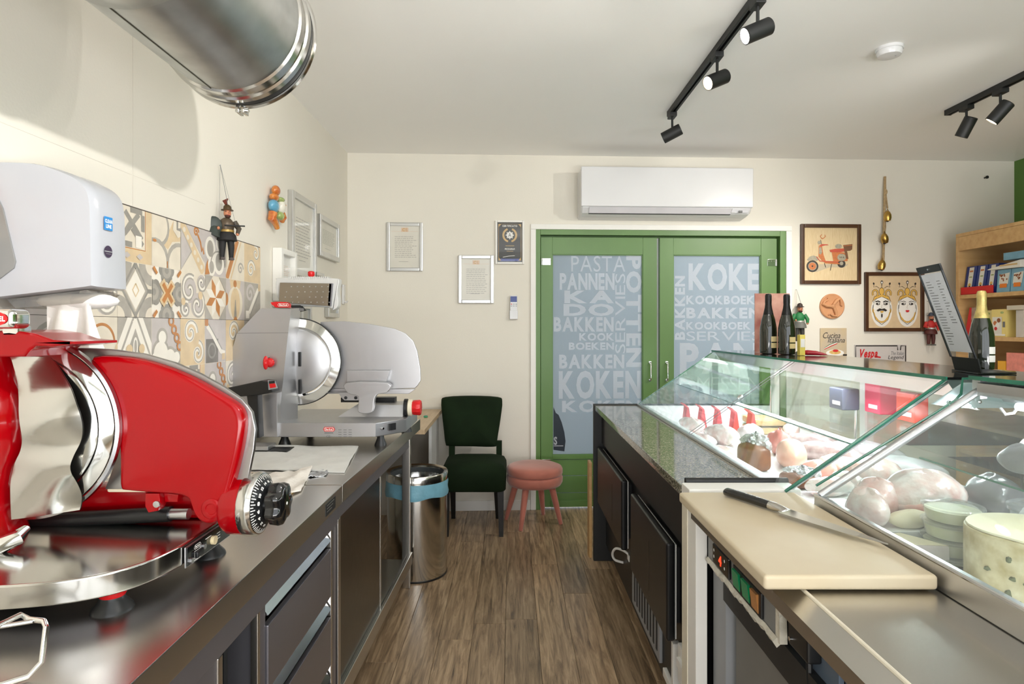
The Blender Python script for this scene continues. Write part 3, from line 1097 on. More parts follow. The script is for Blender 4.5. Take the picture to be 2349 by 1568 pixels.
class TP:
    """draws a motif on a unit square"""

    def __init__(s, mb, u, v):
        s.mb, s.u, s.v, s.k = mb, u, v, 0

    def M(s, p):
        return (s.u + min(max(p[0], 0.004), 0.996) * TS, s.v + min(max(p[1], 0.004), 0.996) * TS)

    def h(s):
        s.k += 1
        return 0.0086 + 0.00012 * s.k

    def clip(s, pts):
        lo, hi = 0.004, 0.996
        for ax, lim, sg in ((0, lo, 1), (0, hi, -1), (1, lo, 1), (1, hi, -1)):
            out = []
            for i, b in enumerate(pts):
                a = pts[i - 1]
                ia, ib = (a[ax] - lim) * sg >= 0, (b[ax] - lim) * sg >= 0
                if ia != ib:
                    f = (lim - a[ax]) / (b[ax] - a[ax])
                    out.append((a[0] + (b[0] - a[0]) * f, a[1] + (b[1] - a[1]) * f))
                if ib:
                    out.append(b)
            pts = out
            if len(pts) < 3:
                return []
        return pts

    def put(s, m, pts, h):
        q = []
        for p in s.clip(pts):
            if not q or math.hypot(p[0] - q[-1][0], p[1] - q[-1][1]) > 1e-4:
                q.append(p)
        if len(q) >= 3:
            s.mb.m(m).p2([s.M(p) for p in q], h)

    def poly(s, m, pts):
        s.put(m, pts, s.h())

    def line(s, m, pts, w):
        h = s.h()
        L = []
        N = len(pts)
        for i, p in enumerate(pts):
            a, b = pts[max(i - 1, 0)], pts[min(i + 1, N - 1)]
            dx, dy = b[0] - a[0], b[1] - a[1]
            k = math.hypot(dx, dy) or 1
            ww = w[i] if isinstance(w, list) else w
            L.append(((p[0] - dy / k * ww / 2, p[1] + dx / k * ww / 2), (p[0] + dy / k * ww / 2, p[1] - dx / k * ww / 2)))
        for i in range(N - 1):
            s.put(m, [L[i][0], L[i][1], L[i + 1][1], L[i + 1][0]], h)

    def disc(s, m, x, y, r, ry=None, n=20):
        ry = ry or r
        s.poly(m, [(x + r * math.cos(6.2832 * i / n), y + ry * math.sin(6.2832 * i / n)) for i in range(n)])

    def arc(s, m, x, y, r, w, a0=0, a1=360, n=22):
        s.line(m, [(x + r * math.cos(math.radians(a0 + (a1 - a0) * i / n)), y + r * math.sin(math.radians(a0 + (a1 - a0) * i / n))) for i in range(n + 1)], w)

    def spiral(s, m, x, y, r, w, turns=1.6, a0=0, flip=1):
        s.line(m, [(x + r * (1 - i / 26) * math.cos(a0 + flip * turns * 6.28 * i / 26), y + r * (1 - i / 26) * math.sin(a0 + flip * turns * 6.28 * i / 26)) for i in range(25)], w)


def motif(t, k):
    P = t.poly
    P({0: G1, 1: G1, 2: G1, 3: G7, 4: G1, 5: G5, 6: G1, 7: G6, 8: G1, 9: G1, 10: G7, 11: G2, 12: G2, 13: G7, 14: G5, 15: G7, 16: G1, 17: G7}[k],
      [(0, 0), (1, 0), (1, 1), (0, 1)])
    if k == 0:                                   # grey knot in an orange frame
        P(G5, [(0.0, 0), (1, 0), (1, 0.26), (0, 0.26)])
        P(G5, [(0.82, 0), (1, 0), (1, 1), (0.82, 1)])
        t.line(G4, [(0, 0.25), (0.8, 0.25), (0.8, 1)], 0.02)
        for a, b in (((0.05, 0.95), (0.05, 0.75)), ((0.2, 0.9), (0.7, 0.45)), ((0.2, 0.5), (0.6, 0.9)), ((0.35, 0.95), (0.7, 0.95)), ((0.1, 0.4), (0.4, 0.75)), ((0.72, 0.9), (0.72, 0.6)), ((0.05, 0.32), (0.4, 0.32)), ((0.4, 0.62), (0.72, 0.34))):
            t.line(G3, [a, b], 0.10)
        P(G6, [(0.5, 0.28), (0.68, 0.28), (0.68, 0.5), (0.5, 0.5)])
        for x in (0.25, 0.62):
            P(G7, [(x - 0.1, 0.12), (x, 0.06), (x + 0.1, 0.12), (x, 0.18)])
        t.line(G4, [(0.04, 1), (0.04, 0.8)], 0.07)
    elif k == 1:                                 # quatrefoil
        P(G5, [(0.35, 0.45), (0.5, 0.62), (0.75, 1), (1, 1), (1, 0.6), (0.7, 0.55), (0.55, 0.38)])
        t.disc(G2, 0.22, 0.78, 0.38)
        t.disc(G1, 0.2, 0.8, 0.33)
        t.disc(G2, 0.12, 0.1, 0.46)
        t.disc(G1, 0.1, 0.08, 0.40)
        t.disc(G2, 0.95, 0.1, 0.46)
        t.disc(G1, 0.97, 0.08, 0.40)
        P(G1, [(0.72, 0.8), (0.9, 0.66), (1, 0.7), (1, 1), (0.74, 1)])
        t.line(G3, [(0.88, 1), (0.88, 0.84), (1, 0.84)], 0.07)
        t.line(G4, [(0.52, 0), (0.52, 0.14)], 0.03)
        t.disc(G4, 0.09, 0.5, 0.06, 0.03)
    elif k == 2:                                 # diagonal band with beads
        t.line(G5, [(0.03, 1), (0.95, 0.05)], 0.24)
        for i in range(6):
            t.disc(G1, 0.15 + i * 0.14, 0.88 - i * 0.145, 0.055)
        P(G7, [(0.2, 1), (1, 1), (1, 0.25)])
        t.spiral(G4, 0.62, 0.9, 0.11, 0.05)
        t.line(G4, [(0.68, 0.85), (0.8, 0.7), (0.86, 0.5), (0.9, 0.6), (0.95, 0.45)], 0.06)
        P(G2, [(0.0, 0.0), (0.45, 0.45), (0.0, 0.92)])
        P(G7, [(0.02, 0.04), (0.40, 0.45), (0.02, 0.85)])
    elif k == 3:                                 # pale leaf scrolls, orange corner
        for x, y, r in ((0.25, 0.62, 0.24), (0.65, 0.35, 0.26), (0.7, 0.8, 0.2), (0.3, 0.2, 0.18)):
            t.disc(G6, x, y, r, r * 1.15)
            t.disc(G2, x, y, r * 0.62, r * 0.8)
        P(G4, [(0, 0), (0.22, 0.04), (0.15, 0.16), (0.12, 0.36), (0.04, 0.2)])
        t.arc(G2, 0.6, 0.25, 0.34, 0.04, 0, 180)
    elif k == 4:                                 # orange diagonal bar
        t.line(G4, [(0.05, 0.0), (0.62, 1)], 0.16)
        t.line(G5, [(0.25, 0.0), (0.82, 1)], 0.06)
        t.spiral(G2, 0.78, 0.3, 0.16, 0.05)
    elif k == 5:                                 # sand scroll
        t.spiral(G6, 0.4, 0.35, 0.25, 0.09)
        t.spiral(G2, 0.4, 0.35, 0.28, 0.03)
        t.spiral(G6, 0.7, 0.8, 0.22, 0.08, 1.4, 2, -1)
        t.spiral(G2, 0.7, 0.8, 0.25, 0.03, 1.4, 2, -1)
    elif k == 6:                                 # diamond
        for cx, cy in ((0, 0), (1, 0), (0, 1), (1, 1)):
            t.arc(G2, cx, cy, 0.30, 0.2)
        for w, m, r in ((0.09, G3, 0.47), (0.05, G2, 0.42)):
            t.line(m, [(0.5, 0.5 + r), (0.5 + r * 0.78, 0.5), (0.5, 0.5 - r), (0.5 - r * 0.78, 0.5), (0.5, 0.5 + r)], w)
        P(G6, [(0.5, 0.86), (0.79, 0.5), (0.5, 0.14), (0.21, 0.5)])
        t.line(G3, [(0, 0.5), (0.12, 0.5)], 0.08)
        t.line(G3, [(0.88, 0.5), (1, 0.5)], 0.08)
        t.line(G3, [(0.5, 0.9), (0.5, 1)], 0.08)
        t.line(G3, [(0.5, 0), (0.5, 0.1)], 0.08)
        t.line(G5, [(0.5, 0.62), (0.59, 0.5), (0.5, 0.38), (0.41, 0.5), (0.5, 0.62)], 0.03)
    elif k == 7:                                 # orange cross with grey petals
        for cx, cy in ((0.5, 0.95), (0.5, 0.05), (0.05, 0.5), (0.95, 0.5)):
            for a in range(6):
                t.disc(G3, cx + 0.15 * math.cos(a * 1.047), cy + 0.15 * math.sin(a * 1.047), 0.12)
            t.disc(G2, cx, cy, 0.16)
            t.disc(G3, cx, cy, 0.07)
        t.line(G5, [(0.3, 0.28), (0.7, 0.72)], 0.2)
        t.line(G5, [(0.3, 0.72), (0.7, 0.28)], 0.2)
        t.line(G4, [(0.34, 0.32), (0.66, 0.68)], 0.10)
        t.line(G4, [(0.34, 0.68), (0.66, 0.32)], 0.10)
        for a, b in ((0.08, 0.92), (0.92, 0.92), (0.08, 0.08), (0.92, 0.08)):
            t.line(G4, [(a - 0.06, b + 0.06 * (1 if (a < .5) == (b > .5) else -1)), (a + 0.06, b - 0.06 * (1 if (a < .5) == (b > .5) else -1))], 0.07)
    elif k == 8:                                 # big scrolls
        for x, y, r, f in ((0.35, 0.62, 0.32, 1), (0.68, 0.3, 0.3, -1), (0.2, 0.2, 0.18, 1), (0.85, 0.8, 0.2, -1)):
            t.disc(G7, x, y, r * 0.9)
            t.spiral(G2, x, y, r, 0.13, 1.3, 1.0, f)
            t.spiral(G6, x, y, r * 0.98, 0.05, 1.3, 1.0, f)
        t.disc(G5, 0.8, 0.52, 0.09)
        t.disc(G5, 0.1, 0.36, 0.08)
    elif k == 9:                                 # eight pointed star, four orange points
        for i in range(8):
            a = math.radians(22.5 + 45 * i)
            b, c = a - math.radians(22.5), a + math.radians(22.5)
            P(G4 if i % 2 == 0 else G6, [(0.5, 0.5), (0.5 + 0.27 * math.cos(b), 0.5 + 0.27 * math.sin(b)), (0.5 + 0.48 * math.cos(a), 0.5 + 0.48 * math.sin(a)), (0.5 + 0.27 * math.cos(c), 0.5 + 0.27 * math.sin(c))])
        for a, b in ((0, 0), (1, 0), (0, 1), (1, 1)):
            P(G2, [(a, b), (a + (0.36 if a == 0 else -0.36), b), (a, b + (0.36 if b == 0 else -0.36))])
    elif k == 10:                                # goblet
        P(G5, [(0.2, 1), (0.8, 1), (0.75, 0.8), (0.5, 0.7), (0.25, 0.8)])
        t.disc(G1, 0.5, 0.42, 0.4, 0.42)
        t.disc(G5, 0.5, 0.4, 0.26, 0.4)
        t.line(G3, [(0.5, 0.02), (0.5, 0.5)], [0.16, 0.03])
        t.disc(G4, 0.48, 0.9, 0.09)
        t.disc(G4, 0.0, 0.5, 0.12, 0.16)
        P(G4, [(0.38, 0), (0.62, 0), (0.5, 0.1)])
    elif k == 11:                                # white diagonal bar on grey
        t.spiral(G7, 0.35, 0.7, 0.26, 0.08)
        t.line(G6, [(0.3, 0.2), (0.85, 0.85)], 0.12)
        P(G6, [(0.1, 0.05), (0.3, 0.05), (0.3, 0.25), (0.1, 0.25)])
        P(G5, [(0.85, 0.8), (1, 0.8), (1, 1), (0.85, 1)])
        t.line(G3, [(0.38, 0.16), (0.95, 0.78)], 0.03)
    elif k == 12:                                # flower between white diagonals
        for a, b in (((0, 0.2), (0.45, 1)), ((1, 0.2), (0.55, 1))):
            t.line(G6, [a, b], 0.3)
            t.line(G2, [a, b], 0.05)
        P(G2, [(0.1, 0), (0.5, 0.8), (0.9, 0)])
        for a in range(4):
            c_, s_ = math.cos(a * 1.5708), math.sin(a * 1.5708)
            x, y = 0.5 + 0.24 * c_, 0.22 + 0.24 * s_
            t.disc(G6, x, y, 0.18 if abs(c_) > 0.5 else 0.07, 0.07 if abs(c_) > 0.5 else 0.18)
            t.disc(G2, x, y, 0.13 if abs(c_) > 0.5 else 0.04, 0.04 if abs(c_) > 0.5 else 0.13)
        t.disc(G5, 0.32, 0.42, 0.09)
        t.disc(G5, 0.68, 0.42, 0.09)
        P(G4, [(0.5, 0.16), (0.56, 0.22), (0.5, 0.28), (0.44, 0.22)])
    elif k == 13:                                # white cloud, orange chain
        for m, e in ((G2, 0.06), (G6, 0.0)):
            for x, y, r in ((0.35, 0.62, 0.13), (0.3, 0.3, 0.24), (0.62, 0.18, 0.2), (0.2, 0.1, 0.26), (0.85, 0.2, 0.12)):
                t.disc(m, x, y, r + e)
        for i in range(4):
            t.arc(G4, 0.66 + 0.1 * i, 0.94 - 0.17 * i, 0.08, 0.05)
        P(G4, [(0.0, 0.12), (0.12, 0.2), (0.1, 0.02)])
    elif k == 14:                                # warm scroll
        t.spiral(G6, 0.4, 0.7, 0.28, 0.10)
        t.spiral(G2, 0.4, 0.7, 0.31, 0.03)
        t.spiral(G6, 0.7, 0.25, 0.26, 0.10, 1.5, 1.4, -1)
        t.spiral(G2, 0.7, 0.25, 0.29, 0.03, 1.5, 1.4, -1)
    elif k == 15:                                # charcoal panel with pale bar
        P(G8, [(0.05, 0), (0.62, 0), (0.62, 0.55), (0.05, 0.55)])
        t.arc(G3, 0.33, 0.28, 0.16, 0.05)
        t.line(G6, [(0.1, 0.85), (0.3, 0.7), (0.75, 0.25), (0.95, 0.2)], 0.11)
        t.line(G3, [(0.16, 0.9), (0.36, 0.72), (0.8, 0.3)], 0.03)
        P(G4, [(0, 0.85), (0.15, 0.85), (0.15, 1), (0, 1)])
        P(G5, [(0.8, 0.05), (0.95, 0.05), (0.95, 0.2), (0.8, 0.2)])
    elif k == 16:                                # ogee with orange line
        t.disc(G2, 0.1, 0.75, 0.3)
        t.disc(G6, 0.1, 0.75, 0.22)
        t.arc(G4, 0.6, 0.55, 0.32, 0.05, 0, 190)
        t.line(G4, [(0.28, 0.55), (0.2, 0.9)], 0.05)
        t.spiral(G2, 0.55, 0.25, 0.2, 0.06)
        P(G5, [(0.8, 0.2), (1, 0), (1, 0.6)])
    else:                                        # half rosette
        t.disc(G3, 0.5, 0.5, 0.42)
        t.disc(G7, 0.5, 0.5, 0.34)
        t.line(G4, [(0.6, 0.0), (0.98, 0.6)], 0.12)
        P(G6, [(0.3, 0.2), (0.5, 0.6), (0.1, 0.5)])


tl = struct_root('trim_4', (LWX, 2.0, CZ))
bg = MB(mat('tile_grout', (74, 66, 58), 0.8), T_LEFT)
C0, RTOP = 2.908, 1.7635
bg.box(C0 - 10 * TS - 0.006, C0 + 0.004, CZ + 0.004, RTOP + 0.004, 0.0, 0.005)
bg.build('grout_bed', tl)
LAY = {  # column index from the far end (0 = far), row from the top
    (5, 0): 0, (4, 0): 1, (3, 0): 2, (2, 0): 3, (1, 0): 4, (0, 0): 5,
    (5, 1): 6, (4, 1): 7, (3, 1): 8, (2, 1): 9, (1, 1): 10, (0, 1): 11,
    (5, 2): 12, (4, 2): 13, (3, 2): 14, (2, 2): 15, (1, 2): 14, (0, 2): 11,
    (6, 2): 16, (7, 2): 17, (6, 1): 8, (7, 1): 17, (6, 0): 3, (7, 0): 1}
for cc in range(5):
    for rr in range(3):
        u1 = C0 - cc * 2 * TS
        u0 = u1 - 2 * TS
        v1 = RTOP - rr * 2 * TS
        v0 = max(v1 - 2 * TS, CZ + 0.006)
        mb = MB(G1, T_LEFT)
        mb.box(u0 + 0.0012, u1 - 0.0012, v0 + 0.0012, v1 - 0.0012, 0.004, 0.0086, 0.0008, 1)
        for a in range(2):
            for b in range(2):
                if v1 - (b + 1) * TS < v0 - 1e-4:
                    continue
                key = (2 * cc + a, 2 * rr + b)
                k = LAY.get(key, (key[0] * 5 + key[1] * 7) % 18)
                motif(TP(mb, u1 - (a + 1) * TS, v1 - (b + 1) * TS), k)
        mb.build('tile', tl)

# ------------------------------------------------------------------ paper towel dispenser
YN = 1.405
t = thing('towel_dispenser', 'white plastic paper towel dispenser mounted over the patterned tiles', 'dispenser', (-1.1, 1.46, 1.45))
zt0, zt1 = 1.768, 1.715
prof = [(LWX + 0.012, zt0), (-1.12, 1.765), (-1.06, 1.750), (-1.01, 1.728), (-0.984, 1.700), (-0.976, 1.66), (-0.972, 1.475), (-0.99, 1.472), (LWX + 0.012, 1.447)]
bmb = MB(mat('dispenser_plastic', (182, 184, 190), 0.22, vary=0.01, coat=0.2))
rr = []
for y, k in ((YN, 0.965), (YN + 0.010, 0.99), (YN + 0.025, 1.0), (1.50, 1.0), (1.525, 0.985)):
    rr.append([(LWX + 0.012 + (x - LWX - 0.012) * k, y, 1.60 + (z - 1.60) * (0.5 + 0.5 * k)) for x, z in smooth(prof[:6], False, 4) + prof[6:]])
bmb.loft(rr)
bmb.build('body', t, 50)
gw = MB(mat('grey_window', (138, 138, 136), 0.15))
wp = PX([(-60, 430), (-10, 440), (8, 478), (37, 600), (33, 615), (0, 640), (-60, 660)], YN - 0.001)
gw.prism(wp, YN - 0.004, YN + 0.004, 'xz', 0.001)
gw.build('window', t)
TS_ = Matrix(((0, 0, 1, -0.9725), (1, 0, 0, 0), (0, 1, 0, 0), (0, 0, 0, 1)))


def side(px, py):
    d = -0.972 * FPX / (px - VPX)
    return d, CAMH - (py - VPY) / FPX * d


a0, b0 = side(239, 526)
a1, b1 = side(258, 500)
st = MB(mat('blue_sticker', (40, 132, 200), 0.3), TS_)
st.box(a0, a1, b0, b1, 0, 0.0012, 0.0005, 1)
st.m(M_paper).text2('CLEAN', a0 + 0.002, (b0 + b1) / 2 + 0.001, a1 - 0.002, b1 - 0.006, 0.0015)
st.text2('LINE', a0 + 0.005, b0 + 0.005, a1 - 0.005, (b0 + b1) / 2 - 0.002, 0.0015)
st.build('sticker', t)
a0, b0 = side(248, 577)
st = MB(mat('purple_sticker', (62, 48, 72), 0.3), TS_)
st.disc2(a0, b0, 0.0145, 0.0012)
st.m(M_grey).rect2(a0 - 0.014, b0 - 0.001, a0 + 0.014, b0 + 0.0015, 0.0016)
st.m(M_ink).rect2(a0 - 0.009, b0 - 0.006, a0 + 0.009, b0 - 0.0045, 0.0016)
st.build('sticker', t)
tr = MB(mat_glass('smoky_clear_plastic', (205, 200, 192), 0.8, haze=0.12))
tr.loft([[(-1.19, y, 1.445), (-1.0, y, 1.468), (-0.985, y, 1.46), (-1.02, y, 1.437), (-1.17, y, 1.425)] for y in (YN + 0.015, 1.515)])
tr.build('clear_base', t)
hs = MB(mat('paper_towel', (246, 244, 240), 0.85, bump=0.3, bscale=30))
g = []
for i in range(9):
    z = 1.45 - 0.135 * i / 8
    row = []
    for j in range(15):
        s_ = j / 14
        wdt = 0.10 + 0.05 * i / 8
        row.append((-1.06 - wdt / 2 + wdt * s_ + 0.01 * i / 8, 1.44 + 0.012 * math.sin(s_ * 11 + i * 0.25) * (0.4 + i / 8), z + 0.006 * math.sin(s_ * 9)))
    g.append(row)
hs.loft(g, False, False)
hs.loft([[(x, y + 0.004, z) for x, y, z in r] for r in g], False, False)
hs.build('towel', t)
for k in range(2):
    hk = MB(mat('paper_towel'))
    hk.ell((-1.075 + 0.05 * k, 1.46, 1.443), (0.075, 0.03, 0.02), 16, 8)
    hk.build('towel_fold', t)

# ------------------------------------------------------------------ red slicer
BZ = 0.945
t = thing('meat_slicer', 'glossy red enamel meat slicer in the left foreground', 'slicer', (-0.9, 1.25, CZ))
plan = [(-1.17, 1.02), (-0.95, 1.005), (-0.86, 1.012), (-0.765, 1.035), (-0.705, 1.075), (-0.672, 1.13), (-0.657, 1.20), (-0.655, 1.40), (-0.665, 1.425), (-1.17, 1.425)]
b_ = MB(M_polish)
b_.prism(smooth(plan[:7], False, 5) + plan[7:], 0.903, BZ, 'xy', 0.004, 3)
b_.build('base', t)
bt = MB(M_steeld)
bt.prism([(-1.15, 1.07), (-0.84, 1.07), (-0.73, 1.13), (-0.69, 1.2), (-0.69, 1.40), (-1.15, 1.40)], 0.885, 0.905, 'xy')
bt.build('underbody', t)
# control strip on the right flank of the base
TR = Matrix(((0, 0, 1, -0.6548), (1, 0, 0, 0), (0, 1, 0, 0), (0, 0, 0, 1)))
cs = MB(M_alu, TR).box(1.205, 1.397, 0.896, 0.9385, 0, 0.003, 0.002).build('control_strip', t)
MB(M_blackg, TR).box(1.209, 1.393, 0.8985, 0.936, 0.002, 0.0045, 0.001).build('strip_face', cs)
for a_, b_1 in ((1.222, 0.906), (1.272, 0.917), (1.383, 0.917)):
    MB(M_alu, TR).cyl((a_, b_1, 0.004), (a_, b_1, 0.009), 0.0058, n=14).build('screw', cs)
MB(mat('ivory_button', (226, 210, 168), 0.35), TR).cyl((1.310, 0.917, 0.004), (1.310, 0.917, 0.012), 0.0095, n=18).build('button', cs)
sw = MB(M_black, TR)
sw.box(1.236, 1.262, 0.905, 0.918, 0.004, 0.012, 0.002)
sw.build('switch', cs)
k = MB(M_paper, TR)
k.line2([(1.236, 0.904), (1.263, 0.904), (1.263, 0.919), (1.236, 0.919), (1.236, 0.904)], 0.001, 0.0049)
k.line2([(1.238, 0.923), (1.258, 0.923), (1.262, 0.927), (1.258, 0.931), (1.238, 0.931), (1.234, 0.927), (1.238, 0.923)], 0.001, 0.0049)
k.text2('Berkel', 1.239, 0.925, 1.257, 0.9295, 0.0049)
k.rect2(1.28, 0.928, 1.305, 0.9295, 0.0049)
for i in range(3):
    k.rect2(1.33, 0.923 - 0.006 * i, 1.345, 0.9245 - 0.006 * i, 0.0049)
k.rect2(1.228, 0.9, 1.262, 0.9018, 0.0049)
k.build('print', cs)
# rubber feet
for x, y in ((-0.735, 1.11), (-0.69, 1.375), (-1.1, 1.1), (-1.1, 1.37)):
    ft = MB(M_black).lathe([(0.02, 0.03), (0.022, 0.02), (0.034, 0.006), (0.036, 0.0)], (x, y, CZ), n=24).build('rubber_foot', t)
    MB(M_redp).lathe([(0.021, 0.026), (0.023, 0.030), (0.02, 0.034)], (x, y, CZ), n=24).build('foot_ring', ft)
# thickness plate: grey back plate and swelling red front
YP = 1.305
grey = [(166, 797), (210, 798), (260, 801), (330, 811), (400, 831), (460, 857), (515, 888), (556, 916), (578, 945), (586, 985), (582, 1030), (572, 1080), (563, 1121), (528, 1121),
        (470, 1121), (283, 1122), (240, 1122), (254, 1085), (265, 1040), (267, 990), (258, 930), (240, 880), (212, 838)]
gp = MB(mat('plate_edge_alu', (168, 166, 166), 0.3, 1.0, vary=0.04))
gp.prism(PX(grey, YP), YP, YP + 0.012, 'xz', 0.0025)
gp.build('gauge_plate', t)
red = [(219, 817), (300, 819), (370, 836), (440, 864), (500, 897), (545, 925), (560, 945), (564, 975), (556, 1030), (543, 1085), (532, 1125), (520, 1165), (509, 1186), (492, 1197),
       (472, 1195), (457, 1182), (451, 1160), (440, 1141), (415, 1131), (360, 1127), (300, 1122), (284, 1116), (282, 1080), (280, 1020), (268, 955), (250, 890), (232, 845)]
R3 = PX(red, YP - 0.012)
cx = sum(p[0] for p in R3) / len(R3)
cz = sum(p[1] for p in R3) / len(R3)
rp_ = MB(M_red)
rs = smooth(R3, True, 3)
rings = []
for y, k in ((YP - 0.0005, 1.0), (YP - 0.016, 0.998), (YP - 0.022, 0.985), (YP - 0.0245, 0.955), (YP - 0.0255, 0.90), (YP - 0.0258, 0.6), (YP - 0.026, 0.2)):
    rings.append([(cx + (x - cx) * k, y, cz + (z - cz) * k) for x, z in rs])
rp_.loft(rings)
rp_.build('plate_front', t, 60)
pc = at(483, 1168, YP - 0.03)
MB(M_red).lathe([(0.0215, 0), (0.0215, 0.004), (0.019, 0.006), (0.012, 0.006), (0.011, 0.0045), (0.001, 0.0045)], (pc.x, YP - 0.023, pc.z), (0, -1, 0), 28).build('pivot_boss', t)
# bracket with its bolt, black shaft, red rear casting
br = MB(M_red)
br.prism(PX([(345, 1125), (378, 1125), (380, 1150), (372, 1166), (352, 1170), (344, 1155)], YP), YP - 0.02, YP + 0.01, 'xz', 0.004)
br.prism(PX([(378, 1128), (412, 1132), (410, 1150), (380, 1150)], YP), YP - 0.005, YP + 0.02, 'xz', 0.003)
br.build('bracket', t)
q = at(359, 1156, YP - 0.022)
MB(M_alu).lathe([(0.007, 0), (0.007, 0.004), (0.001, 0.0045)], (q.x, YP - 0.0195, q.z), (0, -1, 0), 16).build('bolt', t)
q0, q1 = at(60, 1196, 1.33), at(392, 1178, 1.33)
MB(M_black).cyl(q0, q1, 0.0165, n=24).build('carriage_shaft', t)
MB(M_alu).cyl(q1, q1 + Vector((0.04, 0, 0)), 0.012, n=20).build('shaft_end', t)
rc = MB(M_red)
rc.box(-1.05, -0.63, 1.36, 1.415, BZ, 1.02, 0.012)
rc.build('rear_casting', t)
MB(mat('cream_slider', (226, 214, 186), 0.4)).box(-0.885, -0.80, YP + 0.012, YP + 0.03, 1.018, 1.032, 0.004).build('slider_block', t)
# blade, its guard rings and the hub
YB = 1.268
bc = at(65, 982, YB)
MB(mat('ring_guard_steel', (196, 196, 200), 0.16, 1.0)).lathe([(0.186, 0.004), (0.192, 0.001), (0.192, -0.010), (0.187, -0.014), (0.182, -0.012)], (bc.x, YB, bc.z), (0, -1, 0), 96, cap=False).build('ring_guard', t)
bl = MB(M_chrome)
bl.lathe([(0.183, 0.0), (0.180, 0.004), (0.158, 0.013), (0.152, 0.009), (0.147, 0.012), (0.10, 0.02), (0.05, 0.022), (0.001, 0.022)], (bc.x, YB, bc.z), (0, -1, 0), 96)
bl.build('blade', t)
# wavy chrome blade cover
Lc = [(20, 817), (24, 845), (42, 885), (62, 922), (73, 960), (72, 995), (58, 1030), (36, 1068), (26, 1100), (24, 1140), (24, 1192)]
Rc = [(98, 819), (128, 848), (168, 890), (190, 930), (197, 965), (192, 1005), (178, 1040), (170, 1075), (172, 1105), (172, 1140), (166, 1176)]
YC = 1.235
Ls, Rs = smooth(PX(Lc, YC), False, 4), smooth(PX(Rc, YC), False, 4)
nrow = len(Ls)
cv = MB(M_polish)
front, back = [], []
for i in range(nrow):
    s_ = i / (nrow - 1)
    row = []
    for j in range(9):
        q_ = j / 8
        x = Ls[i][0] + (Rs[i][0] - Ls[i][0]) * q_
        z = Ls[i][1] + (Rs[i][1] - Ls[i][1]) * q_
        y = YC - 0.026 * math.sin(math.pi * min(1, s_ * 1.0)) ** 2 + 0.020 * (q_ - 0.3) ** 2 + 0.010 * math.sin(s_ * 12.5 + q_ * 1.5) + (0.012 if s_ > 0.66 else 0) * math.sin((s_ - 0.66) * 9)
        row.append((x, y, z))
    front.append(row)
cv.loft(front, False, False)
cv.loft([[(x, y + 0.003, z) for x, y, z in r] for r in front], False, False)
cv.build('blade_cover', t, 80)
# red column with its bulge, top cover, sharpener emblem
rb = MB(M_red)
rb.lathe([(0.075, 0.945), (0.07, 0.965), (0.055, 1.0), (0.052, 1.05), (0.064, 1.09), (0.088, 1.13), (0.099, 1.175), (0.094, 1.215), (0.072, 1.26), (0.055, 1.29), (0.052, 1.33), (0.06, 1.36)], (-1.098, 1.255, 0), n=56)
rb.build('column', t)
tc_ = [(-70, 770), (0, 760), (55, 756), (110, 764), (150, 778), (197, 782), (197, 788), (150, 794), (112, 792), (98, 803), (88, 816), (-70, 818)]
tp = MB(M_red)
tp.prism(PX(tc_, 1.20), 1.165, 1.30, 'xz', 0.006, 3)
tp.build('top_cover', t)
em = MB(M_chrome)
ec = at(-8, 731, 1.14)
em.box(ec.x - 0.04, ec.x + 0.034, 1.135, 1.185, ec.z - 0.019, ec.z + 0.019, 0.012, 4)
em.box(ec.x - 0.012, ec.x + 0.02, 1.165, 1.20, ec.z - 0.034, ec.z - 0.012, 0.004)
eo = em.build('sharpener_knob', t)
fa = MB(M_redp, Matrix(((1, 0, 0, ec.x), (0, 0, -1, 1.1345), (0, 1, 0, ec.z), (0, 0, 0, 1))))
fa.disc2(0.0, 0, 0.026, 0.001, 0.014)
fa.m(M_paper).text2('BERKEL', -0.022, -0.005, 0.022, 0.005, 0.0016)
fa.build('emblem', eo)
# chrome slice catcher lever low at the left
lv = MB(M_chrome)
lv.tube([at(-60, 1262, 1.16), at(0, 1252, 1.16), at(40, 1232, 1.17), at(58, 1214, 1.20)], [0.016, 0.017, 0.015, 0.009], 14)
lv.build('lever', t)
# thickness dial facing the aisle: red housing, chrome rim, black scale, fluted knob
DY, DZ = 1.335, 0.990
ax = (1, 0, 0)
MB(M_red).lathe([(0.060, -0.072), (0.066, -0.062), (0.067, -0.028)], (-0.552, DY, DZ), ax, 48).build('dial_housing', t)
MB(M_polish).lathe([(0.067, -0.030), (0.0695, -0.026), (0.0695, -0.006), (0.066, 0.0), (0.063, 0.001)], (-0.552, DY, DZ), ax, 56).build('dial_rim', t)
dl = MB(M_black).lathe([(0.0645, -0.01), (0.0645, 0.0), (0.041, 0.014), (0.030, 0.015)], (-0.552, DY, DZ), ax, 56).build('dial', t)
tk = MB(M_paper)
for i in range(60):
    a = 2 * math.pi * i / 60
    L = 0.010 if i % 2 == 0 else 0.006
    c_, s_ = math.cos(a), math.sin(a)
    w_ = 0.0011
    pts = []
    for rr_, sg in ((0.0635, -1), (0.0635, 1), (0.0635 - L, 1), (0.0635 - L, -1)):
        xx = -0.552 + (0.0645 - rr_) * (0.014 / 0.0235) + 0.0006
        pts.append((xx, DY + rr_ * c_ - sg * w_ * s_, DZ + rr_ * s_ + sg * w_ * c_))
    tk.add(pts, [(0, 1, 2, 3)])
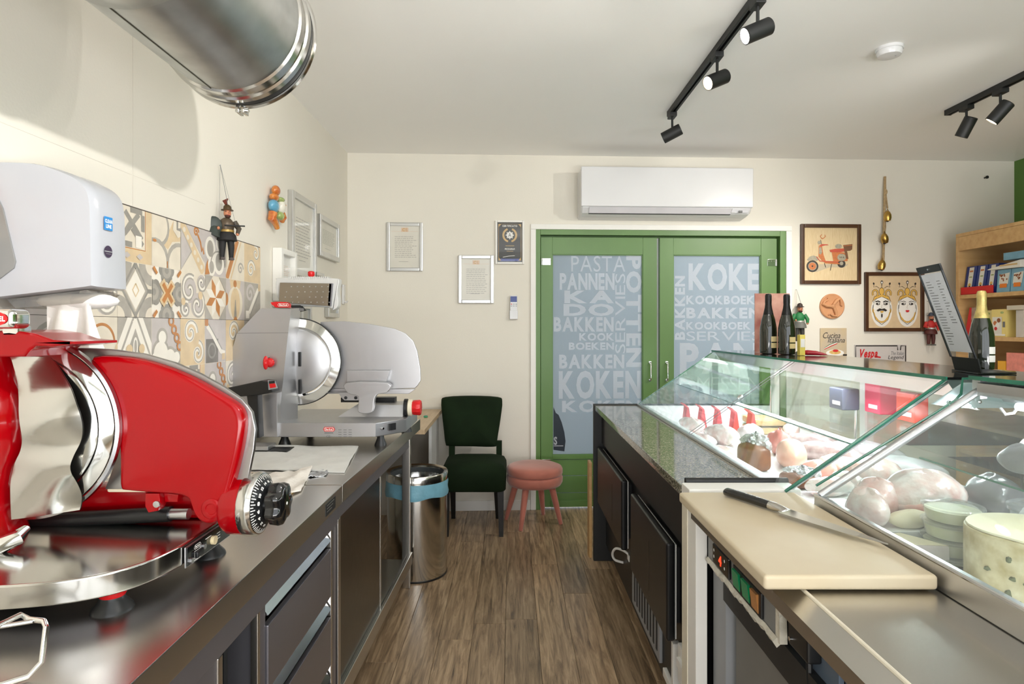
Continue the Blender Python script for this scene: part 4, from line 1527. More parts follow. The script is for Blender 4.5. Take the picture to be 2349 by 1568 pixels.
for n_, lab in enumerate(['0', '2', '4', '6', '8', '10', '12', '14', '16', '18', '20', '22', '24', '26', '28', '30']):
    a = math.radians(250 - n_ * 21)
    ry = Vector((0, math.cos(a), math.sin(a)))
    tg = Vector((0, -math.sin(a), math.cos(a)))
    out = Vector((0.014 / 0.0235, 0, 0)) - ry
    out.normalize()
    p_ = Vector((-0.552 + (0.0645 - 0.047) * (0.014 / 0.0235) + 0.0008, DY, DZ)) + ry * 0.047
    Tn = Matrix((( -tg.x, -out.x, 0, p_.x), (-tg.y, -out.y, 0, p_.y), (-tg.z, -out.z, 0, p_.z), (0, 0, 0, 1)))
    s0 = tk.T
    tk.T = Tn
    tk.text2(lab, -0.0045, -0.003, 0.0045, 0.003, 0.0)
    tk.T = s0
tk.build('scale', dl)
kb = MB(M_blackg)
prof = [(-0.004, 0.030), (0.008, 0.031), (0.012, 0.042), (0.030, 0.044), (0.040, 0.041), (0.044, 0.034), (0.045, 0.012), (0.045, 0.001)]
rings = []
for h_, r_ in prof:
    rings.append([(-0.542 + h_, DY + (r_ * (1 + (0.10 * math.cos(7 * a) if r_ > 0.033 else 0))) * math.cos(a), DZ + (r_ * (1 + (0.10 * math.cos(7 * a) if r_ > 0.033 else 0))) * math.sin(a)) for a in [2 * math.pi * i / 70 for i in range(70)]])
kb.loft(rings)
kbo = kb.build('knob', t, 50)
MB(M_paper).cyl((-0.4975, DY, DZ), (-0.4965, DY, DZ), 0.0035, n=12).build('knob_dot', kbo)
q = at(545, 1138, YP)
MB(M_chrome).ell((q.x + 0.012, YP - 0.004, q.z - 0.005), 0.006, 12, 8).build('rivet', t)

# ------------------------------------------------------------------ silver slicer
t = thing('meat_slicer', 'silver aluminium meat slicer with red knobs on the far counter', 'slicer', (-0.8, 2.85, CZ))
M_sl = mat('slicer_alu', (192, 192, 194), 0.38, 0.9, vary=0.03, vscale=5, rvary=0.05, bscale=25)
hz = MB(M_sl)
fr_ = [(597, 708), (668, 708), (661, 762), (640, 962), (636, 1000), (540, 1000), (512, 872), (543, 765)]
md = [(600, 706), (689, 706), (685, 762), (683, 945), (683, 985), (560, 985), (530, 868), (558, 765)]
bk = [(620, 712), (689, 712), (685, 762), (683, 935), (683, 960), (580, 960), (560, 862), (580, 770)]
hz.loft([[(x, 2.62, z) for x, z in PX(fr_, 2.62)], [(x, 2.735, z) for x, z in PX(md, 2.735)], [(x, 2.92, z) for x, z in PX(bk, 2.92)]])
ho = hz.build('motor_housing', t, 25)
sm = MB(M_ink)
a_, b_2 = xz(544, 764.5, 2.6195), xz(661, 763.5, 2.6195)
sm.hexa([(a_[0], 2.619, a_[1]), (b_2[0], 2.619, b_2[1]), (b_2[0], 2.6215, b_2[1]), (a_[0], 2.6215, a_[1])],
        [(a_[0], 2.619, a_[1] + 0.0018), (b_2[0], 2.619, b_2[1] + 0.0018), (b_2[0], 2.6215, b_2[1] + 0.0018), (a_[0], 2.6215, a_[1] + 0.0018)])
sm.build('housing_seam', ho)
# blade
YS = 2.742
bc = at(683, 829, YS)
MB(M_blackm).lathe([(0.199, 0.0), (0.199, -0.012)], (bc.x, YS, bc.z), (0, -1, 0), 80).build('blade_guard', t)
bl = MB(M_chrome)
bl.lathe([(0.196, 0.001), (0.194, 0.005), (0.158, 0.014), (0.152, 0.010)], (bc.x, YS, bc.z), (0, -1, 0), 96)
bl.build('blade', t)
MB(M_sl).lathe([(0.148, 0.006), (0.145, 0.014), (0.12, 0.026), (0.06, 0.034), (0.001, 0.035)], (bc.x, YS, bc.z), (0, -1, 0), 80).build('blade_cover', t)
for py in (822, 885):
    q = at(688, py, 2.71)
    MB(M_black).box(q.x - 0.006, q.x + 0.008, 2.70, 2.715, q.z - 0.035, q.z + 0.03, 0.003).build('cover_clip', t)
# gauge plate with the blade cut-out
YG = 2.775
gp = [(735, 738), (790, 736), (850, 743), (905, 753), (930, 764), (948, 782), (957, 805), (964, 845), (965, 872), (958, 884), (952, 890), (893, 892), (800, 891), (712, 889),
      (735, 870), (752, 840), (756, 815), (748, 780), (732, 752)]
g_ = MB(M_sl)
g_.prism(PX(gp, YG), YG, YG + 0.012, 'xz', 0.003)
g_.build('gauge_plate', t)
g_ = MB(M_sl)
g_.prism(PX([(712, 890), (953, 892), (938, 903), (712, 903)], YG), YG + 0.001, YG + 0.016, 'xz', 0.002)
g_.build('plate_rail', t)
# carriage arm (T shaped bracket)
g_ = MB(M_sl)
g_.prism(PX([(797, 849), (895, 849), (888, 876), (797, 876)], 2.755), 2.742, YG, 'xz', 0.003)
g_.build('bracket_box', t)
g_ = MB(M_sl)
g_.prism(smooth(PX([(797, 877), (892, 877), (890, 898), (868, 903), (861, 915), (858, 938), (850, 946), (830, 946), (823, 938), (824, 908), (800, 900)], 2.72), True, 3), 2.70, 2.735, 'xz', 0.004)
g_.build('carriage_arm', t)
g_ = MB(M_sl)
g_.prism(PX([(728, 900), (825, 900), (825, 918), (790, 918), (782, 910), (778, 902)], 2.74), 2.738, 2.77, 'xz', 0.002)
for px in (793, 816):
    q = at(px, 912, 2.737)
    g_.m(M_inkd).lathe([(0.008, 0), (0.008, 0.003), (0.004, 0.004)], (q.x, 2.739, q.z), (0, -1, 0), 6)
g_.build('carriage_foot', t)
# base tray
z0, z1 = 0.905, 0.966
pl = [at(637, 968, 2.60), at(870, 975, 2.60), at(930, 960, 2.70)]
b_ = MB(M_sl)
b_.prism([(-1.06, 2.60), (-0.585, 2.60), (-0.475, 2.73), (-0.475, 3.05), (-1.06, 3.05)], z0, z1, 'xy', 0.004)
b_.build('base', t)
bk_ = MB(M_sl)
bk_.hexa([(-0.80, 2.78, z1), (-0.50, 2.78, z1), (-0.50, 2.95, z1), (-0.80, 2.95, z1)], [(-0.72, 2.80, z1 + 0.052), (-0.50, 2.80, z1 + 0.052), (-0.50, 2.95, z1 + 0.052), (-0.72, 2.95, z1 + 0.052)])
bk_.build('carriage_block', t)
MB(M_black).box(-0.82, -0.56, 2.90, 2.95, z1 + 0.052, z1 + 0.075).build('carriage_gap', t)
# badge and rating print on the front of the base
TF = Matrix(((1, 0, 0, 0), (0, 0, -1, 2.5995), (0, 1, 0, 0), (0, 0, 0, 1)))
u, v = xz(755, 984, 2.6)
bd = MB(M_redp, TF)
bd.p2([(u - 0.026, v), (u - 0.02, v + 0.010), (u + 0.02, v + 0.010), (u + 0.026, v), (u + 0.02, v - 0.010), (u - 0.02, v - 0.010)], 0.0006)
bd.m(M_paper).p2([(u - 0.022, v), (u - 0.018, v + 0.0075), (u + 0.018, v + 0.0075), (u + 0.022, v), (u + 0.018, v - 0.0075), (u - 0.018, v - 0.0075)], 0.0010)
bd.m(M_redp).p2([(u - 0.020, v), (u - 0.016, v + 0.0058), (u + 0.016, v + 0.0058), (u + 0.020, v), (u + 0.016, v - 0.0058), (u - 0.016, v - 0.0058)], 0.0014)
bd.m(M_paper).text2('Berkel', u - 0.015, v - 0.004, u + 0.015, v + 0.004, 0.0018)
bd.build('badge', t)
rt = MB(M_ink, TF)
rt.text2('CE', u - 0.012, v - 0.036, u + 0.006, v - 0.026, 0.0006, 'n')
for i in range(4):
    for j in range(3):
        rt.rect2(u + 0.04 + j * 0.022, v - 0.004 - i * 0.010, u + 0.054 + j * 0.022, v - 0.001 - i * 0.010, 0.0006)
rt.rect2(u - 0.02, v - 0.018, u + 0.018, v - 0.014, 0.0006)
rt.build('rating_print', t)['kind'] = 'stuff'
# chamfer panel with switch and screw, red knob and cream dial facing the aisle
sw = MB(M_black)
for a, b in (((-0.535, 2.655), (-0.515, 2.679)),):
    sw.hexa([(a[0] + 0.004, a[1] - 0.004, 0.925), (b[0] + 0.004, b[1] - 0.004, 0.925), (b[0], b[1], 0.925), (a[0], a[1], 0.925)],
            [(a[0] + 0.004, a[1] - 0.004, 0.955), (b[0] + 0.004, b[1] - 0.004, 0.955), (b[0], b[1], 0.955), (a[0], a[1], 0.955)])
sw.build('switch', t)
MB(M_chrome).cyl((-0.560, 2.627, 0.938), (-0.556, 2.623, 0.938), 0.005, n=12).build('screw', t)
kx, ky, kz = -0.445, 2.80, 1.006
MB(mat('cream_dial', (228, 220, 196), 0.4)).lathe([(0.030, -0.036), (0.039, -0.030), (0.039, -0.016), (0.034, -0.012)], (kx, ky, kz), ax, 36).build('dial', t)
MB(M_black).lathe([(0.041, -0.050), (0.041, -0.036), (0.03, -0.034)], (kx, ky, kz), ax, 36).build('dial_ring', t)
kr = MB(M_redp)
prof = [(-0.014, 0.029), (-0.008, 0.033), (0.020, 0.035), (0.027, 0.031), (0.028, 0.001)]
kr.loft([[(kx + h_, ky + r_ * (1 + 0.04 * math.cos(12 * a)) * math.cos(a), kz + r_ * (1 + 0.04 * math.cos(12 * a)) * math.sin(a)) for a in [2 * math.pi * i / 48 for i in range(48)]] for h_, r_ in prof])
kr.build('knob', t, 50)
# red tightening knob on the housing
q = at(614, 831, 2.61)
MB(M_inkd).lathe([(0.024, 0), (0.024, 0.003), (0.02, 0.004)], (q.x + 0.01, 2.625, q.z), (0.25, -1, 0), 24).build('knob_collar', t)
kn = MB(M_redp)
kn.lathe([(0.010, 0.0), (0.018, 0.006), (0.020, 0.018), (0.012, 0.026), (0.001, 0.027)], (q.x + 0.008, 2.618, q.z), (0.25, -1, 0), 20)
kn.ell((q.x, 2.59, q.z), (0.010, 0.02, 0.03), 14, 10)
kn.build('tension_knob', t)
# black switch arm in front
ar = MB(M_black)
ar.prism(PX([(535, 886), (612, 870), (632, 872), (638, 896), (610, 902), (540, 908)], 2.52), 2.46, 2.54, 'xz', 0.006)
aro = ar.build('switch_arm', t)
fp = PX([(614, 872), (630, 873), (636, 890), (616, 894)], 2.455)
MB(M_grey).prism(fp, 2.456, 2.4615, 'xz').build('switch_frame', aro)
MB(M_redp).prism(PX([(617, 880), (630, 879), (632, 888), (619, 890)], 2.45), 2.452, 2.457, 'xz').build('stop_button', aro)
MB(M_black).prism(PX([(616, 874), (629, 873), (630, 878), (617, 880)], 2.45), 2.452, 2.457, 'xz').build('start_button', aro)
ar = MB(M_black)
q0 = PX([(575, 905), (600, 903), (604, 1000), (588, 1000)], 2.52)
ar.prism(q0, 2.48, 2.53, 'xz', 0.004)
ar.build('arm_post', t)
MB(M_black).box(-1.12, -0.92, 2.47, 2.56, CZ + 0.001, CZ + 0.012, 0.003).build('arm_base', t)
MB(M_alu).box(-1.10, -1.0, 2.475, 2.56, CZ + 0.012, CZ + 0.03, 0.003).build('arm_plate', t)
MB(M_sl).prism(PX([(603, 905), (640, 900), (640, 1000), (608, 1000)], 2.60), 2.58, 2.62, 'xz', 0.003).build('housing_foot', t)
# feet
for x, y in ((-0.575, 2.655), (-0.52, 3.0), (-1.0, 2.66), (-1.0, 3.0)):
    MB(M_black).lathe([(0.014, 0.046), (0.016, 0.03), (0.026, 0.006), (0.027, 0.0)], (x, y, CZ), n=20).build('rubber_foot', t)
# product press: ribbed grey frame with perforated plate, red grip, red lever with badge
YT = 2.86
fp = [(637, 637), (700, 634), (768, 638), (778, 643), (774, 668), (776, 700), (762, 712), (752, 705), (664, 700), (640, 690), (632, 660), (633, 642)]
MB(M_greylt).prism(smooth(PX(fp, YT), True, 3), YT, YT + 0.05, 'xz', 0.006).build('press_frame', t)
for i in range(20):
    q = at(661 + i * 4.75, 638.5, YT)
    MB(M_greylt).box(q.x - 0.0022, q.x + 0.0022, YT - 0.002, YT + 0.05, q.z - 0.004, q.z + 0.010, 0.001, 1).build('rib', t)
pp = PX([(643, 648), (762, 650), (758, 702), (640, 693)], YT - 0.012)
po = MB(mat('press_plate', (150, 140, 124), 0.35, 0.9, vary=0.06)).prism(pp, YT - 0.016, YT - 0.006, 'xz', 0.002).build('press_plate', t)
pn = MB(M_alu)
for r in range(4):
    for c in range(8):
        if (r, c) in ((0, 0), (1, 1), (2, 3)):
            continue
        q = at(654 + c * 14 + (3 if r % 2 else 0), 657 + r * 12, YT - 0.018)
        pn.cyl((q.x, YT - 0.019, q.z), (q.x, YT - 0.0155, q.z), 0.0022, 0.003, n=8)
pn.build('stud_pattern', po)
MB(M_steeld).prism(PX([(757, 650), (764, 650), (760, 702), (754, 700)], YT - 0.005), YT - 0.016, YT + 0.0, 'xz').build('press_edge', t)
q = at(714, 629, YT + 0.02)
MB(M_redp).lathe([(0.011, -0.012), (0.016, -0.004), (0.016, 0.010), (0.011, 0.015), (0.001, 0.016)], (q.x, YT + 0.02, q.z), n=24).build('press_knob', t)
MB(M_blackm).prism(PX([(665, 700), (690, 700), (700, 712), (680, 716)], YT), YT - 0.01, YT + 0.02, 'xz').build('press_hinge', t)
lv = MB(M_redp)
lv.prism(PX([(628, 694), (640, 692), (664, 693), (669, 698), (668, 706), (640, 706), (632, 701)], 2.66), 2.62, 2.66, 'xz', 0.004)
lvo = lv.build('lever', t)
MB(M_alu).ell(tuple(at(629, 700, 2.63)), (0.010, 0.010, 0.012), 14, 10).build('lever_knob', lvo)
u, v = xz(650, 699, 2.6185)
lb = MB(M_paper, Matrix(((1, 0, 0, 0), (0, 0, -1, 2.6185), (0, 1, 0, 0), (0, 0, 0, 1))))
lb.line2([(u - 0.02, v - 0.006), (u + 0.02, v - 0.006), (u + 0.024, v), (u + 0.02, v + 0.006), (u - 0.02, v + 0.006), (u - 0.024, v), (u - 0.02, v - 0.006)], 0.0015, 0.0012)
lb.text2('Berkel', u - 0.017, v - 0.0035, u + 0.017, v + 0.0035, 0.0012)
lb.build('badge', lvo)
MB(M_steeld).prism(PX([(664, 706), (690, 706), (690, 712), (664, 712)], 2.74), 2.72, 2.78, 'xz').build('housing_cap', t)

# ------------------------------------------------------------------ paper, bag and rack on the counters
def sheet(name, quad, z, h, amp, seed, m, label, cat, thick=0.004, nx=22, ny=14):
    """a crinkled sheet over a quad given by four pixels on the counter"""
    rnd = random.Random(seed)
    P4 = [onz(a, b, z) for a, b in quad]
    ph = [rnd.uniform(0, 6.28) for _ in range(8)]
    top, bot = [], []
    for i in range(ny + 1):
        r1_, r2_ = [], []
        for j in range(nx + 1):
            a, b = j / nx, i / ny
            p = P4[0] * (1 - a) * (1 - b) + P4[1] * a * (1 - b) + P4[2] * a * b + P4[3] * (1 - a) * b
            k = (math.sin(7 * a + ph[0]) * math.cos(5 * b + ph[1]) + 0.7 * math.sin(13 * a + 9 * b + ph[2]) + 0.5 * math.cos(21 * b - 11 * a + ph[3]) + 0.4 * math.sin(31 * a + ph[4]) * math.sin(27 * b + ph[5]))
            zz = max(0.0015, h * 0.5 + amp * k)
            r1_.append((p.x, p.y, z + zz + thick))
            r2_.append((p.x, p.y, z + max(0.0008, zz - 0.001)))
        top.append(r1_)
        bot.append(r2_)
    mb = MB(m)
    n = nx + 1
    vs = [p for r in top for p in r] + [p for r in bot for p in r]
    off = n * (ny + 1)
    fs = []
    for i in range(ny):
        for j in range(nx):
            a = i * n + j
            fs.append((a, a + 1, a + n + 1, a + n))
            fs.append((off + a, off + a + n, off + a + n + 1, off + a + 1))
    for j in range(nx):
        fs.append((j, off + j, off + j + 1, j + 1))
        a = ny * n + j
        fs.append((a, a + 1, off + a + 1, off + a))
    for i in range(ny):
        a = i * n
        fs.append((a, a + n, off + a + n, off + a))
        a = i * n + nx
        fs.append((a, off + a, off + a + n, a + n))
    mb.add(vs, fs)
    return tag(mb.build(name, None, 70), label, cat)


M_wax = mat('greaseproof_paper', (214, 214, 210), 0.45, vary=0.05, vscale=14, bump=0.15, bscale=30)
sheet('paper_sheet', [(540, 1026), (822, 1026), (790, 1085), (560, 1078)], CZ, 0.008, 0.0022, 3, M_wax, 'stack of grey white wrapping paper sheets behind the red slicer', 'paper')
sheet('plastic_bag', [(560, 1096), (716, 1080), (690, 1128), (570, 1170)], CZ, 0.014, 0.005, 8, mat('white_bag', (236, 230, 222), 0.35, vary=0.05, bump=0.4, bscale=40), 'crumpled white plastic bag beside the black slicer knob', 'bag')
sheet('cloth', [(575, 1160), (668, 1118), (676, 1128), (600, 1178)], CZ, 0.003, 0.001, 11, mat('orange_cloth', (222, 188, 130), 0.8), 'thin orange edged cloth under the white plastic bag', 'cloth', 0.002)
sheet('foil_scrap', [(716, 1082), (760, 1074), (748, 1092), (706, 1096)], CZ, 0.006, 0.003, 12, M_alu, 'small crinkled foil scrap beside the paper sheets', 'foil', 0.001)

t = thing('wire_rack', 'chrome wire rack at the bottom left corner', 'rack', (-0.78, 0.86, CZ))
r = 0.0042
f1 = [onz(-120, 1490, CZ + 0.075), onz(48, 1409, CZ + 0.075), onz(66, 1420, CZ + 0.073), onz(100, 1424, CZ + 0.072), onz(106, 1436, CZ + 0.070)]
lowz = CZ + 0.006
e = f1[-1]
f1 += [Vector((e.x - 0.002, e.y - 0.006, CZ + 0.02)), Vector((e.x - 0.012, e.y - 0.02, lowz)), Vector((e.x - 0.16, e.y - 0.16, lowz))]
MB(M_chrome).tube([tuple(p) for p in f1], r, 10).build('wire', t)
a = onz(76, 1424, CZ + 0.072)
MB(M_chrome).tube([tuple(a), (a.x - 0.10, a.y - 0.045, CZ + 0.072), (a.x - 0.24, a.y - 0.10, CZ + 0.072)], r * 0.8, 10).build('wire', t)
MB(M_chrome).tube([(e.x - 0.09, e.y - 0.09, lowz), (e.x - 0.2, e.y - 0.05, lowz), (e.x - 0.24, e.y - 0.10, CZ + 0.072)], r * 0.8, 10).build('wire', t)

# ------------------------------------------------------------------ dark green chair
M_velvet = mat('dark_green_velvet', (18, 34, 14), 0.85, spec=0.2, vary=0.25, vscale=7)
M_darkleg = mat('black_wood_leg', (20, 18, 17), 0.45)
t = thing('dining_chair', 'dark green velvet chair with black legs against the back wall', 'chair', (-0.25, 4.15, 0))


def rrect(cx, cy, hx, hy, r, z, n=6):
    pts = []
    for sx, sy, a0 in ((1, 1, 0), (-1, 1, 90), (-1, -1, 180), (1, -1, 270)):
        for i in range(n + 1):
            a = math.radians(a0 + 90 * i / n)
            pts.append((cx + sx * (hx - r) + r * math.cos(a), cy + sy * (hy - r) + r * math.sin(a), z))
    return pts


st = MB(M_velvet)
st.loft([rrect(-0.246, 4.135, 0.205, 0.195, 0.05, 0.300), rrect(-0.246, 4.135, 0.212, 0.205, 0.05, 0.31), rrect(-0.246, 4.135, 0.216, 0.21, 0.055, 0.40), rrect(-0.246, 4.135, 0.214, 0.208, 0.06, 0.435),
         rrect(-0.246, 4.135, 0.200, 0.195, 0.06, 0.462), rrect(-0.246, 4.137, 0.165, 0.16, 0.07, 0.477), rrect(-0.246, 4.14, 0.08, 0.08, 0.05, 0.482)])
st.build('seat', t, 60)
YB_ = 4.335
bo = PX([(1020, 912), (1080, 909), (1142, 912), (1152, 922), (1149, 955), (1142, 1000), (1139, 1019), (1132, 1024), (1080, 1023), (1030, 1022), (1022, 1017), (1018, 990), (1013, 950), (1011, 922)], YB_)
bs = smooth(bo, True, 3)
bx_ = sum(p[0] for p in bs) / len(bs)
bz_ = sum(p[1] for p in bs) / len(bs)
bk = MB(M_velvet)
bk.loft([[(bx_ + (x - bx_) * k, y + 0.10 * (z - 0.5), bz_ + (z - bz_) * k) for x, z in bs] for y, k in ((YB_ - 0.036, 0.35), (YB_ - 0.035, 0.75), (YB_ - 0.029, 0.93), (YB_ - 0.015, 0.99), (YB_, 1.0), (YB_ + 0.02, 1.0), (YB_ + 0.032, 0.96))])
bk.build('backrest', t, 60)
for x in (-0.425, -0.085):
    MB(M_velvet).hexa([(x - 0.02, 4.30, 0.40), (x + 0.02, 4.30, 0.40), (x + 0.02, 4.345, 0.40), (x - 0.02, 4.345, 0.40)],
                      [(x - 0.02, 4.325, 0.56), (x + 0.02, 4.325, 0.56), (x + 0.02, 4.365, 0.56), (x - 0.02, 4.365, 0.56)]).build('back_post', t)
for x, y, dx, dy in ((-0.425, 3.975, 0, 0.0), (-0.068, 3.975, 0.004, 0.0), (-0.415, 4.28, 0, 0.07), (-0.105, 4.28, 0.01, 0.07)):
    a, b = 0.021, 0.014
    MB(M_darkleg).hexa([(x + dx - b, y + dy - b, 0.0), (x + dx + b, y + dy - b, 0.0), (x + dx + b, y + dy + b, 0.0), (x + dx - b, y + dy + b, 0.0)],
                       [(x - a, y - a, 0.305), (x + a, y - a, 0.305), (x + a, y + a, 0.305), (x - a, y + a, 0.305)]).build('leg', t)

# ------------------------------------------------------------------ pink stool
M_pink = mat('pink_velvet', (188, 112, 94), 0.7, vary=0.12, vscale=9, sheen=0.5)
sc = Vector((0.168, 4.262, 0))
t = thing('stool', 'round dusty pink velvet stool with splayed legs before the green door', 'stool', tuple(sc))
MB(M_pink).lathe([(0.15, 0.268), (0.185, 0.274), (0.197, 0.295), (0.199, 0.325), (0.192, 0.342), (0.18, 0.346)], sc, n=56).build('base_ring', t, 60)
MB(M_pink).lathe([(0.18, 0.343), (0.193, 0.346), (0.198, 0.356), (0.198, 0.382), (0.190, 0.398), (0.165, 0.408), (0.09, 0.413), (0.001, 0.414)], sc, n=56).build('cushion', t, 60)
for bx, by in ((0.066, 4.075), (0.350, 4.215), (0.238, 4.435), (-0.036, 4.320)):
    o = Vector((bx, by, 0)) - sc
    a = sc + o * 0.62 + Vector((0, 0, 0.285))
    b = sc + o
    MB(M_pink).lathe([(0.024, 0), (0.021, (a - b).length * 0.5), (0.0145, (a - b).length - 0.003), (0.012, (a - b).length)], a, (b - a), 18).build('leg', t)

# ------------------------------------------------------------------ waste bin
bc = Vector((-0.53, 3.402, 0))
t = thing('waste_bin', 'cylindrical stainless steel waste bin with a blue bag liner', 'bin', tuple(bc))
MB(M_polish).lathe([(0.001, 0.003), (0.165, 0.003), (0.168, 0.012), (0.168, 0.50), (0.163, 0.50), (0.16, 0.02), (0.001, 0.015)], bc, n=64, cap=False).build('body', t)
MB(M_black).lathe([(0.169, 0.0), (0.170, 0.008), (0.167, 0.012), (0.15, 0.003)], bc, n=48, cap=False).build('base_ring', t)
MB(M_polish).lathe([(0.166, 0.525), (0.1735, 0.528), (0.1735, 0.566), (0.169, 0.572), (0.150, 0.566), (0.150, 0.535), (0.140, 0.50)], bc, n=64, cap=False).build('rim', t)
bg = MB(mat('blue_bag', (122, 178, 198), 0.4, vary=0.1, vscale=20, bump=0.3, bscale=30))
rg = []
for z, r, am in ((0.53, 0.172, 0.0005), (0.51, 0.175, 0.0012), (0.485, 0.174, 0.002), (0.462, 0.177, 0.0025), (0.447, 0.173, 0.003)):
    rg.append([(bc.x + (r + am * math.sin(9 * a + z * 60)) * math.cos(a), bc.y + (r + am * math.sin(9 * a + z * 60)) * math.sin(a), z + (0.006 * math.sin(5 * a) if z < 0.45 else 0)) for a in [2 * math.pi * i / 72 for i in range(72)]])
bg.loft(rg, False)
bg.build('bag_cuff', t)
MB(mat('grey_bag_inside', (66, 70, 72), 0.5)).lathe([(0.150, 0.555), (0.146, 0.50), (0.14, 0.30), (0.001, 0.25)], bc, n=40, cap=False).build('bag_lining', t)

# ------------------------------------------------------------------ framed sheets
M_picglass = mat_glass('picture_glass', (254, 254, 254), 0.45)


def framed(T, u0, v0, u1, v1, fw, dep, mframe, draw, label, mpaper=None, cat='picture frame', group=None, glass=True, name='picture_frame'):
    ctr = T @ Vector(((u0 + u1) / 2, v0, 0))
    t = thing(name, label, cat, tuple(ctr), group=group)
    for a, b, c, d in ((u0, u0 + fw, v0, v1), (u1 - fw, u1, v0, v1), (u0 + fw, u1 - fw, v0, v0 + fw), (u0 + fw, u1 - fw, v1 - fw, v1)):
        MB(mframe, T).box(a, b, c, d, 0.001, dep, min(0.004, fw * 0.3)).build('frame_bar', t)
    sh = MB(mpaper or M_paper, T).box(u0 + fw * 0.7, u1 - fw * 0.7, v0 + fw * 0.7, v1 - fw * 0.7, 0.001, dep * 0.45).build('sheet', t)
    if draw:
        draw(T @ Matrix.Translation((0, 0, dep * 0.45)), u0 + fw, v0 + fw, u1 - fw, v1 - fw, sh)
    if glass:
        MB(M_picglass, T).box(u0 + fw * 0.8, u1 - fw * 0.8, v0 + fw * 0.8, v1 - fw * 0.8, dep * 0.62, dep * 0.68).build('glass', t)
    return t


M_text = mat('pale_print', (176, 172, 164), 0.7)
M_gold = mat('gold_print', (206, 172, 112), 0.5)
M_peach = mat('peach_print', (226, 196, 170), 0.7)


def letter(seed, crest=True, lines=12, m=None):
    def f(T, u0, v0, u1, v1, sh):
        rnd = random.Random(seed)
        w, h = u1 - u0, v1 - v0
        mb = MB(m or M_text, T)
        for i in range(lines):
            v = v1 - h * (0.26 + 0.045 * i)
            a = u0 + w * 0.16
            while a < u0 + w * rnd.uniform(0.72, 0.86):
                L = w * rnd.uniform(0.04, 0.12)
                mb.rect2(a, v, min(a + L, u1 - w * 0.1), v + h * 0.012, 0.0004)
                a += L + w * 0.02
        mb.rect2(u0 + w * 0.3, v1 - h * 0.86, u0 + w * 0.62, v1 - h * 0.85, 0.0004)
        o = mb.build('print', sh)
        o['kind'] = 'stuff'
        if crest:
            c = MB(M_peach, T)
            cx, cy = (u0 + u1) / 2, v1 - h * 0.09
            c.rect2(u0 + w * 0.05, v1 - h * 0.13, u1 - w * 0.05, v1 - h * 0.125, 0.0004)
            c.rect2(cx - w * 0.12, cy - h * 0.05, cx + w * 0.12, cy + h * 0.05, 0.0005)
            c.m(M_gold).ring2(cx - w * 0.03, cy, w * 0.03, w * 0.055, 0.0008, 14, 0.6, 5.6)
            c.line2([(cx + w * 0.05, cy + h * 0.04), (cx + w * 0.05, cy - h * 0.04), (cx + w * 0.09, cy - h * 0.03)], w * 0.02, 0.0008)
            c.build('crest', sh)
    return f


def bwbox(x0, y0, x1, y1, n):
    a, b = bw(x0, y1, n), bw(x1, y0, n)
    return a[0], a[1], b[0], b[1]


M_cream = mat('cream_sheet', (228, 224, 212), 0.6)
framed(T_BACK, *bwbox(886, 510, 970, 621, 0.02), 0.026, 0.022, M_silverframe, letter(1), 'silver framed typed letter, leftmost on the back wall', M_cream)
framed(T_BACK, *bwbox(1051, 585, 1133, 695, 0.02), 0.026, 0.022, M_silverframe, letter(2, True, 14), 'silver framed letter above and left of the wall remote', M_cream)


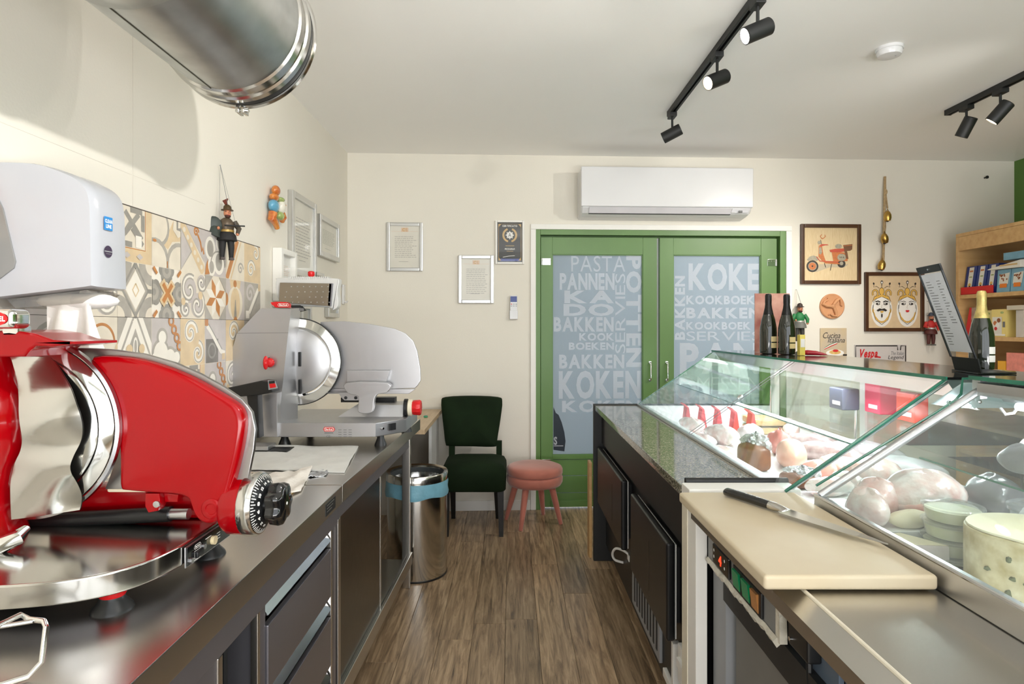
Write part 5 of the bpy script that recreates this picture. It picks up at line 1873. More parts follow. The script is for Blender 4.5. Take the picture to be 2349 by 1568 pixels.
def certificate(T, u0, v0, u1, v1, sh):
    w, h = u1 - u0, v1 - v0
    cx = (u0 + u1) / 2
    mb = MB(M_gold, T)
    mb.line2([(u0 + w * 0.05, v0 + h * 0.04), (u1 - w * 0.05, v0 + h * 0.04), (u1 - w * 0.05, v1 - h * 0.04), (u0 + w * 0.05, v1 - h * 0.04), (u0 + w * 0.05, v0 + h * 0.04)], w * 0.014, 0.0004)
    for a, b in ((0.05, 0.04), (0.95, 0.04), (0.05, 0.96), (0.95, 0.96)):
        x, y = u0 + w * a, v0 + h * b
        sx, sy = (1 if a < 0.5 else -1), (1 if b < 0.5 else -1)
        mb.p2([(x, y), (x + sx * w * 0.11, y), (x, y + sy * h * 0.08)], 0.0006)
    yc = v0 + h * 0.68
    mb.ring2(cx, yc, w * 0.22, w * 0.29, 0.0004, 20, math.radians(110), math.radians(255))
    mb.ring2(cx, yc, w * 0.22, w * 0.29, 0.0004, 20, math.radians(-75), math.radians(70))
    for i in range(12):
        for sg in (1, -1):
            a = math.radians(90 + sg * (25 + 12 * i))
            mb.disc2(cx + w * 0.28 * math.cos(a), yc + w * 0.28 * math.sin(a), w * 0.028, 0.0005, w * 0.018, 8)
    mb.build('laurel_border', sh)
    wh = MB(M_paper, T)
    wh.disc2(cx, yc, w * 0.13, 0.0005)
    for i in range(8):
        a = i * math.pi / 4
        wh.disc2(cx + w * 0.15 * math.cos(a), yc + w * 0.15 * math.sin(a), w * 0.02, 0.0005, n=8)
    wh.m(M_inkd).text2('A', cx - w * 0.06, yc - w * 0.07, cx + w * 0.06, yc + w * 0.08, 0.001, 'n')
    wh.build('seal', sh)
    MB(M_paper, T).text2('CERTIFICATO', u0 + w * 0.2, v0 + h * 0.89, u0 + w * 0.8, v0 + h * 0.935, 0.0006).build('lettering', sh)
    MB(M_paper, T).text2('PIZZAIOLO', u0 + w * 0.3, v0 + h * 0.31, u0 + w * 0.7, v0 + h * 0.35, 0.0006).build('lettering', sh)
    g = MB(M_gold, T)
    g.rect2(u0 + w * 0.33, v0 + h * 0.405, u0 + w * 0.68, v0 + h * 0.418, 0.0006)
    g.rect2(u0 + w * 0.37, v0 + h * 0.27, u0 + w * 0.64, v0 + h * 0.28, 0.0006)
    g.build('print', sh)
    b = MB(mat('blue_print_band', (92, 100, 160), 0.4), T)
    b.rect2(u0 + w * 0.1, v0 + h * 0.02, u0 + w * 0.9, v0 + h * 0.085, 0.0005)
    b.m(M_paper).line2([(u0 + w * 0.22, v0 + h * 0.12), (u0 + w * 0.45, v0 + h * 0.15), (u0 + w * 0.7, v0 + h * 0.16)], w * 0.02, 0.0006)
    b.build('band', sh)


framed(T_BACK, *bwbox(1136, 505, 1203, 605, 0.02), 0.016, 0.02, M_white, certificate, 'black certificate in a white frame with a laurel seal', mat('black_sheet', (46, 46, 44), 0.35))

# remote control in its holder
a = bwbox(1169, 677, 1188, 730, 0.03)
t = thing('wall_remote', 'white remote control with blue display on the back wall', 'remote', tuple(T_BACK @ Vector(((a[0] + a[2]) / 2, a[1], 0))))
MB(M_whitep, T_BACK).box(a[0] + 0.004, a[2] - 0.004, a[1], a[3], 0.008, 0.026, 0.004).build('body', t)
MB(M_whitep, T_BACK).box(a[0], a[2], a[1] - 0.006, a[1] + 0.06, 0.0, 0.03, 0.004).build('holder', t)
MB(mat('blue_display', (52, 70, 140), 0.2), T_BACK).box(a[0] + 0.007, a[2] - 0.007, a[3] - 0.05, a[3] - 0.007, 0.024, 0.027, 0.001).build('display', t)
for i in range(6):
    u = a[0] + 0.014 + 0.018 * (i % 3)
    v = a[3] - 0.066 - 0.014 * (i // 3)
    MB(M_redp if i == 0 else M_grey, T_BACK).box(u - 0.005, u + 0.005, v - 0.003, v + 0.003, 0.025, 0.0275, 0.001).build('button', t)


# ------------------------------------------------------------------ left wall frames
def lwbox(x0, yt, x1, yb, n=0.02):
    a, b = lw(x0, yt, n), lw(x0, yb, n)
    return a[0], b[1], lw(x1, 600, n)[0], a[1]


framed(T_LEFT, *lwbox(668, 434, 724, 628), 0.035, 0.03, M_silverframe, letter(5, False, 13), 'tall silver framed document on the left wall above the press', M_cream)
framed(T_LEFT, *lwbox(732, 489, 777, 585), 0.033, 0.03, M_silverframe, letter(6, False, 11, mat('greenish_print', (150, 156, 140), 0.7)), 'small silver framed certificate nearest the room corner', M_cream)
framed(T_LEFT, *lwbox(633, 567, 670, 690), 0.03, 0.05, M_white, letter(7, False, 6, M_peach), 'white framed sheet half hidden behind the slicer press', M_paper)
framed(T_LEFT, *lwbox(720, 622, 741, 690), 0.022, 0.03, M_silverframe, letter(8, False, 8), 'narrow silver frame peeping over the red press knob', mat('grey_sheet', (170, 168, 158), 0.5))
framed(T_LEFT, *lwbox(689, 695, 713, 760), 0.03, 0.03, M_silverframe, letter(9, False, 8), 'small silver frame seen just below the press plate', mat('grey_sheet', (170, 168, 158), 0.5))
framed(T_LEFT, *lwbox(751, 645, 776, 727), 0.03, 0.03, M_silverframe, letter(10, False, 8), 'small silver frame seen right of the press plate', mat('grey_sheet', (170, 168, 158), 0.5))
a = lwbox(790, 652, 797, 697, 0.02)
t = thing('wall_hook', 'slim white hook rail beside the room corner', 'hook', tuple(T_LEFT @ Vector(((a[0] + a[2]) / 2, a[1], 0))))
MB(M_whitep, T_LEFT).box(a[0], a[0] + 0.05, a[1], a[3], 0.001, 0.014, 0.004).build('plate', t)
MB(M_whitep, T_LEFT).tube([(a[0] + 0.025, a[1] + 0.02, 0.012), (a[0] + 0.025, a[1] + 0.01, 0.03), (a[0] + 0.025, a[1] + 0.025, 0.036)], 0.006, 10).build('hook_tip', t)


# ------------------------------------------------------------------ marionettes
def marionette(T, u, v, H, n, c, label, nail, plume=False, shield=False, flip=1):
    """hanging string puppet: u centre, v soles, H height, n distance from the wall"""
    t = thing('marionette', label, 'puppet', tuple(T @ Vector((u, v, n))))
    s = H
    skin = mat('puppet_skin', (196, 130, 96), 0.5)

    def E(name, m, x, y, z, rx, ry, rz, par=None):
        return MB(m, T).ell((u + x * s * flip, v + y * s, n + z * s), (rx * s, ry * s, rz * s), 16, 12, jit=0.03, seed=len(name)).build(name, par or t)
    E('torso', c['coat'], 0, 0.58, 0, 0.125, 0.15, 0.09)
    MB(c['skirt'], T).lathe([(0.085 * s, 0), (0.15 * s, -0.08 * s), (0.165 * s, -0.17 * s), (0.12 * s, -0.18 * s)], (u, v + 0.5 * s, n), (0, 1, 0), 20).build('tunic', t)
    h = E('head', skin, 0.01, 0.80, 0.01, 0.062, 0.08, 0.066)
    E('nose', skin, 0.02, 0.80, 0.075, 0.014, 0.016, 0.02, h)
    for q in (-0.026, 0.03):
        E('eye', M_inkd, q, 0.82, 0.064, 0.010, 0.010, 0.008, h)
    E('beard', c['hair'], 0.01, 0.745, 0.035, 0.05, 0.035, 0.04, h)
    E('mouth', mat('puppet_lip', (150, 40, 36), 0.5), 0.015, 0.762, 0.068, 0.02, 0.008, 0.008, h)
    hat = MB(c['hat'], T)
    hat.lathe([(0.10 * s, 0), (0.098 * s, 0.012 * s), (0.066 * s, 0.022 * s), (0.06 * s, 0.07 * s), (0.03 * s, 0.10 * s), (0.001, 0.105 * s)], (u + 0.008 * s, v + 0.845 * s, n + 0.005 * s), (0, 1, 0), 20)
    ho_ = hat.build('hat', t)
    if plume:
        MB(c['plume'], T).tube([(u, v + 0.93 * s, n), (u - 0.03 * s, v + 1.0 * s, n), (u + 0.02 * s, v + 1.05 * s, n)], [0.02 * s, 0.04 * s, 0.01 * s], 8).build('plume', ho_)
    for q in (-1, 1):
        sh = (u + q * 0.12 * s, v + 0.66 * s, n)
        el = (u + q * 0.19 * s, v + 0.54 * s, n + 0.03 * s)
        ha = (u + q * 0.15 * s, v + (0.44 if q > 0 else 0.52) * s, n + 0.10 * s)
        a = MB(c['sleeve'], T).tube([sh, el, ha], [0.05 * s, 0.045 * s, 0.03 * s], 10).build('arm', t)
        MB(skin, T).ell(ha, (0.026 * s, 0.03 * s, 0.026 * s), 10, 8).build('hand', a)
        kx = u + q * 0.06 * s
        l = MB(c['leg'], T).tube([(kx, v + 0.38 * s, n), (kx + q * 0.01 * s, v + 0.2 * s, n + 0.012 * s), (kx + q * 0.012 * s, v + 0.04 * s, n)], [0.062 * s, 0.05 * s, 0.036 * s], 10).build('leg', t)
        MB(c['boot'], T).loft([[(kx + q * 0.012 * s + x * s, v + y * s, n + z * s) for x, y in ((-0.035, 0), (0.035, 0), (0.03, 0.04), (-0.03, 0.04))] for z in (-0.03, 0.04, 0.075)]).build('boot', l)
    if shield:
        MB(c['shield'], T).ell((u - 0.21 * s, v + 0.56 * s, n + 0.06 * s), (0.13 * s, 0.16 * s, 0.03 * s), 18, 12).build('shield', t)
        MB(M_blackm, T).tube([(u - 0.06 * s, v + 0.57 * s, n + 0.13 * s), (u + 0.26 * s, v + 0.585 * s, n + 0.14 * s)], 0.012 * s, 8).build('sword', t)
        MB(c['shield'], T).lathe([(0.05 * s, 0.0), (0.16 * s, -0.28 * s), (0.13 * s, -0.28 * s)], (u - 0.17 * s, v + 0.66 * s, n), (0.25, 1, 0), 14).build('cape', t)
    MB(c['belt'], T).lathe([(0.118 * s, -0.02 * s), (0.122 * s, 0), (0.118 * s, 0.02 * s)], (u, v + 0.49 * s, n), (0, 1, 0), 20, cap=False).build('belt', t)
    nu, nv = nail
    MB(M_grey, T).cyl((nu, nv, 0), (nu, nv, n * 0.5), 0.0018, n=8).build('nail', t)
    for q in (-0.14, 0.0, 0.14):
        MB(M_ink, T).tube([(nu, nv, n * 0.45), (u + q * s, v + (0.93 if q == 0 else 0.56) * s, n + 0.02)], 0.0011 if q == 0 else 0.0006, 5).build('string', t)
    return t


CD = dict(coat=mat('puppet_armour', (92, 78, 62), 0.4, 0.3), skirt=mat('puppet_black', (30, 28, 28), 0.7), hair=mat('puppet_hair', (70, 40, 28), 0.7), hat=mat('puppet_helmet', (84, 66, 40), 0.4, 0.4),
          plume=mat('puppet_plume', (110, 50, 34), 0.8), sleeve=mat('puppet_sleeve', (74, 66, 54), 0.6), leg=mat('puppet_black'), boot=mat('puppet_boot', (52, 34, 24), 0.5), shield=mat('puppet_cape', (50, 58, 54), 0.5), belt=mat('puppet_gold', (170, 140, 80), 0.4, 0.5))
# the knight hangs turned towards the room, a hand's breadth off the wall
kp = at(520, 596, 2.50)
T_KN = Matrix(((0.80, 0, 0.60, LWX), (0.60, 0, -0.80, 2.50), (0, 1, 0, 0), (0, 0, 0, 1)))
kl = T_KN.inverted() @ kp
kt, kn_ = T_KN.inverted() @ at(516, 462, 2.50), T_KN.inverted() @ at(505, 379, 2.50)
marionette(T_KN, kl.x, kl.y, kt.y - kl.y, kl.z, CD, 'dark knight marionette with shield hanging over the tiles', (kn_.x, kn_.y), True, True)
CG = dict(CD)
CG.update(coat=mat('puppet_green', (34, 120, 66), 0.6), sleeve=mat('puppet_green'), skirt=mat('puppet_grey', (110, 110, 104), 0.6), leg=mat('puppet_darkgrey', (60, 58, 54), 0.6), hat=mat('puppet_darkhat', (54, 40, 34), 0.6), belt=mat('puppet_silver', (190, 188, 180), 0.4, 0.5))
nn_ = 0.04
pu, pv = bw(1834, 782, nn_)
pt = bw(1834, 690, nn_)
marionette(T_BACK, pu, pv, pt[1] - pv, nn_, CG, 'green coated marionette hanging right of the dark bottles', bw(1831, 664, nn_))
CR = dict(CG)
CR.update(coat=mat('puppet_red', (190, 44, 40), 0.6), sleeve=mat('puppet_red'), skirt=mat('puppet_maroon', (84, 36, 32), 0.6), leg=mat('puppet_maroon'), boot=mat('puppet_grey'), hat=mat('puppet_bluehat', (64, 70, 84), 0.6))
pu, pv = bw(2135, 792, nn_)
pt = bw(2135, 712, nn_)
marionette(T_BACK, pu, pv, pt[1] - pv, nn_, CR, 'red coated marionette hanging beside the menu holder', bw(2135, 690, nn_))

# ------------------------------------------------------------------ ceramic wall figure
nn_ = 0.03
t = thing('ceramic_figure', 'small orange and blue ceramic musician figure on the left wall', 'figurine', tuple(T_LEFT @ Vector((lw(635, 525, nn_)[0], lw(635, 525, nn_)[1], 0))))
CO = mat('orange_glaze', (214, 140, 60), 0.2, col2=(180, 84, 40), vscale=40, coat=0.5)
CB = mat('blue_glaze', (96, 160, 190), 0.2, coat=0.5)
CGn = mat('green_glaze', (110, 140, 70), 0.2, col2=(180, 190, 120), vscale=50, coat=0.5)
CWh = mat('white_glaze', (224, 220, 206), 0.2, coat=0.5)


def cf(name, m, px, py, rx, ry, rn, dn=0.0):
    u, v = lw(px, py, nn_)
    k = u / FPX
    return MB(m, T_LEFT).ell((u, v, nn_ + dn), (rx * k * 1.6, ry * k, rn), 16, 12).build(name, t)


cf('hat', CO, 633, 437, 9, 12, 0.02)
cf('head', CO, 629, 452, 10, 9, 0.022)
cf('torso', CB, 628, 472, 12, 15, 0.024)
cf('shirt_front', CWh, 642, 474, 8, 17, 0.022, 0.006)
cf('collar', CGn, 640, 458, 8, 6, 0.02, 0.008)
cf('belt', CGn, 640, 495, 8, 10, 0.02, 0.006)
for nm, pts, rad in (('leg', ((626, 488), (624, 500), (632, 512), (636, 523)), (0.022, 0.022, 0.016, 0.013)), ('leg', ((646, 490), (650, 500), (647, 507)), (0.018, 0.018, 0.013)), ('arm', ((646, 466), (652, 470), (655, 471)), (0.010, 0.007, 0.005))):
    MB(CO, T_LEFT).tube([(lw(a, b, nn_)[0], lw(a, b, nn_)[1], nn_) for a, b in pts], rad, 10).build(nm, t)

# ------------------------------------------------------------------ far display case with granite worktop
GZ = 0.92
DKZ = 0.840
STEP = 0.905
t = thing('display_case', 'far refrigerated glass display case with granite worktop and black body', 'display case', (1.0, 2.65, 0))
MB(M_granite).box(0.494, 0.765, 1.752, 3.548, GZ - 0.03, GZ, 0.003).build('granite_worktop', t)
M_body = mat('black_cabinet', (24, 24, 24), 0.42, vary=0.15)
MB(M_body).box(0.56, 1.55, 1.752, 3.548, 0.10, DKZ - 0.02).build('cabinet_body', t)
MB(M_body).box(0.535, 0.56, 1.752, 3.548, 0.70, GZ - 0.03).build('upper_fascia', t)
MB(M_blackm).box(0.62, 1.50, 1.76, 3.54, 0.0, 0.10).build('plinth', t)
MB(M_blackm).box(0.488, 1.57, 3.55, 3.578, 0.0, GZ + 0.006, 0.004).build('end_panel', t)
for y0, y1 in ((2.74, 3.50), (1.945, 2.535)):
    d_ = MB(M_black).box(0.503, 0.532, y0, y1, 0.362, 0.682, 0.009, 3).build('service_door', t)
    MB(M_greylt).box(0.532, 0.5365, y0 + 0.004, y1 - 0.004, 0.37, 0.675).build('door_backing', d_)
    MB(M_blackm).box(0.5365, 0.56, y0 + 0.05, y1 - 0.05, 0.40, 0.65).build('door_mount', d_)
    MB(M_blackg).box(0.502, 0.5035, y0 + 0.25, y0 + 0.252, 0.42, 0.60).build('door_groove', d_)
gr = MB(M_grey).box(0.548, 0.56, 2.22, 2.72, 0.14, 0.345, 0.002).build('vent_grille', t)
for k in range(9):
    MB(M_inkd).box(0.546, 0.549, 2.25 + 0.05 * k, 2.27 + 0.05 * k, 0.17, 0.32).build('vent_slot', gr)
MB(M_white).box(0.535, 0.56, 1.985, 2.01, 0.18, 0.335, 0.003).build('white_catch', t)
MB(M_white).box(0.545, 0.56, 2.02, 2.16, 0.13, 0.16, 0.002).build('white_ledge', t)
MB(M_white).box(0.53, 0.56, 1.79, 1.93, 0.295, 0.325, 0.003).build('white_ledge', t)
MB(M_white).box(0.54, 0.56, 1.90, 1.95, 0.24, 0.36, 0.003).build('white_catch', t)
# display deck and glazing

MB(mat('deck_white', (232, 232, 232), 0.35)).box(0.80, 1.545, 1.66, 3.545, DKZ - 0.02, DKZ).build('deck', t)
MB(mat('deck_white')).box(0.80, 1.545, 3.53, 3.545, DKZ, GZ - 0.001).build('deck_end', t)
MB(mat('deck_white')).box(0.765, 0.80, 1.66, 3.545, DKZ - 0.02, GZ - 0.001).build('deck_side', t)
MB(M_alu).box(0.742, 0.764, 1.66, 3.545, GZ, GZ + 0.010, 0.002).build('glass_rail', t)
G0, G1_ = (0.754, GZ + 0.008), (1.195, 1.236)


def slab(mb, a, b, y0, y1, th):
    """pane between two (x, z) edges, y0..y1, th thick"""
    dx, dz = b[0] - a[0], b[1] - a[1]
    L = math.hypot(dx, dz)
    nx, nz = -dz / L * th, dx / L * th
    return mb.hexa([(a[0], y0, a[1]), (b[0], y0, b[1]), (b[0] + nx, y0, b[1] + nz), (a[0] + nx, y0, a[1] + nz)],
                   [(a[0], y1, a[1]), (b[0], y1, b[1]), (b[0] + nx, y1, b[1] + nz), (a[0] + nx, y1, a[1] + nz)])


def edge(par, p, q, r=0.0028):
    MB(M_edge).tube([p, q], r, 6).build('glass_edge', par)


M_shelfglass = mat_glass('shelf_glass', (250, 254, 252), 0.2)
p1 = slab(MB(M_glass), G0, G1_, 1.672, 2.515, 0.005).build('sloping_pane', t)
p2 = slab(MB(M_glass), G0, G1_, 2.545, 3.545, 0.005).build('sloping_pane', t)
for y in (2.515, 2.545):
    MB(M_ink).tube([(G0[0] - 0.002, y, G0[1] + 0.004), (G1_[0] - 0.002, y, G1_[1] + 0.004)], 0.0014, 6).build('pane_joint', t)
MB(M_chrome).lathe([(0.012, 0), (0.012, 0.006), (0.006, 0.010)], (0.965, 2.53, 1.085), (-0.58, 0, 0.81), 20).build('pane_bolt', t)
END = [(G0[0], G0[1]), (G1_[0], G1_[1]), (1.55, 1.236), (1.55, GZ)]
ef = MB(M_glass).prism(END, 3.546, 3.550, 'xz').build('end_pane', t)
en = MB(M_glass).prism(END, 1.652, 1.657, 'xz').build('end_pane', t)
edge(en, (G0[0], 1.655, G0[1]), (G1_[0], 1.655, G1_[1]), 0.0045)
edge(ef, (G0[0], 3.548, G0[1]), (G1_[0], 3.548, G1_[1]), 0.003)
MB(M_alu).tube([(G0[0] + 0.012, 1.66, G0[1]), (G1_[0] + 0.01, 1.66, G1_[1] - 0.008)], 0.004, 6).build('pane_clamp_strip', t)
MB(M_glass).box(1.548, 1.553, 1.66, 3.545, GZ, 1.236).build('customer_pane', t)
for y in (3.46, 2.56):
    MB(M_white).box(1.515, 1.545, y, y + 0.055, DKZ, 1.20, 0.003).build('post', t)
sh_ = MB(M_shelfglass).box(0.965, 1.51, 1.70, 3.50, 1.046, 1.051).build('glass_shelf', t)
edge(sh_, (0.965, 1.70, 1.0485), (0.965, 3.50, 1.0485), 0.0028)
for y in (1.75, 2.6, 3.45):
    MB(M_chrome).cyl((1.49, y, DKZ), (1.49, y, 1.046), 0.006, n=10).build('shelf_support', sh_)
MB(M_blackg).box(1.19, 1.57, 1.64, 3.56, 1.2365, 1.2435).build('top_glass', t)
MB(M_edge).box(1.186, 1.190, 1.64, 3.56, 1.235, 1.245).build('top_glass_edge', t)
MB(M_alu).hexa([(1.20, 1.66, 1.236), (1.34, 1.66, 1.236), (1.34, 1.66, 1.226), (1.235, 1.66, 1.185)], [(1.20, 3.545, 1.236), (1.34, 3.545, 1.236), (1.34, 3.545, 1.226), (1.235, 3.545, 1.185)]).build('lamp_canopy', t)
M_led = mat('led_tube', (255, 255, 255), 0.4, emit=(240, 238, 255), estr=6.0)
MB(M_led).cyl((1.285, 1.72, 1.19), (1.285, 3.50, 1.19), 0.011, n=14).build('led_tube', t)
light('AREA', 'far_case_led', (1.285, 2.6, 1.17), (1.12, 2.6, 0.9), 12, (0.94, 0.93, 1.0), 1.75, 0.06)
# bumper and white joint strip between the two cases
MB(M_black).cyl((0.505, 1.742, 0.934), (0.80, 1.742, 0.934), 0.0105, n=16).build('bumper_bar', t)

tag(MB(M_woodlt).box(0.468, 0.486, 3.60, 3.68, 0.0, 0.57, 0.003).build('wooden_board'), 'narrow pale wooden board standing at the end of the black case', 'board')
cb = thing('power_cable', 'white power cable looping from under the black case', 'cable', (0.53, 2.95, 0.0))
MB(M_white).tube(smooth([(0.575, 2.86, 0.285), (0.545, 2.89, 0.305), (0.515, 2.95, 0.295), (0.505, 2.99, 0.255), (0.52, 3.0, 0.22), (0.57, 3.0, 0.205)], False, 6), 0.006, 8).build('cord', cb)
MB(M_white).box(0.556, 0.575, 2.84, 2.88, 0.27, 0.30, 0.004).build('plug', cb)

# ------------------------------------------------------------------ near display case
t = thing('display_case', 'near glass display case of cheeses with steel ledge and switch panel', 'display case', (1.0, 0.95, 0))
LZ = 0.898
MB(M_steel).hexa([(0.535, 0.15, LZ), (0.785, 0.15, LZ), (0.785, 1.66, LZ), (0.535, 1.66, LZ)][::-1], [(0.535, 0.15, LZ - 0.02), (0.785, 0.15, LZ - 0.02), (0.785, 1.66, LZ - 0.02), (0.535, 1.66, LZ - 0.02)][::-1]).build('steel_ledge', t)
MB(M_steel).hexa([(0.497, 0.15, LZ - 0.018), (0.535, 0.15, LZ), (0.535, 0.15, LZ - 0.02), (0.497, 0.15, LZ - 0.045)], [(0.497, 1.66, LZ - 0.018), (0.535, 1.66, LZ), (0.535, 1.66, LZ - 0.02), (0.497, 1.66, LZ - 0.045)]).build('ledge_lip', t)
MB(mat('cream_seal', (224, 216, 196), 0.4)).tube([(0.536, 0.15, LZ + 0.0005), (0.536, 1.64, LZ + 0.0005)], 0.0035, 8).build('ledge_bead', t)
MB(M_white).box(0.49, 0.80, 1.655, 1.73, LZ - 0.02, 0.934, 0.004).build('joint_strip', t)
MB(M_white).box(0.50, 0.532, 1.628, 1.75, 0.0, LZ - 0.02, 0.003).build('post', t)
MB(mat('cream_seal')).box(0.4975, 0.5, 1.70, 1.75, 0.0, LZ - 0.02).build('post_edge', t)
M_bluegrey = mat('blue_grey_steel', (98, 112, 128), 0.4, 0.3)
MB(M_grey).box(0.548, 0.58, 1.535, 1.628, 0.0, LZ - 0.02).build('side_strip', t)
MB(M_bluegrey).box(0.585, 0.60, 1.40, 1.535, 0.0, 0.80).build('side_liner', t)
MB(M_blackm).box(0.60, 1.55, 0.15, 1.655, 0.05, DKZ - 0.021).build('cabinet_body', t)
MB(mat('grey_cabinet_door', (112, 110, 106), 0.45)).box(0.562, 0.585, 0.35, 1.505, 0.05, 0.682, 0.003).build('cabinet_door', t)
MB(M_grey).box(0.56, 0.586, 0.35, 1.505, 0.682, 0.687).build('door_cap', t)
# switch panel
pf = MB(mat('panel_grey', (128, 128, 126), 0.45)).box(0.530, 0.542, 1.205, 1.618, 0.752, 0.876, 0.002).build('switch_panel', t)
TPn = Matrix(((0, 0, -1, 0.530), (-1, 0, 0, 0), (0, 1, 0, 0), (0, 0, 0, 1)))      # u runs towards the camera, n towards the aisle


def pnl(px, py):
    y = 0.530 * FPX / (px - VPX)
    return -y, CAMH - (py - VPY) / FPX * y


def pbox(name, m, u0, u1, v0, v1, n0, n1, b=0.001, par=None):
    return MB(m, TPn).box(u0, u1, v0, v1, n0, n1, b).build(name, par or pf)


u0, u1 = pnl(1641, 0)[0], pnl(1678, 0)[0]
ct = pbox('thermostat', M_blackg, u0, u1, 0.772, 0.822, 0, 0.008, 0.003)
MB(mat('red_led_digits', (255, 60, 30), 0.4, emit=(255, 50, 24), estr=2.5), TPn).text2('4', u0 + 0.048, 0.785, u0 + 0.068, 0.810, 0.0086).build('digits', ct)
for a, b in ((0.014, 0.808), (0.014, 0.792), (0.090, 0.808), (0.090, 0.790)):
    MB(M_paper, TPn).disc2(u0 + a, b, 0.004, 0.0086, n=12).build('key', ct)
M_gsw = mat('green_switch', (18, 110, 70), 0.2, emit=(10, 120, 70), estr=0.15)
for (xa, xb), m in (((1687, 1710), M_gsw), ((1708, 1733), M_gsw), ((1729, 1754), mat('amber_switch', (176, 120, 66), 0.25))):
    u0, u1 = pnl(xa, 0)[0], pnl(xb, 0)[0]
    s_ = pbox('switch', M_black, u0 + 0.002, u1 - 0.002, 0.768, 0.822, 0, 0.007, 0.002)
    MB(m, TPn).hexa([(u0 + 0.008, 0.775, 0.008), (u1 - 0.014, 0.775, 0.008), (u1 - 0.014, 0.815, 0.013), (u0 + 0.008, 0.815, 0.013)],
                    [(u0 + 0.008, 0.775, 0.002), (u1 - 0.014, 0.775, 0.002), (u1 - 0.014, 0.815, 0.002), (u0 + 0.008, 0.815, 0.002)]).build('rocker', s_)
tf = MB(mat('torn_film', (206, 200, 184), 0.35, vary=0.15, vscale=40, bump=0.5, bscale=60))
rows = []
for i in range(40):
    y = 1.615 - 0.42 * i / 39
    w_ = 0.0022 * math.sin(i * 1.7) + 0.002 * math.sin(i * 0.6)
    rows.append([(0.5285, y, 0.765 + w_ * 0.3), (0.521 + w_ * 0.5, y, 0.757 + w_ * 0.5), (0.528, y, 0.746 + w_), (0.538, y, 0.752)])
tf.loft(rows, True)
tf.build('torn_film', t)
MB(mat('torn_film')).hexa([(0.53, 1.205, 0.752), (0.53, 1.185, 0.755), (0.545, 1.185, 0.755), (0.545, 1.205, 0.752)], [(0.53, 1.205, 0.862), (0.53, 1.192, 0.868), (0.545, 1.192, 0.868), (0.545, 1.205, 0.862)]).build('film_end', t)
MB(M_bluegrey).box(0.556, 0.566, 1.02, 1.20, 0.70, 0.876, 0.002).build('backing_plate', t)
MB(M_steeld).box(0.566, 0.572, 0.90, 1.02, 0.66, 0.876, 0.002).build('backing_plate', t)
MB(mat('cream_panel', (206, 198, 180), 0.5)).box(0.585, 0.60, 0.30, 0.96, 0.60, 0.876).build('cream_panel', t)
sk = MB(M_black).box(0.53, 0.558, 1.075, 1.155, 0.775, 0.872, 0.006).build('socket', t)
MB(M_black).tube(smooth([(0.545, 1.10, 0.78), (0.545, 1.09, 0.70), (0.55, 1.06, 0.60), (0.555, 1.0, 0.45), (0.56, 0.98, 0.2), (0.56, 0.98, 0.02)], False, 6), 0.006, 8).build('socket_cable', sk)
MB(M_chrome).cyl((0.53, 1.14, 0.79), (0.527, 1.14, 0.79), 0.004, n=10).build('socket_screw', sk)
MB(M_blackm).box(0.54, 0.60, 0.9, 1.53, 0.687, 0.752).build('shadow_gap', t)  # black box standing in for the shade between door and panel
# glazing
MB(M_alu).hexa([(0.782, 0.15, 0.900), (0.806, 0.15, 0.900), (0.806, 0.15, 0.946), (0.786, 0.15, 0.946)], [(0.782, 1.556, 0.900), (0.806, 1.556, 0.900), (0.806, 1.556, 0.946), (0.786, 1.556, 0.946)]).build('bottom_rail', t)
MB(mat('rail_highlight_alu', (232, 232, 230), 0.18, 1.0)).tube([(0.786, 0.15, 0.947), (0.786, 1.556, 0.947)], 0.004, 8).build('rail_highlight', t)  # bright tube put in as the rail's highlight
H0, H1 = (0.796, 0.946), (1.205, 1.216)
slab(MB(M_glasshaze), H0, H1, 0.15, 1.545, 0.005).build('sloping_pane', t)
MB(M_alu).tube([(H0[0], 1.55, H0[1]), (H1[0], 1.55, H1[1])], 0.010, 10).build('end_bar', t)
E2 = [(0.80, 0.93), (0.80, 0.965), (1.165, 1.188), (1.180, 1.205), (1.184, 1.245), (1.55, 1.245), (1.55, 0.93)]
e2 = MB(M_glass).prism(E2, 1.574, 1.580, 'xz').build('end_pane', t)
MB(M_edge).tube([(x, 1.577, z) for x, z in E2[1:6]], 0.0034, 6).build('glass_edge', e2)
cr = MB(mat('pale_blue_bracket', (196, 214, 216), 0.3, 0.2)).prism([(1.12, 1.175), (1.205, 1.232), (1.36, 1.232), (1.36, 1.165), (1.20, 1.165)], 1.60, 1.606, 'xz').build('corner_bracket', t)
for x, z in ((1.165, 1.18), (1.245, 1.182), (1.262, 1.205)):
    MB(M_chrome).lathe([(0.005, 0), (0.005, 0.004), (0.001, 0.006)], (x, 1.6, z), (0, -1, 0), 14).build('bracket_bolt', cr)
MB(M_alu).box(1.195, 1.235, 0.15, 1.545, 1.205, 1.238, 0.003).build('top_rail', t)
MB(M_alu).box(1.205, 1.225, 1.545, 1.573, 1.195, 1.245, 0.002).build('rail_block', t)
MB(M_alu).hexa([(1.235, 0.15, 1.238), (1.40, 0.15, 1.238), (1.40, 0.15, 1.228), (1.26, 0.15, 1.19)], [(1.235, 1.54, 1.238), (1.40, 1.54, 1.238), (1.40, 1.54, 1.228), (1.26, 1.54, 1.19)]).build('lamp_canopy', t)
MB(M_led).cyl((1.265, 0.2, 1.182), (1.265, 1.50, 1.182), 0.010, n=14).build('led_tube', t)
MB(M_whitep).tube([(1.265, 1.50, 1.182), (1.262, 1.51, 1.165), (1.25, 1.52, 1.16), (1.245, 1.53, 1.175)], 0.004, 8).build('tube_clip', t)
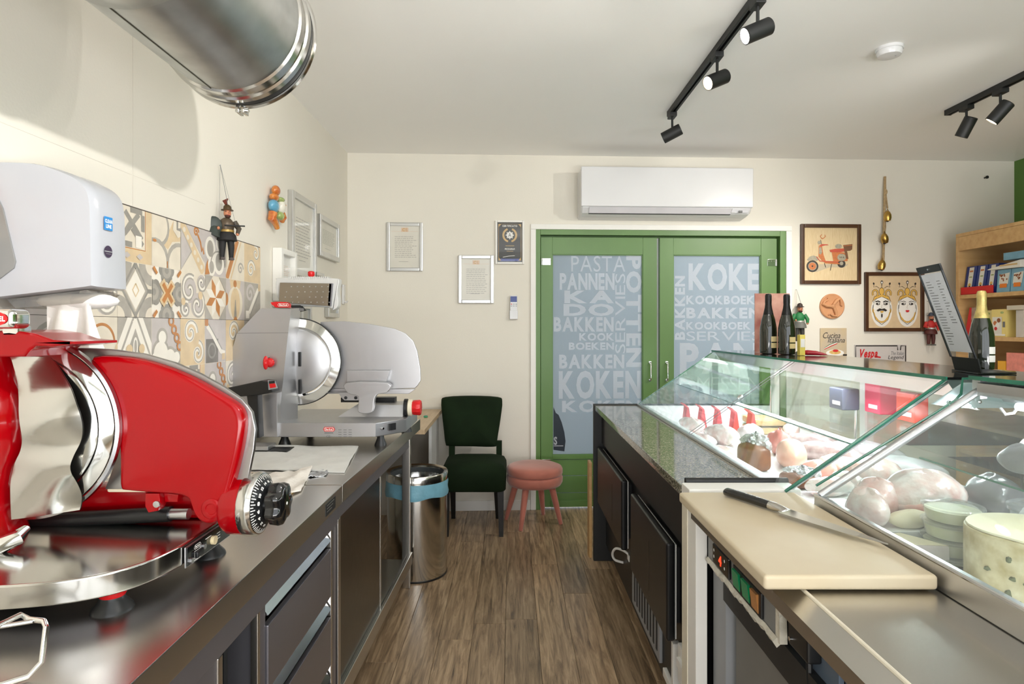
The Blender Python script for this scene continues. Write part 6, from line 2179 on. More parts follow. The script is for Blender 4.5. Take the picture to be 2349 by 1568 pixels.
light('AREA', 'near_case_led', (1.265, 0.85, 1.165), (1.10, 0.85, 0.9), 7, (0.95, 0.95, 1.0), 1.3, 0.05)
MB(M_blackg).box(1.19, 1.57, 0.15, 1.56, 1.2465, 1.2535).build('top_glass', t)
MB(M_edge).box(1.186, 1.190, 0.15, 1.56, 1.245, 1.255).build('top_glass_edge', t)
MB(mat('deck_white')).box(0.80, 1.545, 0.15, 1.655, DKZ - 0.02, DKZ).build('deck', t)
MB(mat('deck_white')).box(0.81, 1.52, 1.40, 1.65, DKZ, STEP, 0.003).build('deck_step', t)
MB(M_alu).box(0.786, 0.80, 0.15, 1.655, DKZ - 0.02, 0.899).build('deck_side', t)
MB(mat('case_back_grey', (128, 132, 138), 0.4)).box(1.53, 1.548, 0.15, 1.50, DKZ, 1.23).build('back_panel', t)
s2 = MB(M_shelfglass).box(1.02, 1.52, 0.2, 1.50, 1.052, 1.057).build('glass_shelf', t)
edge(s2, (1.02, 0.2, 1.0545), (1.02, 1.50, 1.0545), 0.0024)
for y in (0.3, 1.45):
    MB(M_chrome).cyl((1.50, y, DKZ), (1.50, y, 1.052), 0.006, n=10).build('shelf_support', s2)

# ------------------------------------------------------------------ cutting board and knife
M_board = mat('cutting_board', (214, 202, 176), 0.42, vary=0.05, vscale=3, col2=(198, 180, 148))
t = thing('cutting_board', 'thick cream plastic cutting board on the steel ledge', 'cutting board', (0.62, 1.36, LZ))
MB(M_board).box(0.459, 0.776, 1.090, 1.645, LZ + 0.0045, 0.930, 0.007, 3).build('board', t)
for x, y in ((0.58, 1.13), (0.74, 1.13), (0.58, 1.60), (0.74, 1.60)):
    MB(M_grey).cyl((x, y, LZ + 0.0005), (x, y, LZ + 0.0055), 0.01, n=12).build('foot', t)
kz_ = 0.9302
pa, pb, pc_ = onz(1668, 1136, kz_), onz(1768, 1180, kz_), onz(2040, 1260, kz_)
t = thing('knife', 'long kitchen knife with black handle lying on the cutting board', 'knife', tuple(pb))
ang = math.atan2(pc_.y - pa.y, pc_.x - pa.x)
TK = Matrix.Translation(pa) @ Matrix.Rotation(ang, 4, 'Z')
Lh = (pb - pa).length
Lt = (pc_ - pa).length
hd = MB(M_blackg, TK)
hd.loft([[(x, cy + r * math.cos(a), 0.0115 + rz * math.sin(a)) for a in [2 * math.pi * i / 14 for i in range(14)]] for x, cy, r, rz in
         ((0.0, -0.004, 0.011, 0.008), (0.004, -0.004, 0.0145, 0.0105), (0.03, -0.001, 0.0135, 0.0105), (0.07, 0.0, 0.0125, 0.0105), (Lh * 0.72, 0.0, 0.0125, 0.0105), (Lh * 0.82, 0, 0.012, 0.010))])
hd.build('handle', t, 60)
for x in (0.035, 0.065, 0.10):
    MB(M_alu, TK).cyl((x, 0, 0.0215), (x, 0, 0.0226), 0.003, n=10).build('rivet', t)
bo_ = MB(M_polish, TK)
bo_.loft([[(x, r * math.cos(a), 0.0115 + rz * math.sin(a)) for a in [2 * math.pi * i / 14 for i in range(14)]] for x, r, rz in ((Lh * 0.82, 0.0125, 0.0105), (Lh * 0.90, 0.014, 0.0105), (Lh * 1.02, 0.013, 0.007), (Lh * 1.1, 0.016, 0.0025))])
bo_.build('bolster', t, 60)
bl = MB(M_chrome, TK)
sec = []
for k, wa, wb in ((1.06, 0.013, -0.022), (1.12, 0.013, -0.028), (1.6, 0.012, -0.025), (2.1, 0.009, -0.020), (Lt / Lh * 0.93, 0.003, -0.010), (Lt / Lh, -0.003, -0.0045)):
    x = Lh * k
    sec.append([(x, wa, 0.0125), (x, wb, 0.011), (x, wa, 0.0095)])
bl.loft(sec)
bl.build('blade', t, 20)

# ------------------------------------------------------------------ goods in the cases
M_wrapw = mat('white_wrapped_meat', (244, 238, 234), 0.22, vscale=26, col2=(222, 178, 170), coat=0.6, bump=0.5, bscale=34)
M_wrapp = mat('pink_wrapped_meat', (228, 168, 158), 0.22, vscale=24, col2=(244, 234, 230), coat=0.6, bump=0.5, bscale=34)
M_ham = mat('brown_roast', (150, 98, 66), 0.4, vscale=22, col2=(112, 66, 44), coat=0.3, bump=0.3, bscale=30)
M_peachm = mat('mortadella', (236, 176, 148), 0.35, vscale=16, col2=(240, 196, 172), coat=0.3)
M_pinkm = mat('pink_sausage', (232, 150, 134), 0.3, coat=0.4, vary=0.1)
M_salami = mat('dark_salami', (152, 120, 118), 0.4, vscale=30, col2=(206, 190, 188), coat=0.4)
M_foil = mat('cling_foil', (226, 226, 230), 0.22, 0.7, vary=0.12, vscale=24, bump=0.8, bscale=26)
M_cheese = mat('white_cheese', (240, 232, 206), 0.45, vscale=10, col2=(232, 220, 186))
M_rind = mat('blue_cheese', (236, 224, 190), 0.5, vscale=34, col2=(188, 168, 116), bump=0.3, bscale=30)
M_clear = mat_glass('clear_plastic', (248, 248, 246), 0.9, haze=0.12)
M_yellowp = mat('pasta', (232, 200, 130), 0.5, vscale=40, col2=(214, 164, 84), bump=0.4, bscale=60)
M_redbag = mat('red_paper_bag', (236, 92, 96), 0.5, vary=0.08)
M_greypack = mat('grey_wrapped', (142, 140, 144), 0.28, vscale=12, col2=(96, 94, 98), coat=0.6, bump=0.4, bscale=16)
M_mauve = mat('mauve_wrapped', (196, 176, 184), 0.28, vscale=18, col2=(232, 226, 228), coat=0.6, bump=0.4, bscale=16)


SCL = (CAMH - DKZ) / 0.475          # goods were measured on a plane 0.475 under the lens


def lump(name, label, cat, m, c, r, rz=0.0, jit=0.06, seed=1, group=None, flat=0.0, extra=None, boxy=1.0):
    """an irregular piece of food standing on z = c[2]"""
    if c[2] == DKZ:
        c, r = (c[0] * SCL, c[1] * SCL, DKZ), tuple(q * SCL for q in r)
    t = thing(name, label, cat, c, group=group)
    rot = Matrix.Rotation(rz, 4, 'Z')
    mb = MB(m)
    flat = max(flat, 0.12)
    cc = (c[0], c[1], c[2] + r[2] * (1 - flat))
    mb.ell(cc, r, 26, 16, rot, jit, seed)
    if boxy < 1.0:
        ri = rot.inverted()

        def sq(q, k):
            return math.copysign(abs(q / k) ** boxy, q) * k
        mb.v = [Vector(cc) + rot @ Vector((sq(q.x, r[0]), sq(q.y, r[1]), sq(q.z, r[2]))) for q in [ri @ (p - Vector(cc)) for p in mb.v]]
    mb.v = [Vector((p.x, p.y, max(p.z, c[2] + 0.0005))) for p in mb.v]
    mb.build('piece', t, 70)
    if extra:
        extra(t, c, r, rot)
    return t


def foilcap(t, c, r, rot):
    mb = MB(M_foil)
    rnd = random.Random(5)
    mb.ell((c[0] + r[0] * 0.35, c[1] + r[1] * 0.25, c[2] + r[2] * 1.55), (r[0] * 1.05, r[1] * 1.05, r[2] * 0.95), 30, 18, rot, 0.12, 5)
    mb.v = [p + Vector((rnd.uniform(-1, 1), rnd.uniform(-1, 1), rnd.uniform(-1, 1))) * 0.005 for p in mb.v]
    mb.build('foil_wrap', t, 15)


def string(t, c, r, rot):
    mb = MB(M_rope)
    mb.tube([Vector(c) + rot @ Vector((r[0] * 1.0, 0, r[2])), Vector(c) + rot @ Vector((r[0] * 1.12, 0.01, r[2] * 1.2))], 0.004, 6)
    mb.build('knot', t)


def band(t, c, r, rot):
    mb = MB(M_wrapp)
    mb.ell((c[0], c[1] - r[1] * 0.25, c[2] + r[2] * 0.55), (r[0] * 0.86, r[1] * 0.82, r[2] * 0.45), 22, 12, rot, 0.05, 9)
    mb.build('cut_face', t, 60)


Z = DKZ
lump('roast_ham', 'brown roast ham chunk with crinkled foil top behind the sloping glass', 'ham', M_ham, (0.815, 2.02, Z), (0.036, 0.055, 0.046), 0.25, 0.05, 2, None, 0.1, foilcap, 0.5)
lump('roast_ham', 'foil wrapped roast nearest the corner of the far case', 'ham', M_ham, (0.86, 1.80, Z), (0.046, 0.046, 0.022), 0.4, 0.08, 7, None, 0.1, foilcap, 0.55)
lump('mortadella', 'peach coloured mortadella half beside the roast ham', 'mortadella', M_peachm, (0.955, 2.05, Z), (0.05, 0.085, 0.05), -0.4, 0.03, 4)
lump('sausage', 'pink knotted sausage in front of the mortadella', 'sausage', M_pinkm, (0.95, 1.87, Z), (0.062, 0.034, 0.034), 0.35, 0.03, 6, None, 0.0, string)
lump('cured_meat', 'small red cured meat cut behind the mortadella', 'meat', mat('red_meat', (206, 108, 100), 0.35, coat=0.4, vscale=20, col2=(226, 160, 150)), (1.0, 2.24, Z), (0.035, 0.05, 0.05), 0.2, 0.12, 12)
for i, (x, y, rx, ry, rz_, a, m, lb) in enumerate((
        (1.16, 2.30, 0.035, 0.12, 0.035, 0.5, M_salami, 'dark salami roll lying highest behind the sausage'),
        (1.12, 2.12, 0.036, 0.13, 0.036, 0.6, M_salami, 'dark salami roll in the middle of the far case'),
        (1.25, 2.12, 0.045, 0.13, 0.04, 0.6, M_mauve, 'mauve wrapped salami pack under the glass shelf'),
        (1.25, 1.90, 0.05, 0.12, 0.035, 0.5, M_mauve, 'mauve wrapped salami pack nearest the case joint'),
        (1.10, 1.92, 0.05, 0.10, 0.03, 0.5, M_wrapw, 'flat white wrapped meat beside the mauve packs'))):
    lump('salami', lb, 'salami', m, (x, y, Z), (rx, ry, rz_), a, 0.05, 20 + i)
lump('wrapped_ham', 'white and pink wrapped ham close to the near end glass', 'ham', M_wrapp, (1.06, 1.765, Z), (0.085, 0.06, 0.05), 0.1, 0.05, 31, None, 0.1)
lump('wrapped_ham', 'pale cream wrapped ham beside the pink sausage', 'ham', M_wrapw, (0.99, 1.76, Z), (0.05, 0.05, 0.03), 0.1, 0.05, 32)
lump('wrapped_ham', 'flat white wrapped parcel at the joint of the two cases', 'ham', M_wrapw, (0.90, 1.70, Z), (0.07, 0.035, 0.028), 0.1, 0.07, 33)
lump('wrapped_cheese', 'white wrapped parcel in front of the red paper bags', 'cheese', M_wrapw, (0.86, 2.45, Z), (0.055, 0.09, 0.042), 0.2, 0.08, 34)
lump('wrapped_cheese', 'crumpled white parcel at the far left of the case', 'cheese', M_wrapw, (0.82, 2.72, Z), (0.045, 0.09, 0.035), 0.1, 0.14, 35)
for i, (px, py, rx, ry, rz_, m, nm, ct, lb) in enumerate((
        (1612, 1022, 0.055, 0.075, 0.030, M_wrapw, 'wrapped_cheese', 'cheese', 'white wrapped parcel nearest the far left glass rail'),
        (1655, 1045, 0.045, 0.065, 0.024, M_wrapw, 'wrapped_cheese', 'cheese', 'low white parcel left of the roast ham'),
        (1722, 1006, 0.055, 0.065, 0.040, M_mauve, 'wrapped_ham', 'ham', 'mauve film parcel behind the roast ham'),
        (1815, 1000, 0.035, 0.050, 0.034, M_wrapp, 'wrapped_ham', 'ham', 'pink film parcel beside the mortadella'),
        (1892, 1092, 0.036, 0.044, 0.028, M_peachm, 'mortadella', 'mortadella', 'small peach mortadella end right of the sausage'),
        (1915, 1078, 0.050, 0.050, 0.034, M_wrapw, 'wrapped_ham', 'ham', 'floury white salami end close to the end glass'),
        (1985, 1056, 0.050, 0.070, 0.034, M_mauve, 'wrapped_ham', 'ham', 'mauve film parcel at the right end of the deck'),
        (1880, 1022, 0.050, 0.070, 0.032, M_salami, 'salami', 'salami', 'short dark salami before the white post'))):
    q = onz(px, py, DKZ)
    lump(nm, lb, ct, m, (q.x, q.y, DKZ + 0.0001), (rx, ry, rz_), 0.3 + i, 0.08, 80 + i, None, 0.2)
for i in range(5):
    x, y = (0.835 + 0.055 * i) * SCL, (2.86 - 0.055 * i) * SCL
    bg_ = thing('paper_bag', ('leftmost', 'second', 'middle', 'fourth', 'rightmost')[i] + ' small upright red paper bag of the row of five', 'bag', (x, y, Z), group='red paper bags in the far case')
    MB(M_redbag).hexa([(x - 0.02, y - 0.03, Z + 0.0005), (x + 0.02, y - 0.03, Z + 0.0005), (x + 0.02, y + 0.03, Z + 0.0005), (x - 0.02, y + 0.03, Z + 0.0005)],
                      [(x - 0.006, y - 0.03, Z + 0.11), (x + 0.004, y - 0.03, Z + 0.11), (x + 0.004, y + 0.03, Z + 0.11), (x - 0.006, y + 0.03, Z + 0.11)]).build('body', bg_)
    MB(M_redbag).hexa([(x - 0.006, y - 0.03, Z + 0.11), (x + 0.004, y - 0.03, Z + 0.11), (x + 0.004, y + 0.03, Z + 0.11), (x - 0.006, y + 0.03, Z + 0.11)],
                      [(x - 0.026, y - 0.03, Z + 0.128), (x - 0.022, y - 0.03, Z + 0.132), (x - 0.022, y + 0.03, Z + 0.132), (x - 0.026, y + 0.03, Z + 0.128)]).build('flap', bg_)
for i, lb in enumerate(('lower tray of yellow pasta behind the red bags', 'upper tray of yellow pasta behind the red bags')):
    z = Z + 0.042 * i
    ps = thing('pasta_pack', lb, 'pasta', (1.30, 3.10, z))
    MB(M_yellowp).box(1.22, 1.39 - 0.01 * i, 3.01, 3.18, z + 0.002, z + 0.036, 0.010, 2).build('pasta', ps)
    MB(M_clear).box(1.216, 1.394 - 0.01 * i, 3.006, 3.184, z + 0.0005, z + 0.040, 0.008).build('film', ps)
    MB(M_redp if i == 0 else M_wrapp).box(1.35, 1.41, 3.02, 3.06, z + 0.037, z + 0.0395).build('label_tab', ps)
# goods on the glass shelf of the far case
for x, y, w_, h_, m, lb in ((1.34, 2.42, 0.07, 0.085, mat('dark_blue_pack', (70, 74, 92), 0.3), 'dark grey blue packet on the glass shelf'), (1.42, 2.30, 0.08, 0.12, mat('magenta_pack', (206, 62, 92), 0.3), 'magenta red packet on the glass shelf'),
                            (1.40, 2.10, 0.05, 0.10, mat('orange_red_pack', (220, 84, 70), 0.3), 'orange red packet on the glass shelf beside the white post')):
    b__ = thing('packet', lb, 'packet', (x, y, 1.0515))
    MB(m).box(x - w_ / 2, x + w_ / 2, y - 0.05, y + 0.05, 1.0515, 1.0515 + h_, 0.006).build('body', b__)
    MB(M_mauve).box(x - w_ / 2 - 0.0015, x - w_ / 2 + 0.002, y - 0.035, y + 0.02, 1.07, 1.085).build('label', b__)

# near case
lump('wrapped_ham', 'big flour white cured ham with pink cut face in the near case', 'ham', M_wrapw, (1.04, 1.52, STEP), (0.105, 0.07, 0.062), 0.05, 0.04, 41, None, 0.12, band)
lump('wrapped_ham', 'pinkish plastic wrapped ham at the corner of the near case', 'ham', M_wrapp, (0.925, 1.52, STEP), (0.055, 0.05, 0.05), 0.2, 0.07, 42)
lump('wrapped_ham', 'clear film wrapped ham behind the rail corner', 'ham', M_wrapw, (0.865, 1.46, STEP), (0.035, 0.06, 0.045), 0.2, 0.07, 43)
lump('wrapped_cheese', 'flat round white cheese before the big ham', 'cheese', M_cheese, (0.95, 1.43, STEP), (0.055, 0.024, 0.022), 0.1, 0.04, 44)
lump('wrapped_cheese', 'grey marbled cheese block behind the tub stack', 'cheese', mat('marbled_cheese', (206, 206, 200), 0.4, vscale=20, col2=(150, 152, 148)), (1.065, 1.43, STEP), (0.055, 0.024, 0.032), 0.1, 0.05, 45)
tr_ = thing('black_tray', 'shallow black tray under the white cheese wedge', 'tray', (0.92, 1.33, Z))
MB(M_black).box(0.835, 0.985, 1.29, 1.385, Z + 0.0003, Z + 0.014, 0.002).build('base', tr_)
for a, b, c, d in ((0.835, 0.985, 1.29, 1.294), (0.835, 0.985, 1.381, 1.385), (0.835, 0.839, 1.29, 1.385), (0.981, 0.985, 1.29, 1.385)):
    MB(M_black).box(a, b, c, d, Z + 0.013, Z + 0.024).build('rim', tr_)


def wedge(name, label, m, p, L, w_, h_, rz, z=Z, film=True):
    t = thing(name, label, 'cheese', (p[0], p[1], z))
    T = Matrix.Translation((p[0], p[1], z)) @ Matrix.Rotation(rz, 4, 'Z')
    pts = [(-L * 0.5, 0.0)] + [(L * 0.5 * math.cos(a) + 0.0, w_ * math.sin(a)) for a in [math.radians(-50 + 100 * i / 8) for i in range(9)]]
    MB(m, T).prism(pts, 0.0006, h_, 'xy', 0.003).build('wedge', t)
    MB(M_cheese, T).prism([(x * 0.98, y * 0.97) for x, y in pts], h_, h_ + 0.002, 'xy').build('top_rind', t)
    return t


wedge('cheese_wedge', 'white rind cheese wedge leaning on the black tray', mat('white_rind', (236, 230, 224), 0.45, vscale=16, col2=(206, 190, 190)), (0.905, 1.335), 0.11, 0.055, 0.05, 2.6, Z + 0.0145)
wedge('cheese_wedge', 'small cream cheese wedge below the tub stack', M_cheese, (0.875, 1.262), 0.045, 0.026, 0.034, 0.6)
wedge('cheese_wedge', 'film wrapped white wedge in front of the blue cheese', mat('film_wrapped_white', (232, 230, 226), 0.25, vscale=14, col2=(214, 206, 204), coat=0.6, bump=0.3, bscale=20), (0.875, 1.165), 0.09, 0.046, 0.045, 1.2)
for i in range(4):
    z = Z + 0.0315 * i * 1.137
    x, y = 0.988 + 0.001 * i, 1.35
    tb = thing('cheese_tub', ('bottom', 'second lowest', 'second highest', 'top')[i] + ' clear tub of cream cheese in the stack', 'tub', (x, y, z + 0.0005))
    MB(mat('tub_cheese', (238, 236, 212), 0.4, vscale=18, col2=(212, 216, 170))).lathe([(q_ * 1.137, w_ * 1.137) for q_, w_ in ((0.001, 0.001), (0.042, 0.001), (0.047, 0.022), (0.001, 0.023))], (x, y, z + 0.0005), n=36).build('contents', tb)
    MB(M_clear).lathe([(q_ * 1.137, w_ * 1.137) for q_, w_ in ((0.044, 0.0), (0.050, 0.027))], (x, y, z + 0.0005), n=36, cap=False).build('wall', tb)
    MB(M_clear).lathe([(q_ * 1.137, w_ * 1.137) for q_, w_ in ((0.052, 0.0245), (0.0535, 0.0275), (0.0525, 0.0305), (0.046, 0.0305), (0.001, 0.0295))], (x, y, z + 0.0005), n=36, cap=False).build('lid', tb)
ch = thing('blue_cheese', 'large cut wheel of blue veined cheese at the right edge', 'cheese', (1.03, 1.19, Z))
cp = [(1.035 + 0.115 * math.cos(math.radians(a)), 1.195 + 0.10 * math.sin(math.radians(a))) for a in range(20, 190, 12)] + [(0.925, 1.165), (0.95, 1.11), (1.14, 1.10)]
MB(M_rind).prism(cp, Z + 0.0006, 0.978, 'xy', 0.005).build('wheel', ch)
MB(M_cheese).prism([(1.03 + (x - 1.03) * 0.97, 1.17 + (y - 1.17) * 0.97) for x, y in cp], 0.978, 0.983, 'xy', 0.002).build('top_face', ch)
rnd = random.Random(9)
M_vein = mat('blue_vein', (92, 96, 62), 0.6)
for i in range(16):
    a = rnd.random()
    q0 = Vector((0.925, 1.165, 0)).lerp(Vector((0.95, 1.11, 0)), a) if i % 2 else Vector((0.95, 1.11, 0)).lerp(Vector((1.14, 1.10, 0)), a)
    MB(M_vein).ell((q0.x + 0.001, q0.y + 0.002, Z + rnd.uniform(0.02, 0.125)), (0.004 + 0.006 * rnd.random(), 0.003 + 0.002 * (i % 2), 0.004 + 0.003 * rnd.random()), 10, 6, None, 0.2, i).build('vein', ch)
bw_ = thing('clear_bowl', 'clear plastic bowl with lid behind the blue cheese', 'bowl', (1.22, 1.33, Z))
MB(M_clear).lathe([(0.065, 0.0005), (0.07, 0.004), (0.095, 0.125), (0.098, 0.128), (0.098, 0.135), (0.092, 0.137), (0.001, 0.142)], (1.22, 1.33, Z), n=40, cap=False).build('bowl', bw_)
MB(M_mauve).ell((1.22, 1.33, Z + 0.045), (0.062, 0.062, 0.038), 20, 12, None, 0.06, 3).build('contents', bw_)
k = 0
for x, y, z, rx, ry, rz_, m, lb in (
        (1.22, 1.52, STEP, 0.06, 0.06, 0.055, M_greypack, 'grey film parcel right behind the big ham'), (1.36, 1.48, STEP, 0.07, 0.05, 0.055, M_greypack, 'grey film parcel furthest back on the white step'),
        (1.38, 1.28, Z + 0.0001, 0.07, 0.07, 0.07, M_greypack, 'grey film parcel behind the clear bowl'), (1.30, 1.10, Z + 0.0001, 0.08, 0.06, 0.06, M_salami, 'brown parcel behind the blue cheese on the deck'),
        (1.30, 1.40, 1.0575, 0.09, 0.06, 0.04, M_salami, 'brown parcel on the glass shelf above the step'), (1.16, 1.32, 1.0575, 0.08, 0.07, 0.035, M_greypack, 'grey parcel at the front of the glass shelf'),
        (1.40, 1.24, 1.0575, 0.08, 0.06, 0.045, M_mauve, 'mauve parcel on the glass shelf of the near case'), (1.22, 1.12, 1.0575, 0.08, 0.06, 0.035, M_greypack, 'grey parcel nearest on the glass shelf')):
    lump('wrapped_parcel', lb, 'parcel', m, (x, y, z), (rx, ry, rz_), k * 0.7, 0.09, 60 + k, 'film wrapped parcels in the near case')
    k += 1

# ------------------------------------------------------------------ pictures and signs on the right of the back wall
M_cane = mat('woven_cane_sheet', (226, 204, 164), 0.7, vscale=9, stretch=(30, 30, 2), col2=(210, 184, 140))
S_or = mat('scooter_orange', (196, 116, 66), 0.5, vary=0.15, vscale=60)
S_red = mat('scooter_red', (196, 84, 62), 0.5)
S_gr = mat('scooter_grey', (164, 156, 136), 0.5, vary=0.2, vscale=60)
S_dk = mat('scooter_tyre', (58, 54, 50), 0.6)
S_br = mat('scooter_brown', (120, 82, 56), 0.6)


def scooter(T, u0, v0, u1, v1, sh):
    """drawn in the pixels of the photograph's crop, 380 px = picture"""
    X0, Y0, X1, Y1 = 185, 125, 680, 625

    def C(x, y):
        return (u0 + (x - X0) / (X1 - X0) * (u1 - u0), v1 - (y - Y0) / (Y1 - Y0) * (v1 - v0))
    k = [0]

    def H():
        k[0] += 1
        return 0.0004 + 0.0001 * k[0]
    mb = MB(S_or, T)

    def P(m, pts):
        mb.m(m).p2([C(*p) for p in pts], H())

    def D(m, x, y, r, ry=None):
        ry = ry or r
        P(m, [(x + r * math.cos(i * 0.3142), y + ry * math.sin(i * 0.3142)) for i in range(20)])

    def L(m, pts, w_):
        mb.m(m).line2([C(*p) for p in pts], w_ * (u1 - u0) / (X1 - X0), H())
    P(mat('scooter_shadow_print', (190, 176, 150), 0.7), [(225, 530), (300, 545), (420, 500), (560, 500), (600, 470), (330, 470)])
    D(S_dk, 262, 490, 56)
    D(S_gr, 262, 490, 40)
    D(S_or, 262, 490, 34)
    D(S_dk, 262, 490, 8)
    D(S_dk, 533, 465, 38)
    D(S_gr, 533, 462, 18)
    P(S_gr, [(210, 430), (235, 400), (270, 388), (310, 400), (325, 430), (300, 440), (250, 432), (225, 440)])
    P(S_or, [(320, 300), (352, 300), (365, 380), (385, 440), (490, 442), (520, 470), (470, 470), (380, 462), (345, 430), (318, 400)])
    P(S_gr, [(325, 310), (345, 310), (352, 360), (338, 380), (322, 370)])
    P(S_or, [(440, 350), (510, 352), (560, 360), (592, 410), (590, 440), (520, 440), (460, 460), (452, 410)])
    D(S_gr, 535, 405, 42, 34)
    for x in (518, 533, 550):
        L(S_dk, [(x, 398), (x + 4, 412)], 6)
    P(S_red, [(420, 335), (470, 325), (560, 320), (566, 348), (520, 356), (430, 356)])
    P(S_red, [(322, 294), (350, 280), (400, 282), (415, 290), (380, 292), (340, 302)])
    L(S_dk, [(345, 282), (338, 240)], 5)
    D(S_gr, 325, 265, 16)
    L(S_or, [(345, 225), (335, 205), (348, 190)], 7)
    L(S_or, [(360, 228), (382, 208), (376, 192)], 7)
    L(S_or, [(345, 225), (360, 230)], 8)
    D(S_gr, 505, 300, 32, 22)
    P(S_br, [(548, 288), (635, 278), (632, 330), (612, 342), (560, 345)])
    P(S_br, [(560, 345), (585, 345), (598, 420), (575, 415)])
    L(S_or, [(550, 296), (634, 288)], 5)
    L(S_dk, [(372, 460), (385, 500)], 5)
    L(S_dk, [(440, 468), (428, 530)], 5)
    L(S_red, [(300, 400), (330, 440), (500, 452)], 8)
    P(mat('pale_patch', (236, 226, 204), 0.7), [(195, 190), (325, 192), (322, 290), (200, 300)]) if False else None
    mb.build('scooter_print', sh)


framed(T_BACK, *bwbox(1838, 514, 1976, 651, 0.02), 0.028, 0.022, M_brownframe, scooter, 'brown framed picture of an old orange scooter', M_cane, 'picture', None, False, 'picture_frame')
H_wh = mat('mask_white', (240, 236, 228), 0.6)
H_gd = mat('mask_gold', (222, 176, 84), 0.5)
H_bk = mat('mask_black', (44, 38, 34), 0.6)
H_rd = mat('mask_red', (206, 40, 44), 0.5)


def heads(T, u0, v0, u1, v1, sh):
    W, Hh = u1 - u0, v1 - v0
    for side_, cx in enumerate((0.26, 0.75)):
        k = [0]

        def hh():
            k[0] += 1
            return 0.0004 + 0.0001 * k[0]
        mb = MB(H_wh, T)

        def C(x, y):
            return (u0 + W * (cx + x * 0.46), v0 + Hh * y)

        def P(m, pts):
            mb.m(m).p2([C(*p) for p in pts], hh())

        def D(m, x, y, rx, ry):
            P(m, [(x + rx * math.cos(i * 0.2618), y + ry * math.sin(i * 0.2618)) for i in range(24)])

        def L(m, pts, w_):
            mb.m(m).line2([C(*p) for p in pts], w_ * W, hh())
        D(H_wh, 0, 0.34, 0.44, 0.32)
        D(H_bk, 0, 0.36, 0.36, 0.25)
        D(H_wh, 0, 0.365, 0.345, 0.24)
        # crown
        P(H_gd, [(-0.38, 0.50), (-0.3, 0.60), (0, 0.655), (0.3, 0.60), (0.38, 0.50), (0.3, 0.54), (0, 0.60), (-0.3, 0.54)])
        L(H_bk, [(-0.38, 0.50), (-0.3, 0.60), (0, 0.655), (0.3, 0.60), (0.38, 0.50)], 0.008)
        L(H_bk, [(-0.36, 0.48), (-0.28, 0.545), (0, 0.60), (0.28, 0.545), (0.36, 0.48)], 0.008)
        D(H_bk, 0, 0.70, 0.11, 0.075)
        D(H_gd, 0, 0.70, 0.095, 0.065)
        D(H_gd, 0, 0.625, 0.05, 0.035)
        for sg in (-1, 1):
            for m, w_ in ((H_bk, 0.035), (H_gd, 0.022)):
                L(m, [(sg * (0.27 + 0.11 * math.cos(a)), 0.66 + 0.065 * math.sin(a)) for a in [i * 0.45 - 0.6 for i in range(11)]], w_)
            L(H_bk, [(sg * 0.1, 0.76), (sg * 0.22, 0.80), (sg * 0.34, 0.78), (sg * 0.3, 0.86)], 0.008)
            D(H_bk, sg * 0.34, 0.85, 0.03, 0.022)
            D(H_bk, sg * 0.16, 0.46, 0.09, 0.022)
            D(H_wh, sg * 0.13, 0.463, 0.025, 0.012)
            L(H_bk, [(sg * 0.06, 0.495), (sg * 0.15, 0.515), (sg * 0.26, 0.50)], 0.022 if side_ == 0 else 0.010)
            L(H_gd, [(sg * 0.33, 0.30), (sg * 0.28, 0.22), (sg * 0.14, 0.14), (0, 0.105)], 0.022)
            D(H_gd if side_ == 0 else H_wh, sg * 0.36, 0.33, 0.035, 0.04)
            L(H_bk, [(sg * 0.36, 0.44), (sg * 0.38, 0.36), (sg * 0.34, 0.28), (sg * 0.26, 0.16), (0, 0.065)], 0.007)
        D(H_bk, 0, 0.875, 0.05, 0.035)
        D(H_wh, 0, 0.87, 0.03, 0.02)
        L(H_bk, [(0, 0.84), (0, 0.78)], 0.008)
        L(mat('mask_line', (170, 150, 130), 0.6), [(0.02, 0.45), (-0.03, 0.385), (0.03, 0.375)], 0.005)
        for i in range(7):
            x = -0.24 + 0.08 * i
            D(H_gd, x, 0.115 + 0.9 * x * x, 0.026, 0.018)
        if side_ == 0:
            P(H_bk, [(-0.22, 0.34), (-0.1, 0.375), (0, 0.36), (0.1, 0.375), (0.22, 0.34), (0.16, 0.315), (0.05, 0.335), (-0.05, 0.335), (-0.16, 0.315)])
            P(H_gd, [(-0.08, 0.325), (0.08, 0.325), (0.04, 0.29), (-0.04, 0.29)])
            P(H_bk, [(-0.025, 0.27), (0.025, 0.27), (0.03, 0.22), (0, 0.19), (-0.03, 0.22)])
        else:
            P(H_rd, [(-0.09, 0.33), (-0.03, 0.345), (0, 0.338), (0.03, 0.345), (0.09, 0.33), (0.03, 0.30), (-0.03, 0.30)])
        mb.build('crowned_man_print' if side_ == 0 else 'crowned_woman_print', sh)


framed(T_BACK, *bwbox(1985, 624, 2121, 760, 0.02), 0.028, 0.022, M_brownframe, heads, 'brown framed picture of two crowned painted heads', mat('tan_sheet', (216, 190, 152), 0.7, vary=0.06, vscale=20), 'picture', None, False, 'picture_frame')

